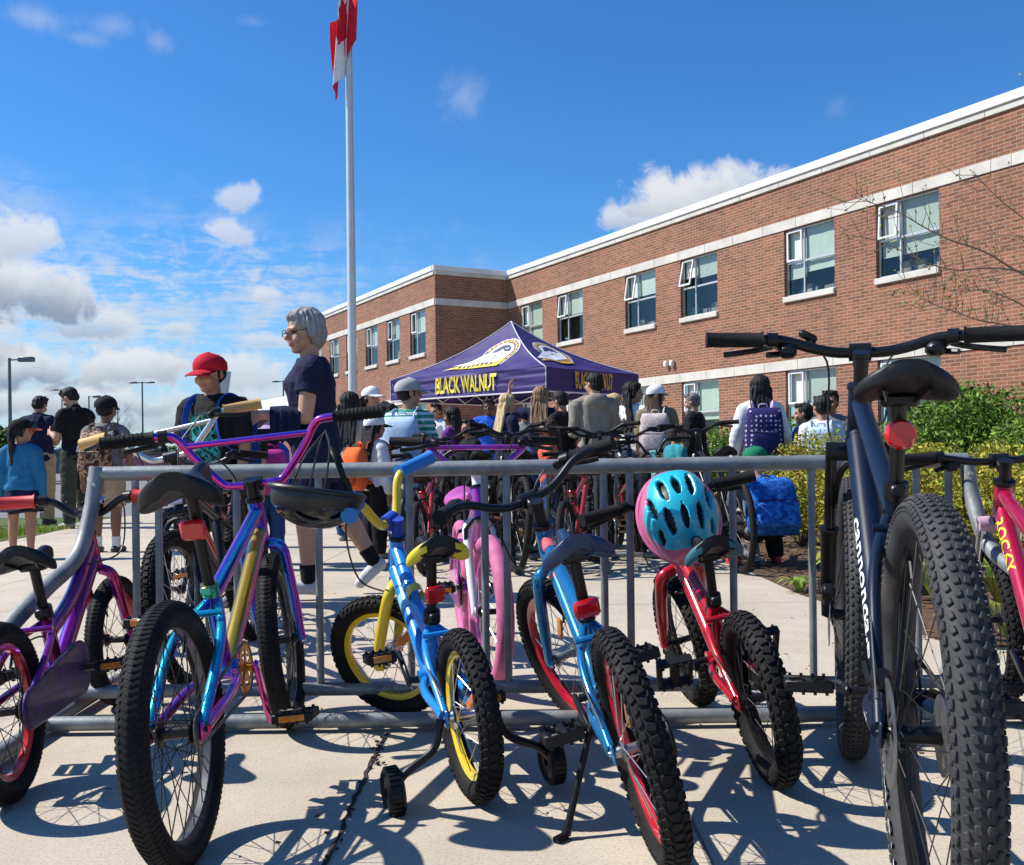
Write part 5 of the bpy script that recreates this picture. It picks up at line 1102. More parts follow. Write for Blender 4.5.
pb_ = bicycle('bicycle', dict(R=.26, tw=.05, wb=.92, bb=(.37, .28), ha=70, htl=.11, stl=.26, post=.12, frame=[cm('mint_paint', (.22, .52, .47), rough=.35, coat=.6)], fork=M_BLKM, rim=M_STEEL, tread='none', spokes=24, spacer=.06, stem=.05, stem_rise=.06, stem_m=cm('mint_paint', (.22, .52, .47), rough=.35, coat=.6), bar=dict(type='kid', w=.56, rise=.10, back=.06, grip=M_RUB), saddle=(.25, .17), crank=30, reflector=(.2, (.05, .04)), vbrake=True), (0, 7), (0, 8), 'x')['root']
pc_ = bicycle('bicycle', dict(R=.25, tw=.05, wb=.90, bb=(.37, .28), ha=70, htl=.11, stl=.24, post=.12, frame=[paint('dull_red_paint', (.35, .02, .02))], fork=M_BLKM, rim=M_BLKM, tread='none', spokes=24, spacer=.05, stem=.05, stem_rise=.05, bar=dict(type='rise', w=.56, rise=.06, back=.06, grip=M_RUB), saddle=(.25, .17), crank=50, reflector=(.2, (.06, .05)), vbrake=True), (0, 7), (0, 8), 'x')['root']
park(pa_, .16, 8.9, -100, 'black bicycle facing the camera, between the violet bars and the kickstand bicycle', 3)
park(copy_tree(pa_), .62, 6.75, 82, 'black bicycle seen from behind under the man in the grey hoodie', -4)
park(copy_tree(pa_), -.42, 8.95, -94, 'black bicycle at the left end of the second rack', 4)
park(copy_tree(pa_), 1.50, 6.6, 96, 'black bicycle at the right end of the second rack', -3)
park(copy_tree(pa_), .02, 6.7, 100, 'black bicycle on the near side of the second rack behind the pink bicycle', 5)
park(copy_tree(pa_), -.20, 6.9, 70, 'black bicycle leaning at the second rack left of the pink bicycle', -6)
park(copy_tree(pa_), .36, 8.6, -78, 'black bicycle facing the camera behind the bars of the blue kickstand bicycle', -4)
park(copy_tree(pa_), 1.12, 9.0, -96, 'black bicycle facing the camera behind the turquoise helmet', 5)
park(copy_tree(pc_), .38, 6.55, 74, 'dull red bicycle on the near side of the second rack behind the kickstand bicycle', -5)
park(copy_tree(pb_), -.62, 8.7, -98, 'mint green bicycle at the far left side of the second rack', 4)
park(copy_tree(pc_), -1.36, 5.05, -95, 'dull red bicycle facing the camera in front of the red cap boy', -5)
park(pb_, 1.16, 6.85, 93, 'mint green bicycle with upright bars at the second rack', -4)
park(pc_, .92, 8.75, -85, 'dull red bicycle on the far side of the second rack', 3)
park(copy_tree(pc_), -.60, 6.75, 86, 'dull red bicycle on the near side of the second rack behind the blue kids bicycle', -5)

# ------------------------------------------------------------------ helmets
def helmet(label, M4, mt, ms, mi, size=(.105, .135, .105), vents=5, visor=False, straps=None):
    """dome with vent openings; local z up, y forward"""
    r = empty('bike_helmet', label=label, cat='helmet'); r.matrix_world = M4; mb = MB(); NU_, NV_ = 112, 46; rx, ry, rz_ = size
    def P(i, j, k=1.0):
        ph = -0.18 + (pi / 2 + .16) * j / NV_; th = 2 * pi * i / NU_; sc = k * (1 + .05 * max(0, -sin(th)) * (1 - sin(max(0, ph))) + .018 * cos(6 * th) * cos(ph))
        z = rz_ * sin(ph) * k; return V3((rx * cos(ph) * cos(th) * sc, ry * cos(ph) * sin(th) * sc, z))
    def vent(p):
        x, y, z = p.x / rx, p.y / ry, p.z / rz_
        for (cx, cy, wx, wy) in ((0, .45, .11, .26), (0, -.28, .10, .26), (.36, .42, .11, .30), (-.36, .42, .11, .30), (.40, -.30, .11, .30), (-.40, -.30, .11, .30), (.72, .08, .085, .30), (-.72, .08, .085, .30), (.66, -.55, .08, .18), (-.66, -.55, .08, .18)):
            if z > .12 and ((x - cx - .12 * (y - cy) * (1 if cx > 0 else -1 if cx < 0 else 0)) / wx) ** 2 + ((y - cy) / wy) ** 2 < 1: return True
        return False
    for i in range(NU_):
        for j in range(NV_ + 1): mb.v.append(P(i, j))
    for i in range(NU_):
        for j in range(NV_):
            a, b_ = i * (NV_ + 1) + j, ((i + 1) % NU_) * (NV_ + 1) + j; c = (mb.v[a] + mb.v[b_ + 1]) / 2
            if vent(c): continue
            mb.f.append((a, b_, b_ + 1, a + 1)); low = c.z < rz_ * (.40 + .12 * sin(3 * atan2(c.y, c.x))); mb.mi.append(1 if low else 0)
    me = mb.mesh('shell', [mt, ms], angle=50); o = link('shell', me, r); sdm = o.modifiers.new('t', 'SOLIDIFY'); sdm.thickness = .016; sdm.offset = -1
    me2 = evaluated_mesh(o); o.modifiers.clear(); o.data = me2
    mb = MB(); mb.lathe([(cos(a) * k, sin(a) * k) for k in (.84, .72) for a in ([radians(90 * i / 10 - 6) for i in range(11)] if k > .8 else [radians(90 - 90 * i / 10 - 6 * 0) for i in range(11)])], 40, ax='Z', closed=True); mb.v = [V3((v.x * rx, v.y * ry, v.z * rz_)) for v in mb.v]; mb.build('liner', mi, r)
    mb = MB(); mb.tube([V3((rx * 1.02 * cos(2 * pi * i / 40), ry * 1.03 * sin(2 * pi * i / 40), -.016)) for i in range(41)], .007, 8); mb.build('rim_band', ms, r)
    if straps:
        mb = MB(); Mi = M4.inverted()
        for path in straps: mb.tube(crv([Mi @ V3(p) for p in path], 5), .0085, 6, squash=(1, .35))
        mb.build('strap', M_BLK, r)
    return r
hp = at(682, 512, 2.70); HM = Matrix.Translation(hp) @ Matrix.Rotation(radians(-8), 4, 'Y') @ Matrix.Rotation(radians(62), 4, 'X') @ Matrix.Rotation(radians(20), 4, 'Z')
HM = Matrix.Translation(hp + V3((0, .05, -.012))) @ Matrix.Rotation(radians(-12), 4, 'Y') @ Matrix.Rotation(radians(68), 4, 'X')
helmet('turquoise and pink kids helmet hung over the red bicycle handlebar', HM, cm('turquoise_shell', (.02, .46, .58), rough=.3, coat=.6), cm('pink_shell', (.62, .15, .30), rough=.35, coat=.5), M_BLK, size=(.108, .128, .112), straps=[[hp + V3((-.05, .06, .05)), hp + V3((-.03, .14, .07)), hp + V3((.0, .20, .06))], [hp + V3((.06, .06, .0)), hp + V3((.03, .14, -.06)), hp + V3((.0, .1, -.14))]])
hp = at(316, 497, 2.58); HM = Matrix.Translation(hp) @ Matrix.Rotation(radians(8), 4, 'Y') @ Matrix.Rotation(radians(176), 4, 'X') @ Matrix.Rotation(radians(82), 4, 'Z')
bt_ = at(325, 432, 2.70)
helmet('glossy black helmet hanging upside down by its straps from the rainbow bicycle', HM, cm('black_gloss_shell', (.018, .018, .02), rough=.22, coat=.6, var=.4), cm('black_band', (.015, .015, .016), rough=.4), M_BLK, size=(.090, .118, .082), straps=[[hp + V3((-.07, 0, .01)), hp + V3((-.03, 0, .10)), bt_], [hp + V3((.08, .03, .01)), hp + V3((.05, .02, .10)), bt_], [hp + V3((.03, -.05, .01)), hp + V3((.04, -.02, .12)), bt_], [hp + V3((-.03, .05, .01)), hp + V3((.0, .03, .12)), bt_]])

# tyre sidewall lettering on the big mountain bicycle
vs, fs = text_mesh('WTB RANGER', .03); mb = MB(); out = []; s_ = .052; rr0 = mtb['s']['R'] - .052
for (x, y) in vs:
    th = radians(-64) + x * s_ / rr0; rr_ = rr0 + y * s_ * .75; out.append(V3((rr_ * cos(th), .0295 - max(0, (rr_ - rr0 - .014)) * .25, mtb['s']['R'] + rr_ * sin(th))))
mb.add(out, fs); tw_ = [c for c in mtb['root'].children if c.name.startswith('rear_wheel')][0]; mb.build('sidewall_lettering', M_WHITE, tw_, recalc=False, smooth=False)
# small clip-on things of the big mountain bicycle: bell lever by the stem
mb = MB(); p = mtb['B4'] @ V3((.01, .115, .04)); mb.box(p, (.03, .045, .018), Matrix.Rotation(.5, 3, 'X'), b=.006); mb.tube([p, mtb['B4'] @ V3((.0, .10, .01))], .009, 8); mb.build('bell', M_BLK, mtb['root'])
# ------------------------------------------------------------------ pop-up tent
NC = V3((.66, 19.4, 0)); LC = NC + V3((-3.36, 3.1, 0)); RC = NC + V3((2.08, 2.25, 0)); BC = LC + (RC - NC); CC = (NC + BC) / 2; tg = gz(0, 20.5)
tent = empty('canopy_tent', (CC.x, CC.y, tg), label='dark purple pop up canopy tent with BLACK WALNUT lettering and school crest', cat='tent')
M_TENT = mat('purple_canopy', (.037, .022, .130), rough=.6, var=.12, scale=1.4, bump=.5, bscale=2.2, spec=.35); M_PIPE = cm('white_piping', (.62, .60, .66), rough=.6); M_TYEL = cm('tent_yellow', (.74, .60, .06), rough=.6); M_TORG = cm('tent_gold', (.62, .38, .05), rough=.6); M_TWH = cm('tent_white', (.70, .70, .76), rough=.6); M_TNAV = cm('tent_navy', (.02, .03, .12), rough=.6)
O_ = V3((CC.x, CC.y, tg)); cs = [NC, RC, BC, LC]; ZB, ZV, ZP = 2.16, 2.63, 3.86
def roofp(c, t, z0=ZV, z1=ZP):   # ridge from corner to peak, sagging like stretched cloth
    return V3((lerp(c.x, CC.x, t) - O_.x, lerp(c.y, CC.y, t) - O_.y, z0 + (z1 - z0) * (.62 * t + .38 * t ** 2.6)))
mb = MB(); NT_, NS_ = 28, 30
def panelp(a, b_, s, t):
    p = lerp(roofp(a, t), roofp(b_, t), s); p.z -= .10 * sin(pi * s) * (1 - t) * sin(pi * min(1, t * 1.3 + .15)); p.z += (1 - t) * (.016 * sin(s * 21 + t * 9) + .012 * sin(s * 9 - t * 26)); return p
for k in range(4):
    a, b_ = cs[k], cs[(k + 1) % 4]; base = len(mb.v)
    for i in range(NT_ + 1):
        for j in range(NS_ + 1): mb.v.append(panelp(a, b_, j / NS_, i / NT_ * .995))
    for i in range(NT_):
        for j in range(NS_): q0 = base + i * (NS_ + 1) + j; mb.f.append((q0, q0 + 1, q0 + NS_ + 2, q0 + NS_ + 1)); mb.mi.append(0)
mb.build('canopy', M_TENT, tent, angle=180)
def valp(a, b_, s, z): p = lerp(a, b_, s) - O_; n_ = (lerp(a, b_, .5) - CC).normalized(); w = .018 * sin(s * 17 + z * 4) * (ZV - z) / .5 + .010 * sin(z * 34 + s * 7 + sin(s * 9)) + .006 * sin(z * 61 - s * 11); return V3((p.x + n_.x * (.015 + w), p.y + n_.y * (.015 + w), z))
for k in range(4):
    a, b_ = cs[k], cs[(k + 1) % 4]; mb = MB(); rows = [[valp(a, b_, j / 24, lerp(ZB, ZV, i / 16)) for j in range(25)] for i in range(17)]; mb.loft(rows, closed=False); VL = mb.build('valance', M_TENT, tent, angle=180)
    mb = MB(); mb.tube([valp(a, b_, j / 24, ZB) for j in range(25)], .016, 6); mb.build('piping', M_PIPE, VL)
    if k in (3, 0):
        vs, fs = text_mesh('BLACK WALNUT', .035); w = max(v[0] for v in vs); Lr = (b_ - a).length; sz = .46; sx_ = 1.80 / w if k == 3 else 1.25 / w; u0 = (Lr - sx_ * w) / 2 + (.12 if k == 3 else -.05); n_ = (lerp(a, b_, .5) - CC).normalized(); out = []
        for (x, y) in vs:
            q_ = valp(a, b_, (u0 + x * sx_) / Lr, ZB + .10 + y * sz); out.append(q_ + n_ * .034)
        mb = MB(); mb.add(out, fs); mb.build('lettering', M_TYEL if k == 3 else M_TORG, VL, recalc=False, smooth=False)
    if k == 3:
        vs, fs = text_mesh('YETI KINGS', .03)
for k in range(4): mb = MB(); mb.tube([roofp(cs[k], i / 14) + V3((0, 0, .012)) for i in range(15)], .013, 6); mb.tube([valp(cs[k], cs[(k + 1) % 4], 0, ZB), valp(cs[k], cs[(k + 1) % 4], 0, ZV + .01)], .013, 6); mb.build('seam', M_PIPE, tent)
def on_panel(a, b_, poly, m, off, name, par):   # flat printed shape laid on a roof panel; poly in (metres along eave from its middle, metres up the slope)
    Lr = (b_ - a).length; hgt_ = 2.05; n_ = ((lerp(a, b_, .5) - CC).normalized() + V3((0, 0, 1.4))).normalized(); bm = bmesh.new(); vs = [bm.verts.new((x, y, 0)) for x, y in poly]; bm.faces.new(vs); bmesh.ops.triangulate(bm, faces=bm.faces[:])
    for c_ in range(3): bmesh.ops.subdivide_edges(bm, edges=[e for e in bm.edges if e.calc_length() > .22], cuts=1); bmesh.ops.triangulate(bm, faces=bm.faces[:])
    for v in bm.verts:
        t = v.co.y / hgt_; s = .5 + v.co.x / (Lr * (1 - t)); v.co = panelp(a, b_, s, t) + n_ * (.004 + off * .45)
    me = bpy.data.meshes.new(name); bm.to_mesh(me); bm.free(); me.materials.append(m); return link(name, me, par)
def ring(cx, cy, r, n=28, a0=0, a1=2 * pi, sy=1): return [(cx + r * cos(a0 + (a1 - a0) * i / n), cy + r * sy * sin(a0 + (a1 - a0) * i / n)) for i in range(n + (0 if a1 - a0 >= 6.28 else 1))]
for (a, b_, sc, cx) in ((LC, NC, 1.0, .18), (NC, RC, .82, -.1)):
    P_ = lambda L: [(cx + x * sc, .98 + y * sc) for x, y in L]
    cr0 = on_panel(a, b_, P_(ring(.18, .05, .50)), M_TWH, .020, 'crest', tent)
    on_panel(a, b_, P_(ring(.18, .05, .47)), M_TNAV, .026, 'crest_ring', cr0)
    for i in range(15):
        th = -1.0 + i * .27; c_, s_ = cos(th), sin(th); R1, R2, w_ = .385, .455, .042; on_panel(a, b_, P_([(.18 + R1 * c_ + s_ * w_, .05 + R1 * s_ - c_ * w_), (.18 + R2 * c_ + s_ * w_, .05 + R2 * s_ - c_ * w_), (.18 + R2 * c_ - s_ * w_, .05 + R2 * s_ + c_ * w_), (.18 + R1 * c_ - s_ * w_, .05 + R1 * s_ + c_ * w_)]), M_TORG, .032, 'ring_mark', cr0)
    on_panel(a, b_, P_(ring(.18, .05, .36)), M_TWH, .033, 'crest_field', cr0)
    on_panel(a, b_, P_([(.42, .16), (.36, .30), (.22, .36), (.06, .30), (-.10, .16), (-.34, .0), (-.62, -.16), (-.95, -.34), (-.4, -.30), (.1, -.26), (.36, -.18)]), M_TWH, .039, 'crest_plume', cr0)
    on_panel(a, b_, P_([(.44, .10), (.40, .24), (.28, .33), (.12, .31), (-.02, .22), (-.10, .10), (.06, .13), (.2, .20), (.30, .10)]), M_TNAV, .045, 'crest_dome', cr0)
    for (x0, y0, x1, y1) in ((.02, -.02, .14, .0), (.2, .02, .28, .04), (-.22, -.10, -.12, -.07), (.06, -.12, .2, -.10), (-.42, -.17, -.32, -.15)): on_panel(a, b_, P_([(x0, y0), (x1, y1), (x1 - .01, y1 + .035), (x0 + .01, y0 + .03)]), M_TNAV, .046, 'crest_stroke', cr0)
    on_panel(a, b_, P_([(-1.10, -.56), (-.72, -.34), (-.3, -.30), (.1, -.30), (.50, -.14), (.42, -.42), (.1, -.47), (-.4, -.44), (-.8, -.48)]), M_TYEL if sc == 1 else M_TORG, .050, 'crest_banner', cr0)
    for i in range(9): x = -.72 + i * .125; y = -.445 + .012 * i; on_panel(a, b_, P_([(x, y), (x + .07, y + .01), (x + .075, y + .10), (x + .052, y + .10), (x + .05, y + .035), (x + .02, y + .03), (x + .03, y + .095), (x + .01, y + .095)]), M_TNAV, .055, 'banner_mark', cr0)
for c in cs: mb = MB(); q_ = c - O_; mb.box((q_.x * .985, q_.y * .985, ZV / 2), (.045, .045, ZV), b=.008); mb.build('leg', M_ALUW, tent); mb = MB(); mb.box((q_.x * .985, q_.y * .985, .01), (.12, .12, .02), b=.004); mb.build('foot', M_STEEL, tent)
for k in range(4):
    a, b_ = cs[k] - O_, cs[(k + 1) % 4] - O_; mb = MB()
    for i in range(4):
        z = (2.56, 2.18); p0, p1 = lerp(a, b_, i / 4) * .98, lerp(a, b_, (i + 1) / 4) * .98; mb.tube([(p0.x, p0.y, z[0]), (p1.x, p1.y, z[1])], .013, 6); mb.tube([(p0.x, p0.y, z[1]), (p1.x, p1.y, z[0])], .013, 6)
    mb.build('truss', M_ALUW, tent)

# ------------------------------------------------------------------ people
SK1 = (.48, .27, .18); SK2 = (.40, .21, .13); SK3 = (.22, .11, .065); SK4 = (.12, .06, .04)
def skin(c):
    k = ('skin', c)
    if k not in _MC:
        m = mat('skin', c, rough=.55, var=.08, scale=30, spec=.35); b = m.node_tree.nodes['Principled BSDF']; b.inputs['Subsurface Weight'].default_value = .12; b.inputs['Subsurface Radius'].default_value = (.012, .005, .003); b.inputs['Subsurface Scale'].default_value = .5; _MC[k] = m
    return _MC[k]
M_LIP = cm('lips', (.36, .11, .09), rough=.5); M_EYE = cm('eye_dark', (.03, .02, .018), rough=.25)
def hairm(c): return mat('hair', c, rough=.62, var=.5, scale=40, bump=.8, bscale=90, stretch=(1, 1, .14), spec=.3) if ('h', c) not in _MC else _MC[('h', c)]
def HM_(c):
    if ('h', c) not in _MC: _MC[('h', c)] = hairm(c)
    return _MC[('h', c)]
H_BLK = (.012, .010, .010); H_BRN = (.05, .028, .016); H_BLD = (.50, .37, .20); H_DBL = (.26, .16, .08); H_GRY = (.27, .27, .275)

def person(label, px, Y, H, face, sk=SK2, top=None, bottom=None, hair=('short', H_BLK), cap=None, shoes=(.03, .03, .03), arms=None, legs=None, yaw=0, pitch=0, lean=0, bulk=1.0, sex='m', child=False, sleeve=.6, hem=-.10, bot='trousers', hipz=None, vox=.0095, group=None, collar=None, socks=None, dz=0, twist=0, head=1.0):
    p = at(px, 450, Y); X0, Y0 = p.x, Y; z0 = gz(X0, Y0) + dz
    hh = H * (.162 if child else .141) * head; chin = H - hh; sh = chin - .30 * hh; hz = H * .515; low = 0
    sw = H * (.108 if sex == 'm' else .094 if not child else .095) ; u = H; B = bulk
    if hipz is not None: low = hz - hipz
    hz -= low
    PV = V3((0, 0, hz)); U = Matrix.Translation(PV) @ Matrix.Rotation(radians(twist), 4, 'Z') @ Matrix.Rotation(-radians(lean), 4, 'X') @ Matrix.Translation(-PV - V3((0, 0, low)))
    # U maps standing coordinates (before the drop) to the posed torso
    st_h = hz + low
    SH = {s: U @ V3((s * sw, 0, sh - .02 * u)) for s in (-1, 1)}; NB = U @ V3((0, .0, sh + .01 * u)); HIP = {s: PV + V3((s * .052 * u * B, 0, -.005 * u)) for s in (-1, 1)}
    arms = arms or {}; legs = legs or {}; dflt = ((.16, .02, -1), (.06, .18, -1))
    AL, FL, LL = .168 * u, .148 * u, (.245 * u, .235 * u)
    EL, WR, HD = {}, {}, {}
    for s in (-1, 1):
        a = arms.get(s, arms.get('b', dflt)); d0 = V3((a[0][0] * s, a[0][1], a[0][2])).normalized(); d1 = V3((a[1][0] * s, a[1][1], a[1][2])).normalized(); EL[s] = SH[s] + d0 * AL; WR[s] = EL[s] + d1 * FL; HD[s] = V3((a[2][0] * s, a[2][1], a[2][2])).normalized() if len(a) > 2 else (d1 + V3((0, 0, -.15))).normalized()
    KN, AN, TO = {}, {}, {}
    for s in (-1, 1):
        a = legs.get(s, ((.04, .02, -1), (.0, -.03, -1))); d0 = V3((a[0][0] * s, a[0][1], a[0][2])).normalized(); d1 = V3((a[1][0] * s, a[1][1], a[1][2])).normalized(); KN[s] = HIP[s] + d0 * LL[0]; AN[s] = KN[s] + d1 * LL[1]; TO[s] = V3((a[2][0] * s, a[2][1], a[2][2])).normalized() if len(a) > 2 else V3((.18 * s, 1, 0)).normalized()
    lowest = min(AN[s].z - .035 * u + min(0, TO[s].z) * .11 * u for s in (-1, 1)); lift = -lowest
    def rings(inf, zlo, zhi, n=22):
        prof = [(-.13, .082, .060, -.004), (-.04, .100 * (1.0 if sex == 'm' else 1.06), .072, -.008), (.12, .094, .066, -.002), (.32, .083 if not child else .088, .060, .0), (.55, .093, .066, .004), (.75, .104 if sex == 'm' else .094, .069 if sex == 'm' else .074, .008), (.90, .098 if sex == 'm' else .088, .056, .0), (1.0, .066, .042, -.004), (1.05, .040, .036, -.002)]
        out = []; T_ = sh + .012 * u
        for (t, rx, ry, yo) in prof:
            z = lerp(st_h, T_, t); 
            if z < zlo - 1e-6: continue
            r1, r2 = rx * u * (B if t < .8 else (1 + B) / 2) + inf, ry * u * B * (1.12 if B > 1.1 and t < .6 else 1) + inf
            out.append([U @ V3((r1 * (abs(cos(a)) ** .85) * (1 if cos(a) > 0 else -1), yo * u + r2 * sin(a), z)) for a in [2 * pi * i / n for i in range(n)]])
        return out
    Hc = U @ V3((0, .0, chin)); NT = U.to_3x3() @ V3((0, 0, 1)); R3 = U.to_3x3() @ Matrix.Rotation(radians(yaw), 3, 'Z') @ Matrix.Rotation(-radians(pitch), 3, 'X')
    h = lambda x, y, z: Hc + V3((0, .012 * u, 0)) + R3 @ V3((x * hh, y * hh, z * hh))
    skm = MB()
    skm.loft(rings(-.004, st_h - .14 * u, 9))
    skm.capsule(NB - V3((0, 0, .02 * u)), .034 * u * (B + 1) / 2, h(0, -.06, .22), .031 * u * (B + 1) / 2)
    for s in (-1, 1):
        skm.capsule(SH[s], .032 * u * B, EL[s], .0245 * u * B); skm.capsule(EL[s], .0245 * u * B, WR[s], .0165 * u)
        skm.capsule(U @ V3((s * sw * .4, 0, sh)), .036 * u, SH[s], .033 * u * B)
        skm.capsule(HIP[s], .054 * u * B, KN[s], .035 * u * B); skm.capsule(KN[s], .035 * u * B, lerp(KN[s], AN[s], .3) + V3((0, -.006 * u, 0)), .034 * u * B); skm.capsule(lerp(KN[s], AN[s], .3) + V3((0, -.006 * u, 0)), .034 * u * B, AN[s], .020 * u); skm.capsule(AN[s], .02 * u, AN[s] + TO[s] * .055 * u + V3((0, 0, -.018 * u)), .014 * u)
        # hand: palm, four fingers, thumb
        d = HD[s]; sd = V3((s, 0, 0)) if abs(d.x) < .8 else V3((0, 0, 1)); n_ = d.cross(V3((0, 1, 0)) if abs(d.y) < .7 else V3((0, 0, 1))).normalized(); w_ = d.cross(n_).normalized(); hl = .105 * u; k_ = u / 1.7
        if w_.y < 0: w_ = -w_; n_ = -n_
        inn = V3((-s, 0, 0)); inn = (inn - d * inn.dot(d)); inn = inn.normalized() if inn.length > .2 else n_
        w_ = d.cross(inn).normalized(); w_ = w_ if w_.y + w_.z * .5 > 0 else -w_
        for i, (o, L_) in enumerate(((-.030, .80), (-.010, .95), (.011, 1.0), (.032, .92))):
            b0 = WR[s] + w_ * o * .45 * k_ + d * .012; kn = WR[s] + w_ * o * k_ + d * hl * .50; skm.capsule(b0, .0125 * k_, kn, .0125 * k_); m1 = kn + (d * .9 + inn * .30).normalized() * hl * .27 * L_; m2 = m1 + (d * .65 + inn * .75).normalized() * hl * .24 * L_; skm.capsule(kn, .0098 * k_, m1, .0090 * k_, 8); skm.capsule(m1, .0090 * k_, m2, .0080 * k_, 8)
        t0 = WR[s] + w_ * .022 * k_ + d * hl * .14; t1 = t0 + (w_ * .75 + d * .65 + inn * .2).normalized() * hl * .30; t2 = t1 + (w_ * .25 + d * .9 + inn * .3).normalized() * hl * .24; skm.capsule(t0, .0135 * k_, t1, .0105 * k_, 8); skm.capsule(t1, .0105 * k_, t2, .0088 * k_, 8)
    # head
    skm.ell(h(0, -.03, .60), (.345 * hh, .405 * hh, .385 * hh), R3, 18, 12); skm.ell(h(0, .10, .30), (.265 * hh, .29 * hh, .28 * hh), R3, 16, 10); skm.ell(h(0, .24, .10), (.14 * hh, .13 * hh, .10 * hh), R3, 12, 8)
    skm.capsule(h(0, .37, .52), .045 * hh, h(0, .455, .37), .062 * hh, 8); skm.ell(h(0, .34, .56), (.26 * hh, .06 * hh, .05 * hh), R3, 12, 8); skm.ell(h(0, .375, .215), (.11 * hh, .045 * hh, .045 * hh), R3, 10, 6)
    for s in (-1, 1): skm.ell(h(s * .345, -.03, .44), (.04 * hh, .09 * hh, .13 * hh), R3, 10, 8); skm.ell(h(s * .17, .27, .33), (.12 * hh, .10 * hh, .11 * hh), R3, 10, 8)
    me = remeshed(skm, 'person', vox, 1, [skin(sk), M_LIP, M_EYE]); V = np.empty(len(me.vertices) * 3); me.vertices.foreach_get('co', V); V = V.reshape(-1, 3); pc = np.empty(len(me.polygons) * 3); me.polygons.foreach_get('center', pc); pc = pc.reshape(-1, 3); idx = np.zeros(len(me.polygons), dtype=np.int32)
    Ri = np.array(R3.inverted()); loc = ((pc - np.array(h(0, 0, 0))) @ Ri.T) / hh
    idx[(abs(loc[:, 0]) < .115) & (abs(loc[:, 2] - .215) < .030) & (loc[:, 1] > .28)] = 1
    for s in (-1, 1): idx[(((loc[:, 0] - s * .155) / .062) ** 2 + ((loc[:, 2] - .485) / .032) ** 2 < 1) & (loc[:, 1] > .1)] = 2
    me.polygons.foreach_set('material_index', idx); o = link('person', me); o.location = (X0, Y0, z0 + lift); o.rotation_euler = (0, 0, radians(face)); tag(o, label, 'person', group)
    def part(name, mb, m, v=None, sm=1):
        me_ = remeshed(mb, name, v or vox * 1.05, sm, [m])
        if name in ('shirt', 'trousers', 'shorts'):      # creases and folds of the cloth
            c0 = np.empty(len(me_.vertices) * 3); me_.vertices.foreach_get('co', c0); c0 = c0.reshape(-1, 3); n0 = np.empty_like(c0.ravel()); me_.vertices.foreach_get('normal', n0); n0 = n0.reshape(-1, 3); dsp = np.zeros(len(c0)); rs = np.random.RandomState(int(px * 7 + len(name)))
            for k_ in range(7):
                dv = rs.normal(size=3) * np.array((1, 1, .75 if name == 'shirt' else 1.3)); dv /= np.linalg.norm(dv); wl = rs.uniform(.06, .20); dsp += (1 - np.abs(np.sin(c0 @ dv * 2 * pi / wl / 2 + rs.uniform(0, 6) + 1.6 * np.sin(c0 @ rs.normal(size=3) * 9))) ** .7) * wl * .030
            me_.vertices.foreach_set('co', (c0 + n0 * (dsp - .0015)[:, None]).ravel()); me_.update()
        return link(name, me_, o)
    inf = .013 if not child else .011
    # clothes
    if top is not None:
        mb = MB(); zl = st_h + hem * u; R_ = rings(inf, zl, 9); 
        if hem < -.13: R_ = [[q_ + V3((0, 0, (hem + .13) * u)) for q_ in R_[0]]] + R_
        mb.loft(R_)
        for s in (-1, 1):
            mb.capsule(U @ V3((s * sw * .4, 0, sh - .005 * u)), .036 * u + inf * .7, SH[s], .034 * u * B + inf * .7)
            e = lerp(SH[s], EL[s], min(1, sleeve)); mb.tube([SH[s], lerp(SH[s], e, .5), e], [.036 * u * B + inf, .033 * u * B + inf, .031 * u * B + inf * 1.1], 14)
            if sleeve > 1: mb.capsule(EL[s], .028 * u * B + inf, lerp(EL[s], WR[s], min(.97, sleeve - 1)), .019 * u + inf)
        part('shirt', mb, top, sm=2)
    if collar is not None:
        mb = MB(); mb.tube([NB + R3 @ V3((.040 * u * cos(a), .038 * u * sin(a), .016 * u + .006 * sin(a) * -1)) for a in [2 * pi * i / 24 for i in range(25)]], .010 * u, 8, squash=(1.5, .6)); mb.build('collar', collar, o)
    if bottom is not None:
        mb = MB(); zt = st_h + .10 * u
        if bot in ('skirt',):
            n = 40; rg = []
            for (z, r, fl) in ((hz + .07 * u, .086 * u, 0), (hz - .02 * u, .108 * u, .01), (hz - .12 * u, .130 * u, .05), (hz - .18 * u, .142 * u, .07)): rg.append([V3((r * (1 + fl * sin(a * 9)) * cos(a), .78 * r * (1 + fl * sin(a * 9)) * sin(a), z)) for a in [2 * pi * i / n for i in range(n)]])
            mb.loft(rg); mb.build('skirt', bottom, o, angle=80)
        else:
            R_ = [r for r in rings(inf * .8, st_h - .14 * u, 9)][:3]; mb.loft(R_)
            for s in (-1, 1):
                mb.capsule(HIP[s], .056 * u * B + inf * .7, KN[s], .038 * u * B + inf * (1.4 if bot != 'leggings' else .5)) if bot != 'shorts' else mb.tube([HIP[s] + V3((0, 0, .03)), lerp(HIP[s], KN[s], .5), lerp(HIP[s], KN[s], .88)], [.058 * u * B + inf, .052 * u * B + inf * 1.2, .048 * u * B + inf * 1.3], 16)
                if bot in ('trousers', 'leggings'): k2 = 1.4 if bot == 'trousers' else .4; mb.tube([KN[s] + (KN[s] - AN[s]) * .03, lerp(KN[s], AN[s], .5), lerp(KN[s], AN[s], .97)], [.038 * u * B + inf * k2, .034 * u * B + inf * k2, .027 * u * B + inf * k2 * 1.1], 14)
            part('shorts' if bot == 'shorts' else 'trousers', mb, bottom, sm=2)
    if socks is not None:
        for s in (-1, 1): mb = MB(); mb.tube([lerp(KN[s], AN[s], .72), lerp(KN[s], AN[s], .9), AN[s]], [.029 * u, .026 * u, .026 * u], 12); mb.build('sock', socks, o)
    sm_ = shoes if hasattr(shoes, 'node_tree') else cm('shoe', shoes, rough=.6)
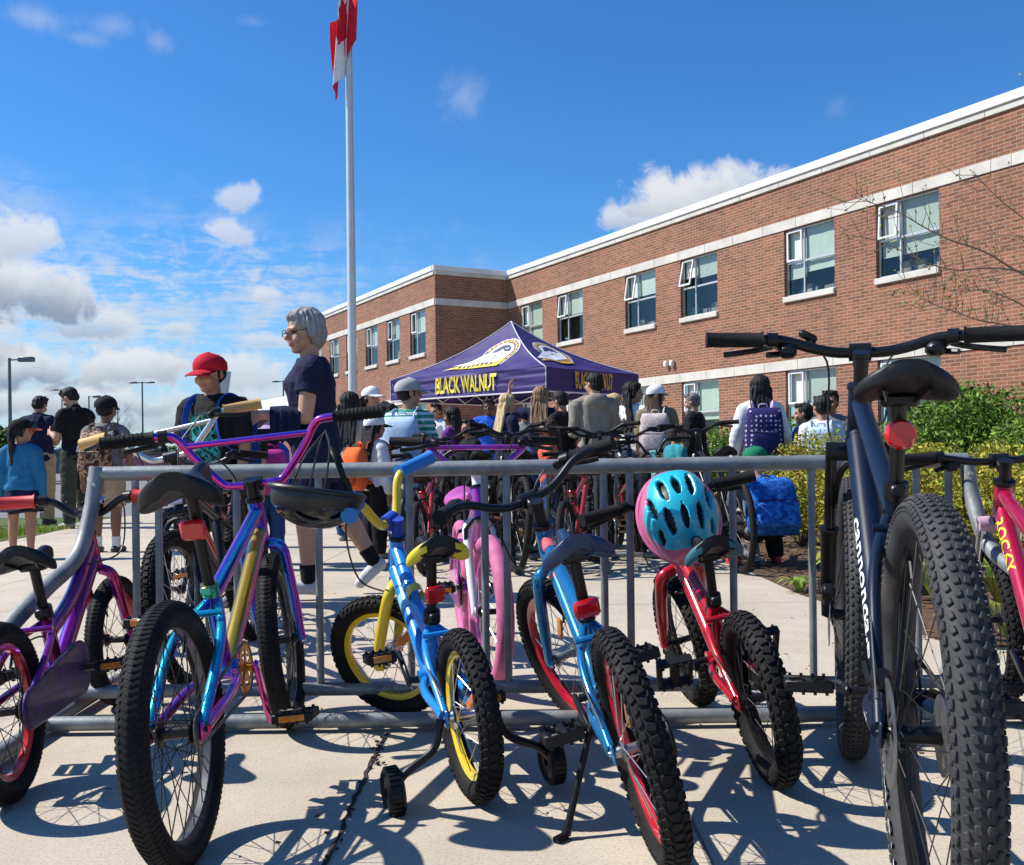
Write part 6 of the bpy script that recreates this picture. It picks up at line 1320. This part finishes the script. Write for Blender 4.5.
    for s in (-1, 1):
        mb = MB(); f = TO[s]; a0 = AN[s] + V3((0, 0, -.014 * u)); mb.capsule(AN[s], .024 * u, a0 - f * .022 * u + V3((0, 0, -.004 * u)), .024 * u); mb.capsule(a0 - f * .025 * u + V3((0, 0, -.004 * u)), .022 * u, a0 + f * .075 * u + V3((0, 0, -.006 * u)), .021 * u); mb.capsule(a0, .026 * u, a0 + f * .05 * u, .022 * u); sh_o = part('shoe', mb, sm_, max(vox, .008))
    # hair
    st, hc = hair; hm = HM_(hc)
    if st != 'none':
        mb = MB()
        if cap is not None:
            mb.ell(h(0, -.17, .46), (.345 * hh, .285 * hh, .27 * hh), R3, 18, 10)
            for s in (-1, 1): mb.capsule(h(s * .31, .05, .58), .055 * hh, h(s * .325, .03, .40), .04 * hh, 8)
        elif st == 'short':
            mb.ell(h(0, -.075, .655), (.375 * hh, .415 * hh, .375 * hh), R3, 20, 12); mb.ell(h(0, -.20, .46), (.335 * hh, .27 * hh, .30 * hh), R3, 18, 10); mb.ell(h(0, .12, .86), (.30 * hh, .28 * hh, .13 * hh), R3, 14, 8)
            for s in (-1, 1): mb.capsule(h(s * .325, .05, .62), .05 * hh, h(s * .33, .03, .42), .035 * hh, 8)
            for i in range(16): a = i * .9; mb.capsule(h(.2 * cos(a), .05 + .2 * sin(a), .93), .07 * hh, h(.30 * cos(a + .4), .08 + .30 * sin(a + .4), .93 + .05 * sin(i * 2.3)), .04 * hh, 6)
        else:
            mb.ell(h(0, -.08, .67), (.40 * hh, .43 * hh, .39 * hh), R3, 20, 12); mb.ell(h(0, -.22, .42), (.375 * hh, .29 * hh, .36 * hh), R3, 18, 10)
            for s in (-1, 1): mb.capsule(h(s * .33, .03, .70), .10 * hh, h(s * .36, -.03, .30 if st != 'bob' else .36), .085 * hh, 10)
            mb.ell(h(0, .08, .84), (.33 * hh, .30 * hh, .17 * hh), R3, 16, 8)
        if st not in ('short', 'none'):
            if cap is not None:
                for s in (-1, 1): mb.capsule(h(s * .31, -.04, .56), .08 * hh, h(s * .33, -.06, .25), .08 * hh, 8)
            if st == 'bob':
                for i in range(9): a = radians(180 + 20 * (i - 4)) + pi / 2 * 0; q7 = .16 + .10 * abs(sin(i * 1.7)); mb.capsule(h(.31 * sin(a), .31 * cos(a) - .06, .50), .15 * hh, h(.27 * sin(a), .27 * cos(a) - .05, q7), .075 * hh, 8)
            if st == 'long':
                for i in range(7): x = (i - 3) * .115; mb.capsule(h(x, -.30, .40), .13 * hh, U @ V3((x * hh * 1.15, -.085 * u * B - .005, sh - (.13 + .02 * (i % 2)) * u)), .075 * hh, 8)
            if st == 'pony':
                q0 = h(0, -.50, .50); q1 = lerp(q0, U @ V3((0, -.10 * u, sh)), .45) + V3((0, 0, -.06 * u)); q2 = q1 + V3((0, -.01, -.13 * u)); mb.capsule(h(0, -.36, .56), .12 * hh, q0, .14 * hh); mb.capsule(q0, .14 * hh, q1, .15 * hh); mb.capsule(q1, .15 * hh, q2, .06 * hh)
            if st == 'bun': mb.ell(h(0, -.48, .78), (.16 * hh,) * 3)
        ho = part('hair', mb, hm, max(.0065, vox * .75), 1); hv = np.empty(len(ho.data.vertices) * 3); ho.data.vertices.foreach_get('co', hv); hv = hv.reshape(-1, 3); nv_ = np.empty_like(hv.ravel()); ho.data.vertices.foreach_get('normal', nv_); nv_ = nv_.reshape(-1, 3)
        lc = ((hv - np.array(h(0, -.05, .6))) @ np.array(R3.inverted()).T) / hh; th_ = np.arctan2(lc[:, 0], lc[:, 1]); f0 = random.uniform(0, 6); am = hh * (.020 if st == 'short' else .024) * np.clip(1.2 - np.abs(lc[:, 2]) * .6, .3, 1)
        wv = np.sin(th_ * 19 + lc[:, 2] * 3 + f0) * .5 + np.sin(th_ * 33 - lc[:, 2] * 5 + f0) * .35 + np.sin(lc[:, 0] * 26 + lc[:, 1] * 17 + f0) * .4; hv = hv + nv_ * (wv * am)[:, None]; ho.data.vertices.foreach_set('co', hv.ravel()); ho.data.update()
    if cap is not None:
        cmt, bdir, bmt = cap[:3]; mb = MB(); n = 32; rg = []
        for (z, r) in ((.56, 1.00), (.60, 1.02), (.70, 1.02), (.79, .97), (.89, .82), (.97, .58), (1.015, .3), (1.03, .06)): rg.append([h(.42 * r * cos(a), -.055 + .475 * r * sin(a), z + .03 * sin(a)) for a in [2 * pi * i / n for i in range(n)]])
        mb.loft(rg); cpo = mb.build('cap', cmt, o, angle=70); mb = MB(); mb.ell(h(0, -.05, 1.03), (.045 * hh, .045 * hh, .03 * hh), R3, 10, 6)
        mb.build('cap_button', bmt, cpo)
        if bdir == 'all':
            mb = MB(); rg = [[h(.42 * k * cos(a), -.055 + .475 * k * sin(a), z) for a in [2 * pi * i / n for i in range(n)]] for k, z in ((1.02, .63), (1.32, .55), (1.5, .47), (1.49, .455), (1.3, .53), (1.0, .61))]; mb.loft(rg, cap=False); mb.build('brim', bmt, cpo)
        else:
            mb = MB(); bs = {'f': 0, 'b': pi, 'r': -pi / 2, 'l': pi / 2}[bdir]; rg = []
            for t in (0, .25, .5, .75, 1.0):
                row = []
                for i in range(13):
                    a = radians(-62 + 124 * i / 12); x = .435 * sin(a) * (1 - .25 * t * t); y = .475 * cos(a) * 0 + lerp(.475 * cos(a) - .055, .475 * (cos(a) * .35 + .65) - .055 + .44 * cos(a * .85), t); zz = .63 - .10 * t - .07 * abs(sin(a)) ** 2 * (1 - .3 * t); c_, s_ = cos(bs), sin(bs); row.append((x * c_ - y * s_, x * s_ + y * c_, zz))
                rg.append(row)
            top_ = [[h(*q_) for q_ in r] for r in rg]; bot_ = [[h(q_[0], q_[1], q_[2] - .03) for q_ in r] for r in rg]; mb.loft(top_, closed=False); mb.loft(bot_, closed=False); mb.loft([top_[-1], bot_[-1]], closed=False); mb.build('brim', bmt, cpo, angle=80)
    return dict(o=o, U=U, h=h, sh=sh, u=u, sw=sw, B=B, st_h=st_h, hh=hh, R3=R3, WR=WR, EL=EL, SH=SH, part=part, HIP=HIP, KN=KN, AN=AN, lift=lift, HD=HD)

def worn(o, P_, name, label, cat):
    r = empty(name, label=label, cat=cat); r.location = P_['o'].location; r.rotation_euler = P_['o'].rotation_euler; return r
def backpack(P_, label, m, m2, ms=None, w=.30, hgt=.42, d=.16, z=0, group='backpacks worn in the crowd', side=0, front=True):
    r = worn(None, P_, 'backpack', label, 'backpack'); r['group'] = group; U, u, B = P_['U'], P_['u'], P_['B']; yb = -.072 * u * B - .02; zt = P_['sh'] - .015 * u + z; ms = ms or m
    def slab(x, y, zc, W, Hh, D, e=.72, n=28, k=9):
        rg = []
        for i in range(k + 1):
            t = -1 + 2 * i / k; s = (1 - abs(t) ** 3.2) ** (1 / 3.2) if abs(t) < 1 else 0.02; s = max(s, .25); rg.append([U @ V3((x + W / 2 * (abs(cos(a)) ** e) * (1 if cos(a) > 0 else -1) * (.82 + .18 * s) * (1.0 - .10 * max(0, t)), y + D / 2 * (abs(sin(a)) ** e) * (1 if sin(a) > 0 else -1) * s, zc + Hh / 2 * t)) for a in [2 * pi * j / n for j in range(n)]])
        return rg
    mb = MB(); mb.loft(slab(side, yb - d / 2, zt - hgt / 2, w, hgt, d)); mb.build('pack_body', m, r, angle=60)
    mb = MB(); mb.loft(slab(side, yb - d - .018, zt - hgt * .68, w * .80, hgt * .46, .075)); pk = mb.build('pocket', m2, r, angle=60)
    mb = MB(); zz = zt - hgt * .47; mb.tube([U @ V3((side + x * w * .40, yb - d - .050 + .02 * x * x, zz)) for x in (-1, -.5, 0, .5, 1)], .004, 6); mb.tube([U @ V3((side + w * .47 * cos(a), yb - d * .62, zt - hgt * .42 + hgt * .36 * sin(a))) for a in [pi * i / 14 for i in range(15)]], .0045, 6); mb.build('zip', M_BLK, pk)
    mb = MB(); mb.tube(crv([U @ V3((side + x, yb - .02 + dy, zt + dz_)) for x, dy, dz_ in ((-.035, 0, -.01), (-.03, -.01, .03), (.03, -.01, .03), (.035, 0, -.01))], 4), .007, 8); mb.build('carry_loop', ms, r)
    for s in (-1, 1):
        x = s * P_['sw'] * .60; f = .078 * u * B + .02; mb = MB(); path = [(x * .9, yb, zt - .01), (x, yb + .015, P_['sh'] + .016 * u), (x, 0, P_['sh'] + .031 * u), (x * 1.02, f * .72, P_['sh'] + .002 * u), (x * 1.08, f, P_['sh'] - .07 * u), (x * 1.22, f * .85, P_['sh'] - .15 * u), (x * 1.45, .0, P_['sh'] - .20 * u), (x * 1.15, yb, zt - hgt * .85)]
        mb.tube(crv([U @ V3(q_) for q_ in path], 5), .0175, 10, squash=(.34, 1), up=(0, 0, 1)); mb.build('strap', ms, r)
    return r
def pat(name, fn):
    m = bpy.data.materials.new(name); m.use_nodes = True; q = G(m.node_tree); b = m.node_tree.nodes['Principled BSDF']; t = q.n('ShaderNodeTexCoord'); s = q.n('ShaderNodeSeparateXYZ'); q.l(t.outputs['Object'], s.inputs[0]); q.l(fn(q, t.outputs['Object'], s.outputs), b.inputs['Base Color']); b.inputs['Roughness'].default_value = .85; b.inputs['Specular IOR Level'].default_value = .2
    bp = q.n('ShaderNodeBump'); bp.inputs['Strength'].default_value = .3; bp.inputs['Distance'].default_value = .02; q.l(q.noise(t.outputs['Object'], 14, 4, .6), bp.inputs['Height']); q.l(bp.outputs[0], b.inputs['Normal']); return m
CAMO = pat('camouflage_cloth', lambda q, v, s: q.ramp(q.noise(v, 17, 3, .6, 1.0), [(.40, (.06, .025, .02)), (.47, (.30, .16, .10)), (.53, (.50, .36, .24)), (.60, (.10, .045, .03))], 'CONSTANT'))
STRIPE = pat('green_striped_cloth', lambda q, v, s: q.ramp(q.math('FRACT', q.math('MULTIPLY', s[2], 19)), [(0, (.62, .66, .64)), (.42, (.62, .66, .64)), (.46, (.03, .26, .17)), (.92, (.03, .26, .17))]))
DOTS = pat('navy_dotted_cloth', lambda q, v, s: q.mix(q.smooth((lambda vo: (q.l(v, vo.inputs['Vector']), vo.inputs['Scale'].__setattr__('default_value', 24), vo.inputs['Randomness'].__setattr__('default_value', .2), vo.outputs['Distance'])[-1])(q.n('ShaderNodeTexVoronoi')), .30, .22), (.022, .020, .10, 1), (.55, .42, .58, 1)))
FLOR = pat('pale_floral_cloth', lambda q, v, s: q.ramp(q.noise(v, 26, 3, .6), [(.42, (.52, .45, .42)), (.50, (.36, .26, .26)), (.56, (.55, .50, .47))]))
TEALP = pat('black_tee_with_teal_print', lambda q, v, s: q.mix(q.math('MULTIPLY', q.math('MULTIPLY', q.smooth(q.noise(v, 30, 5, .7, 1.2), .46, .52), q.smooth(q.math('ABSOLUTE', q.math('ADD', s[0], .0)), .095, .07)), q.math('MULTIPLY', q.smooth(s[1], .03, .05), q.math('MULTIPLY', q.smooth(s[2], .70, .76), q.smooth(s[2], 1.04, .98)))), (.012, .012, .014, 1), (.03, .36, .33, 1)))
c_ = cloth
BCAM = pat('blue_patterned_nylon', lambda q, v, s: q.ramp(q.noise(v, 22, 4, .7, .8), [(.38, (.008, .04, .20)), (.50, (.012, .10, .42)), (.60, (.03, .20, .58))]))
NAVY = c_('navy_cloth', (.012, .014, .045)); BLACK = c_('black_cloth', (.010, .010, .012)); KHAKI = c_('khaki_cloth', (.40, .30, .19)); OLIVE = c_('dark_olive_cloth', (.055, .055, .04)); GREYT = c_('grey_cloth', (.17, .17, .17)); WHITE = c_('white_cloth', (.70, .70, .70)); DENIM = c_('denim_cloth', (.025, .07, .20)); DENJ = c_('denim_jacket_cloth', (.02, .15, .30)); STONE = c_('stone_hoodie_cloth', (.26, .23, .18)); PEACH = c_('peach_cloth', (.62, .36, .26)); OLT = c_('olive_tee_cloth', (.20, .17, .10)); MAG = c_('magenta_cloth', (.50, .06, .28)); BLUE = c_('bright_blue_cloth', (.02, .10, .50)); PURP = c_('purple_cloth', (.14, .03, .20)); YELP = c_('pale_yellow_cloth', (.60, .55, .32)); LGREY = c_('light_grey_cloth', (.46, .44, .42)); TEALC = c_('teal_cloth', (.03, .24, .28)); SAND = c_('sand_cloth', (.5, .42, .32)); MAROON = c_('maroon_cloth', (.20, .02, .04))
REDC = c_('red_cap_cloth', (.50, .012, .03)); ORNG = c_('orange_cloth', (.75, .13, .03)); SKYB = c_('pale_blue_cloth', (.42, .55, .72)); LILAC = c_('lilac_cloth', (.52, .40, .62)); GREENC = c_('green_cap_cloth', (.01, .16, .08)); GREYC = c_('grey_cap_cloth', (.36, .36, .36)); CORAL = c_('coral_visor', (.65, .12, .08)); ROYAL = c_('royal_blue_cloth', (.01, .07, .38)); PINKB = c_('pink_bag_cloth', (.45, .05, .25))
WSHOE = (.62, .62, .62); GR_ = 'crowd waiting in front of the school'
BENT = ((.12, .10, -1), (-.30, .85, .05)); PHONE = ((.10, .25, -1), (-.35, .9, .25)); DOWN = ((.14, -.02, -1), (.04, .16, -1))
P = {}
# far left
p1 = person('small girl in teal denim jacket and navy skirt with coral visor and ponytail', 21, 8.3, 1.16, 4, SK2, DENJ, NAVY, ('pony', H_BLK), (BLACK, 'f', CORAL), WSHOE, {'b': ((.22, -.02, -1), (.10, .12, -1))}, yaw=-58, child=True, sleeve=1.9, bot='skirt', sex='f', hem=-.12, group=GR_)
person('stocky man in navy polo shirt and khaki trousers, head bowed, seen from behind', 38, 13.6, 1.74, -8, SK2, NAVY, KHAKI, ('short', H_BLK), None, (.05, .05, .06), {'b': PHONE}, pitch=18, bulk=1.2, sleeve=.75, collar=NAVY, group=GR_)
person('slim man in black polo shirt looking down at his phone', 76, 12.6, 1.78, 62, SK1, BLACK, OLIVE, ('short', H_BLK), None, (.35, .3, .25), {'b': PHONE}, pitch=32, yaw=12, sleeve=.7, collar=BLACK, group=GR_)
p4 = person('boy in grey tee and black cap with camouflage backpack', 106, 8.9, 1.38, -4, SK3, GREYT, KHAKI, ('short', H_BLK), (BLACK, 'f', BLACK), (.03, .03, .03), {'b': ((.30, -.04, -1), (.10, .2, -1))}, child=True, sleeve=.85, bot='shorts', socks=WHITE, group=GR_)
backpack(p4, 'brown camouflage backpack on the boy in black cap', CAMO, CAMO, None, w=.27, hgt=.40)
# red cap boy
p5 = person('boy in bright red cap and black tee with teal print, facing the camera', 214, 5.4, 1.345, 165, SK2, TEALP, BLACK, ('short', H_BLK), (REDC, 'f', REDC), (.3, .3, .3), {1: ((.16, .06, -1), (.02, .30, -1)), -1: ((.20, .02, -1), (.0, .34, -1))}, yaw=-6, pitch=9, head=.93, child=True, sleeve=.85, bot='shorts', vox=.0072, group=GR_)
backpack(p5, 'blue backpack on the boy in red cap', ROYAL, ROYAL, ROYAL, w=.29, hgt=.42)
person('child in black with dark hair half hidden behind the red cap boy', 240, 7.2, 1.24, 175, SK2, BLACK, BLACK, ('short', H_BLK), None, (.1, .1, .1), child=True, group=GR_)
# the woman
p6 = person('grey haired woman in glasses and navy top striding past with bare legs', 315, 5.65, 1.585, 100, SK1, NAVY, NAVY, ('bob', H_GRY), None, (.5, .5, .5), {1: ((.10, .04, -1), (-.02, 1, .10), (-.1, .9, -.45)), -1: ((.12, .12, -1), (.05, .9, .05), (0, .9, -.4))},
    {1: ((.02, -.38, -1), (.0, -.62, -1), (0, .75, -.66)), -1: ((.02, .14, -1), (.0, -.03, -1), (0, 1, .05))}, yaw=24, pitch=5, lean=2, head=1.10, bulk=1.10, sex='f', sleeve=.50, bot='shorts', hem=-.22, socks=BLACK, vox=.0065, collar=None, group=GR_)
h = p6['h']; mb = MB()
for s in (-1, 1): mb.tube([h(s * .16 + .135 * cos(a), .435 - .05 * abs(s * .16 + .135 * cos(a)), .485 + .085 * sin(a)) for a in [2 * pi * i / 20 for i in range(21)]], .0022, 6); mb.tube([h(s * .295, .415, .50), h(s * .365, .25, .51), h(s * .37, .0, .50)], .0024, 6)
mb.tube([h(-.03, .45, .49), h(0, .465, .50), h(.03, .45, .49)], .0022, 6); mb.build('glasses', cm('glasses_frame', (.05, .035, .03), rough=.3), p6['o'])
mb = MB(); w_ = p6['WR'][-1]; E = p6['EL'][-1]; w1 = p6['WR'][1]; E1 = p6['EL'][1]
rg = []
for i in range(13):
    t = i / 12; c = lerp(lerp(E, w_, .10), lerp(E, w_, .80), t) + V3((0, 0, .045 - .02 * abs(t - .5))); d = .015 * sin(t * 23); rg.append([c + V3((.045, 0, -.20 + .05 * t + d)), c + V3((.050 + d, 0, -.10)), c + V3((.046, 0, -.02)), c + V3((0, 0, .012)), c + V3((-.046, 0, -.02)), c + V3((-.048 - d, 0, -.11)), c + V3((-.04, 0, -.22 + .06 * t - d))])
mb.loft(rg, closed=False); cj = mb.build('cardigan', NAVY, None, recalc=True, angle=80); cj.location = p6['o'].location; cj.rotation_euler = p6['o'].rotation_euler; sdm = cj.modifiers.new('t', 'SOLIDIFY'); sdm.thickness = .012; tag(cj, 'dark navy cardigan draped over the forearm of the grey haired woman', 'cardigan')
p7 = person('tiny child in blue jacket and lilac sun hat', 267, 7.6, 1.12, 22, SK2, BLUE, DENIM, ('long', H_BLK), (LILAC, 'all', LILAC), (.6, .3, .4), child=True, sleeve=1.9, sex='f', group=GR_)
backpack(p7, 'pink backpack on the child in lilac sun hat', PINKB, PINKB, None, w=.25, hgt=.34, d=.13)
person('dark haired child seen just left of the child in lilac sun hat', 252, 9.2, 1.26, -20, SK2, SKYB, DENIM, ('short', H_BLK), None, (.3, .3, .3), child=True, group=GR_)
# between flagpole and tent
person('dark haired girl in teal collar just right of the grey haired woman', 350, 9.9, 1.46, -15, SK2, SAND, DENIM, ('long', H_BLK), None, (.3, .3, .3), child=True, sex='f', collar=TEALC, sleeve=1.9, group=GR_)
person('woman in plain white cap and pale yellow jacket', 371, 11.0, 1.60, -128, SK1, YELP, BLACK, ('long', H_BLK), (WHITE, 'f', WHITE), (.3, .3, .3), yaw=0, sex='f', sleeve=1.9, group=GR_)
p11 = person('small child in black and white cap and white sleeves', 374, 8.0, 1.14, -50, SK2, WHITE, BLACK, ('long', H_BLK), (WHITE, 'f', BLACK), (.3, .3, .3), child=True, sleeve=1.9, sex='f', group=GR_)
backpack(p11, 'bright orange backpack on the small child in white sleeves', ORNG, ORNG, None, w=.27, hgt=.34, d=.15)
person('dark haired teenager behind the woman in white cap', 385, 12.4, 1.52, 150, SK2, BLACK, BLACK, ('long', H_BLK), None, (.1, .1, .1), sex='f', sleeve=1.9, group=GR_)
person('girl in magenta top left of the boy with striped tee', 390, 10.6, 1.38, 110, SK2, MAG, DENIM, ('long', H_BLK), None, (.3, .3, .3), child=True, sex='f', group=GR_)
p12 = person('boy in grey cap, green striped tee and jeans', 409, 8.5, 1.47, -14, SK2, STRIPE, DENIM, ('short', H_BLK), (GREYC, 'f', GREYC), (.1, .1, .1), {'b': ((.22, .0, -1), (.12, .25, -1))}, yaw=-48, child=True, sleeve=.85, group=GR_)
backpack(p12, 'pale blue backpack on the boy in green striped tee', SKYB, SKYB, None, w=.34, hgt=.48, d=.17)
# tent crowd
person('dark haired child in purple jacket under the left half of the tent', 453, 13.0, 1.48, 65, SK3, PURP, BLACK, ('long', H_BLK), None, (.1, .1, .1), child=True, sex='f', sleeve=1.9, group=GR_)
person('child in black jacket left of the man in blue shirt', 470, 11.6, 1.26, 125, SK2, BLACK, BLACK, ('short', H_BLK), None, (.1, .1, .1), child=True, sleeve=1.9, group=GR_)
person('man in bright blue shirt facing the camera under the tent', 489, 15.2, 1.72, 178, SK4, BLUE, BLACK, ('short', H_BLK), None, (.1, .1, .1), sleeve=.8, group=GR_)
person('woman with long platinum blonde hair in navy top', 507, 12.0, 1.57, -62, SK1, NAVY, BLACK, ('long', H_BLD), None, (.1, .1, .1), sex='f', sleeve=1.9, group=GR_)
person('woman with dark blonde hair raising one hand, in navy tee', 541, 12.6, 1.70, -12, SK1, NAVY, DENIM, ('long', H_DBL), None, (.1, .1, .1), {-1: ((.75, .2, .15), (-.05, .1, 1)), 1: ((.15, .15, -1), (-.5, .85, .1))}, sex='f', sleeve=.7, group=GR_)
person('teenager in black tee looking down, seen from behind', 564, 11.0, 1.53, 48, SK2, BLACK, BLACK, ('short', H_BLK), None, (.1, .1, .1), {'b': BENT}, pitch=18, sleeve=.85, group=GR_)
p20 = person('tall man in stone grey hoodie seen from behind', 595, 10.6, 1.69, 8, SK1, STONE, BLACK, ('short', H_BLK), None, (.2, .2, .2), {'b': BENT}, yaw=32, bulk=1.05, sleeve=1.9, group=GR_)
mb = MB(); U = p20['U']; mb.ell(U @ V3((0, -.085, p20['sh'] - .01)), (.13, .075, .10), nu=18, nv=10); mb.capsule(U @ V3((-.10, -.03, p20['sh'] + .03)), .045, U @ V3((.10, -.03, p20['sh'] + .03)), .045); link('hood', remeshed(mb, 'hood', .012, 2, [STONE]), p20['o'])
person('blonde woman in peach top behind the man in grey hoodie', 615, 13.2, 1.64, 75, SK1, PEACH, LGREY, ('bob', H_BLD), None, (.5, .5, .5), sex='f', sleeve=.9, group=GR_)
person('smiling woman with long dark hair in white tee', 633, 10.9, 1.61, -38, SK2, WHITE, BLACK, ('long', H_BLK), None, (.5, .5, .5), yaw=-52, sex='f', sleeve=.9, group=GR_)
p23 = person('girl in white cap and olive tee', 657, 10.4, 1.54, -14, SK1, OLT, BLACK, ('long', H_BRN), (WHITE, 'f', WHITE), (.5, .5, .5), yaw=-40, sex='f', sleeve=.85, group=GR_)
backpack(p23, 'pale patterned backpack on the girl in olive tee', FLOR, FLOR, LGREY, w=.32, hgt=.44, d=.15)
p24 = person('man with long grey beard in black jacket', 695, 13.2, 1.64, 66, SK1, BLACK, BLACK, ('short', (.16, .15, .14)), None, (.1, .1, .1), pitch=8, bulk=1.15, sleeve=1.9, group=GR_)
h = p24['h']; mb = MB(); mb.ell(h(0, .22, .10), (.20 * p24['hh'], .17 * p24['hh'], .20 * p24['hh']), p24['R3']); mb.capsule(h(0, .30, .02), .16 * p24['hh'], h(0, .34, -.30), .06 * p24['hh']); link('beard', remeshed(mb, 'beard', .01, 1, [HM_((.45, .43, .40))]), p24['o'])
person('person in maroon half hidden left of the man in grey hoodie', 581, 13.4, 1.42, 0, SK2, MAROON, BLACK, ('short', H_BLK), None, (.1, .1, .1), child=True, group=GR_)
# further back under the canopy
person('tall woman in grey top facing the camera deep under the tent', 525, 17.2, 1.70, 165, SK1, GREYT, BLACK, ('bob', H_BRN), None, (.2, .2, .2), sex='f', group=GR_)
person('man in white shirt deep under the tent left of the man in blue', 437, 16.8, 1.76, 150, SK2, WHITE, OLIVE, ('short', H_BLK), None, (.2, .2, .2), {'b': BENT}, group=GR_)
person('child in coral top turned sideways beside the teenager in black tee', 549, 9.6, 1.16, 95, SK2, CORAL, DENIM, ('pony', H_BRN), None, (.5, .5, .5), child=True, sex='f', group=GR_)
person('small child in teal top between the two girls with backpacks', 675, 9.8, 1.10, -70, SK2, TEALC, GREYT, ('short', H_BRN), None, (.5, .5, .5), child=True, group=GR_)
person('short child in sand top at the left end of the tent crowd', 428, 9.9, 1.15, -100, SK3, SAND, DENIM, ('short', H_BLK), None, (.4, .4, .4), child=True, group=GR_)
# right side
p25 = person('girl with long black hair in white hoodie', 761, 9.0, 1.50, -6, SK2, WHITE, LGREY, ('long', H_BLK), None, (.5, .5, .5), {'b': ((.30, .0, -1), (.10, .3, -1))}, child=False, sex='f', sleeve=1.9, group=GR_)
backpack(p25, 'navy dotted backpack on the girl in white hoodie', DOTS, DOTS, LILAC, w=.34, hgt=.46, d=.17)
p26 = person('child in green cap crouching by the planting bed', 763, 7.0, 1.25, 6, SK2, GREYT, BLACK, ('short', H_BLK), (GREENC, 'r', GREENC), (.5, .03, .04), {'b': ((.2, .75, -.75), (-.1, .7, -.8))}, {s: ((.28, .95, .22), (.02, -.42, -1), (.15, 1, 0)) for s in (-1, 1)}, child=True, lean=16, hipz=.24, yaw=-25, sleeve=1.9, group=GR_)
backpack(p26, 'big blue backpack on the crouching child', BCAM, BCAM, None, w=.37, hgt=.40, d=.18)
p27 = person('boy in white tee behind the golden shrubs', 822, 9.7, 1.36, -20, SK2, WHITE, GREYT, ('short', H_BLK), None, (.4, .4, .4), yaw=25, child=True, sleeve=.85, group=GR_)
backpack(p27, 'light blue backpack on the boy in white tee', SKYB, SKYB, None, w=.28, hgt=.36, d=.13)
person('child in grey with black hair right behind the boy in white tee', 831, 10.6, 1.47, 150, SK2, GREYT, BLACK, ('short', H_BLK), None, (.3, .3, .3), child=True, group=GR_)
p28 = person('child with turned head left of the boy in white tee', 805, 10.4, 1.33, 70, SK2, BLACK, BLACK, ('short', H_BLK), None, (.3, .3, .3), child=True, group=GR_)
backpack(p28, 'royal blue backpack beside the boy in white tee', c_('royal_nylon', (.02, .16, .50)), c_('royal_nylon', (.02, .16, .50)), None, w=.28, hgt=.38, d=.15)
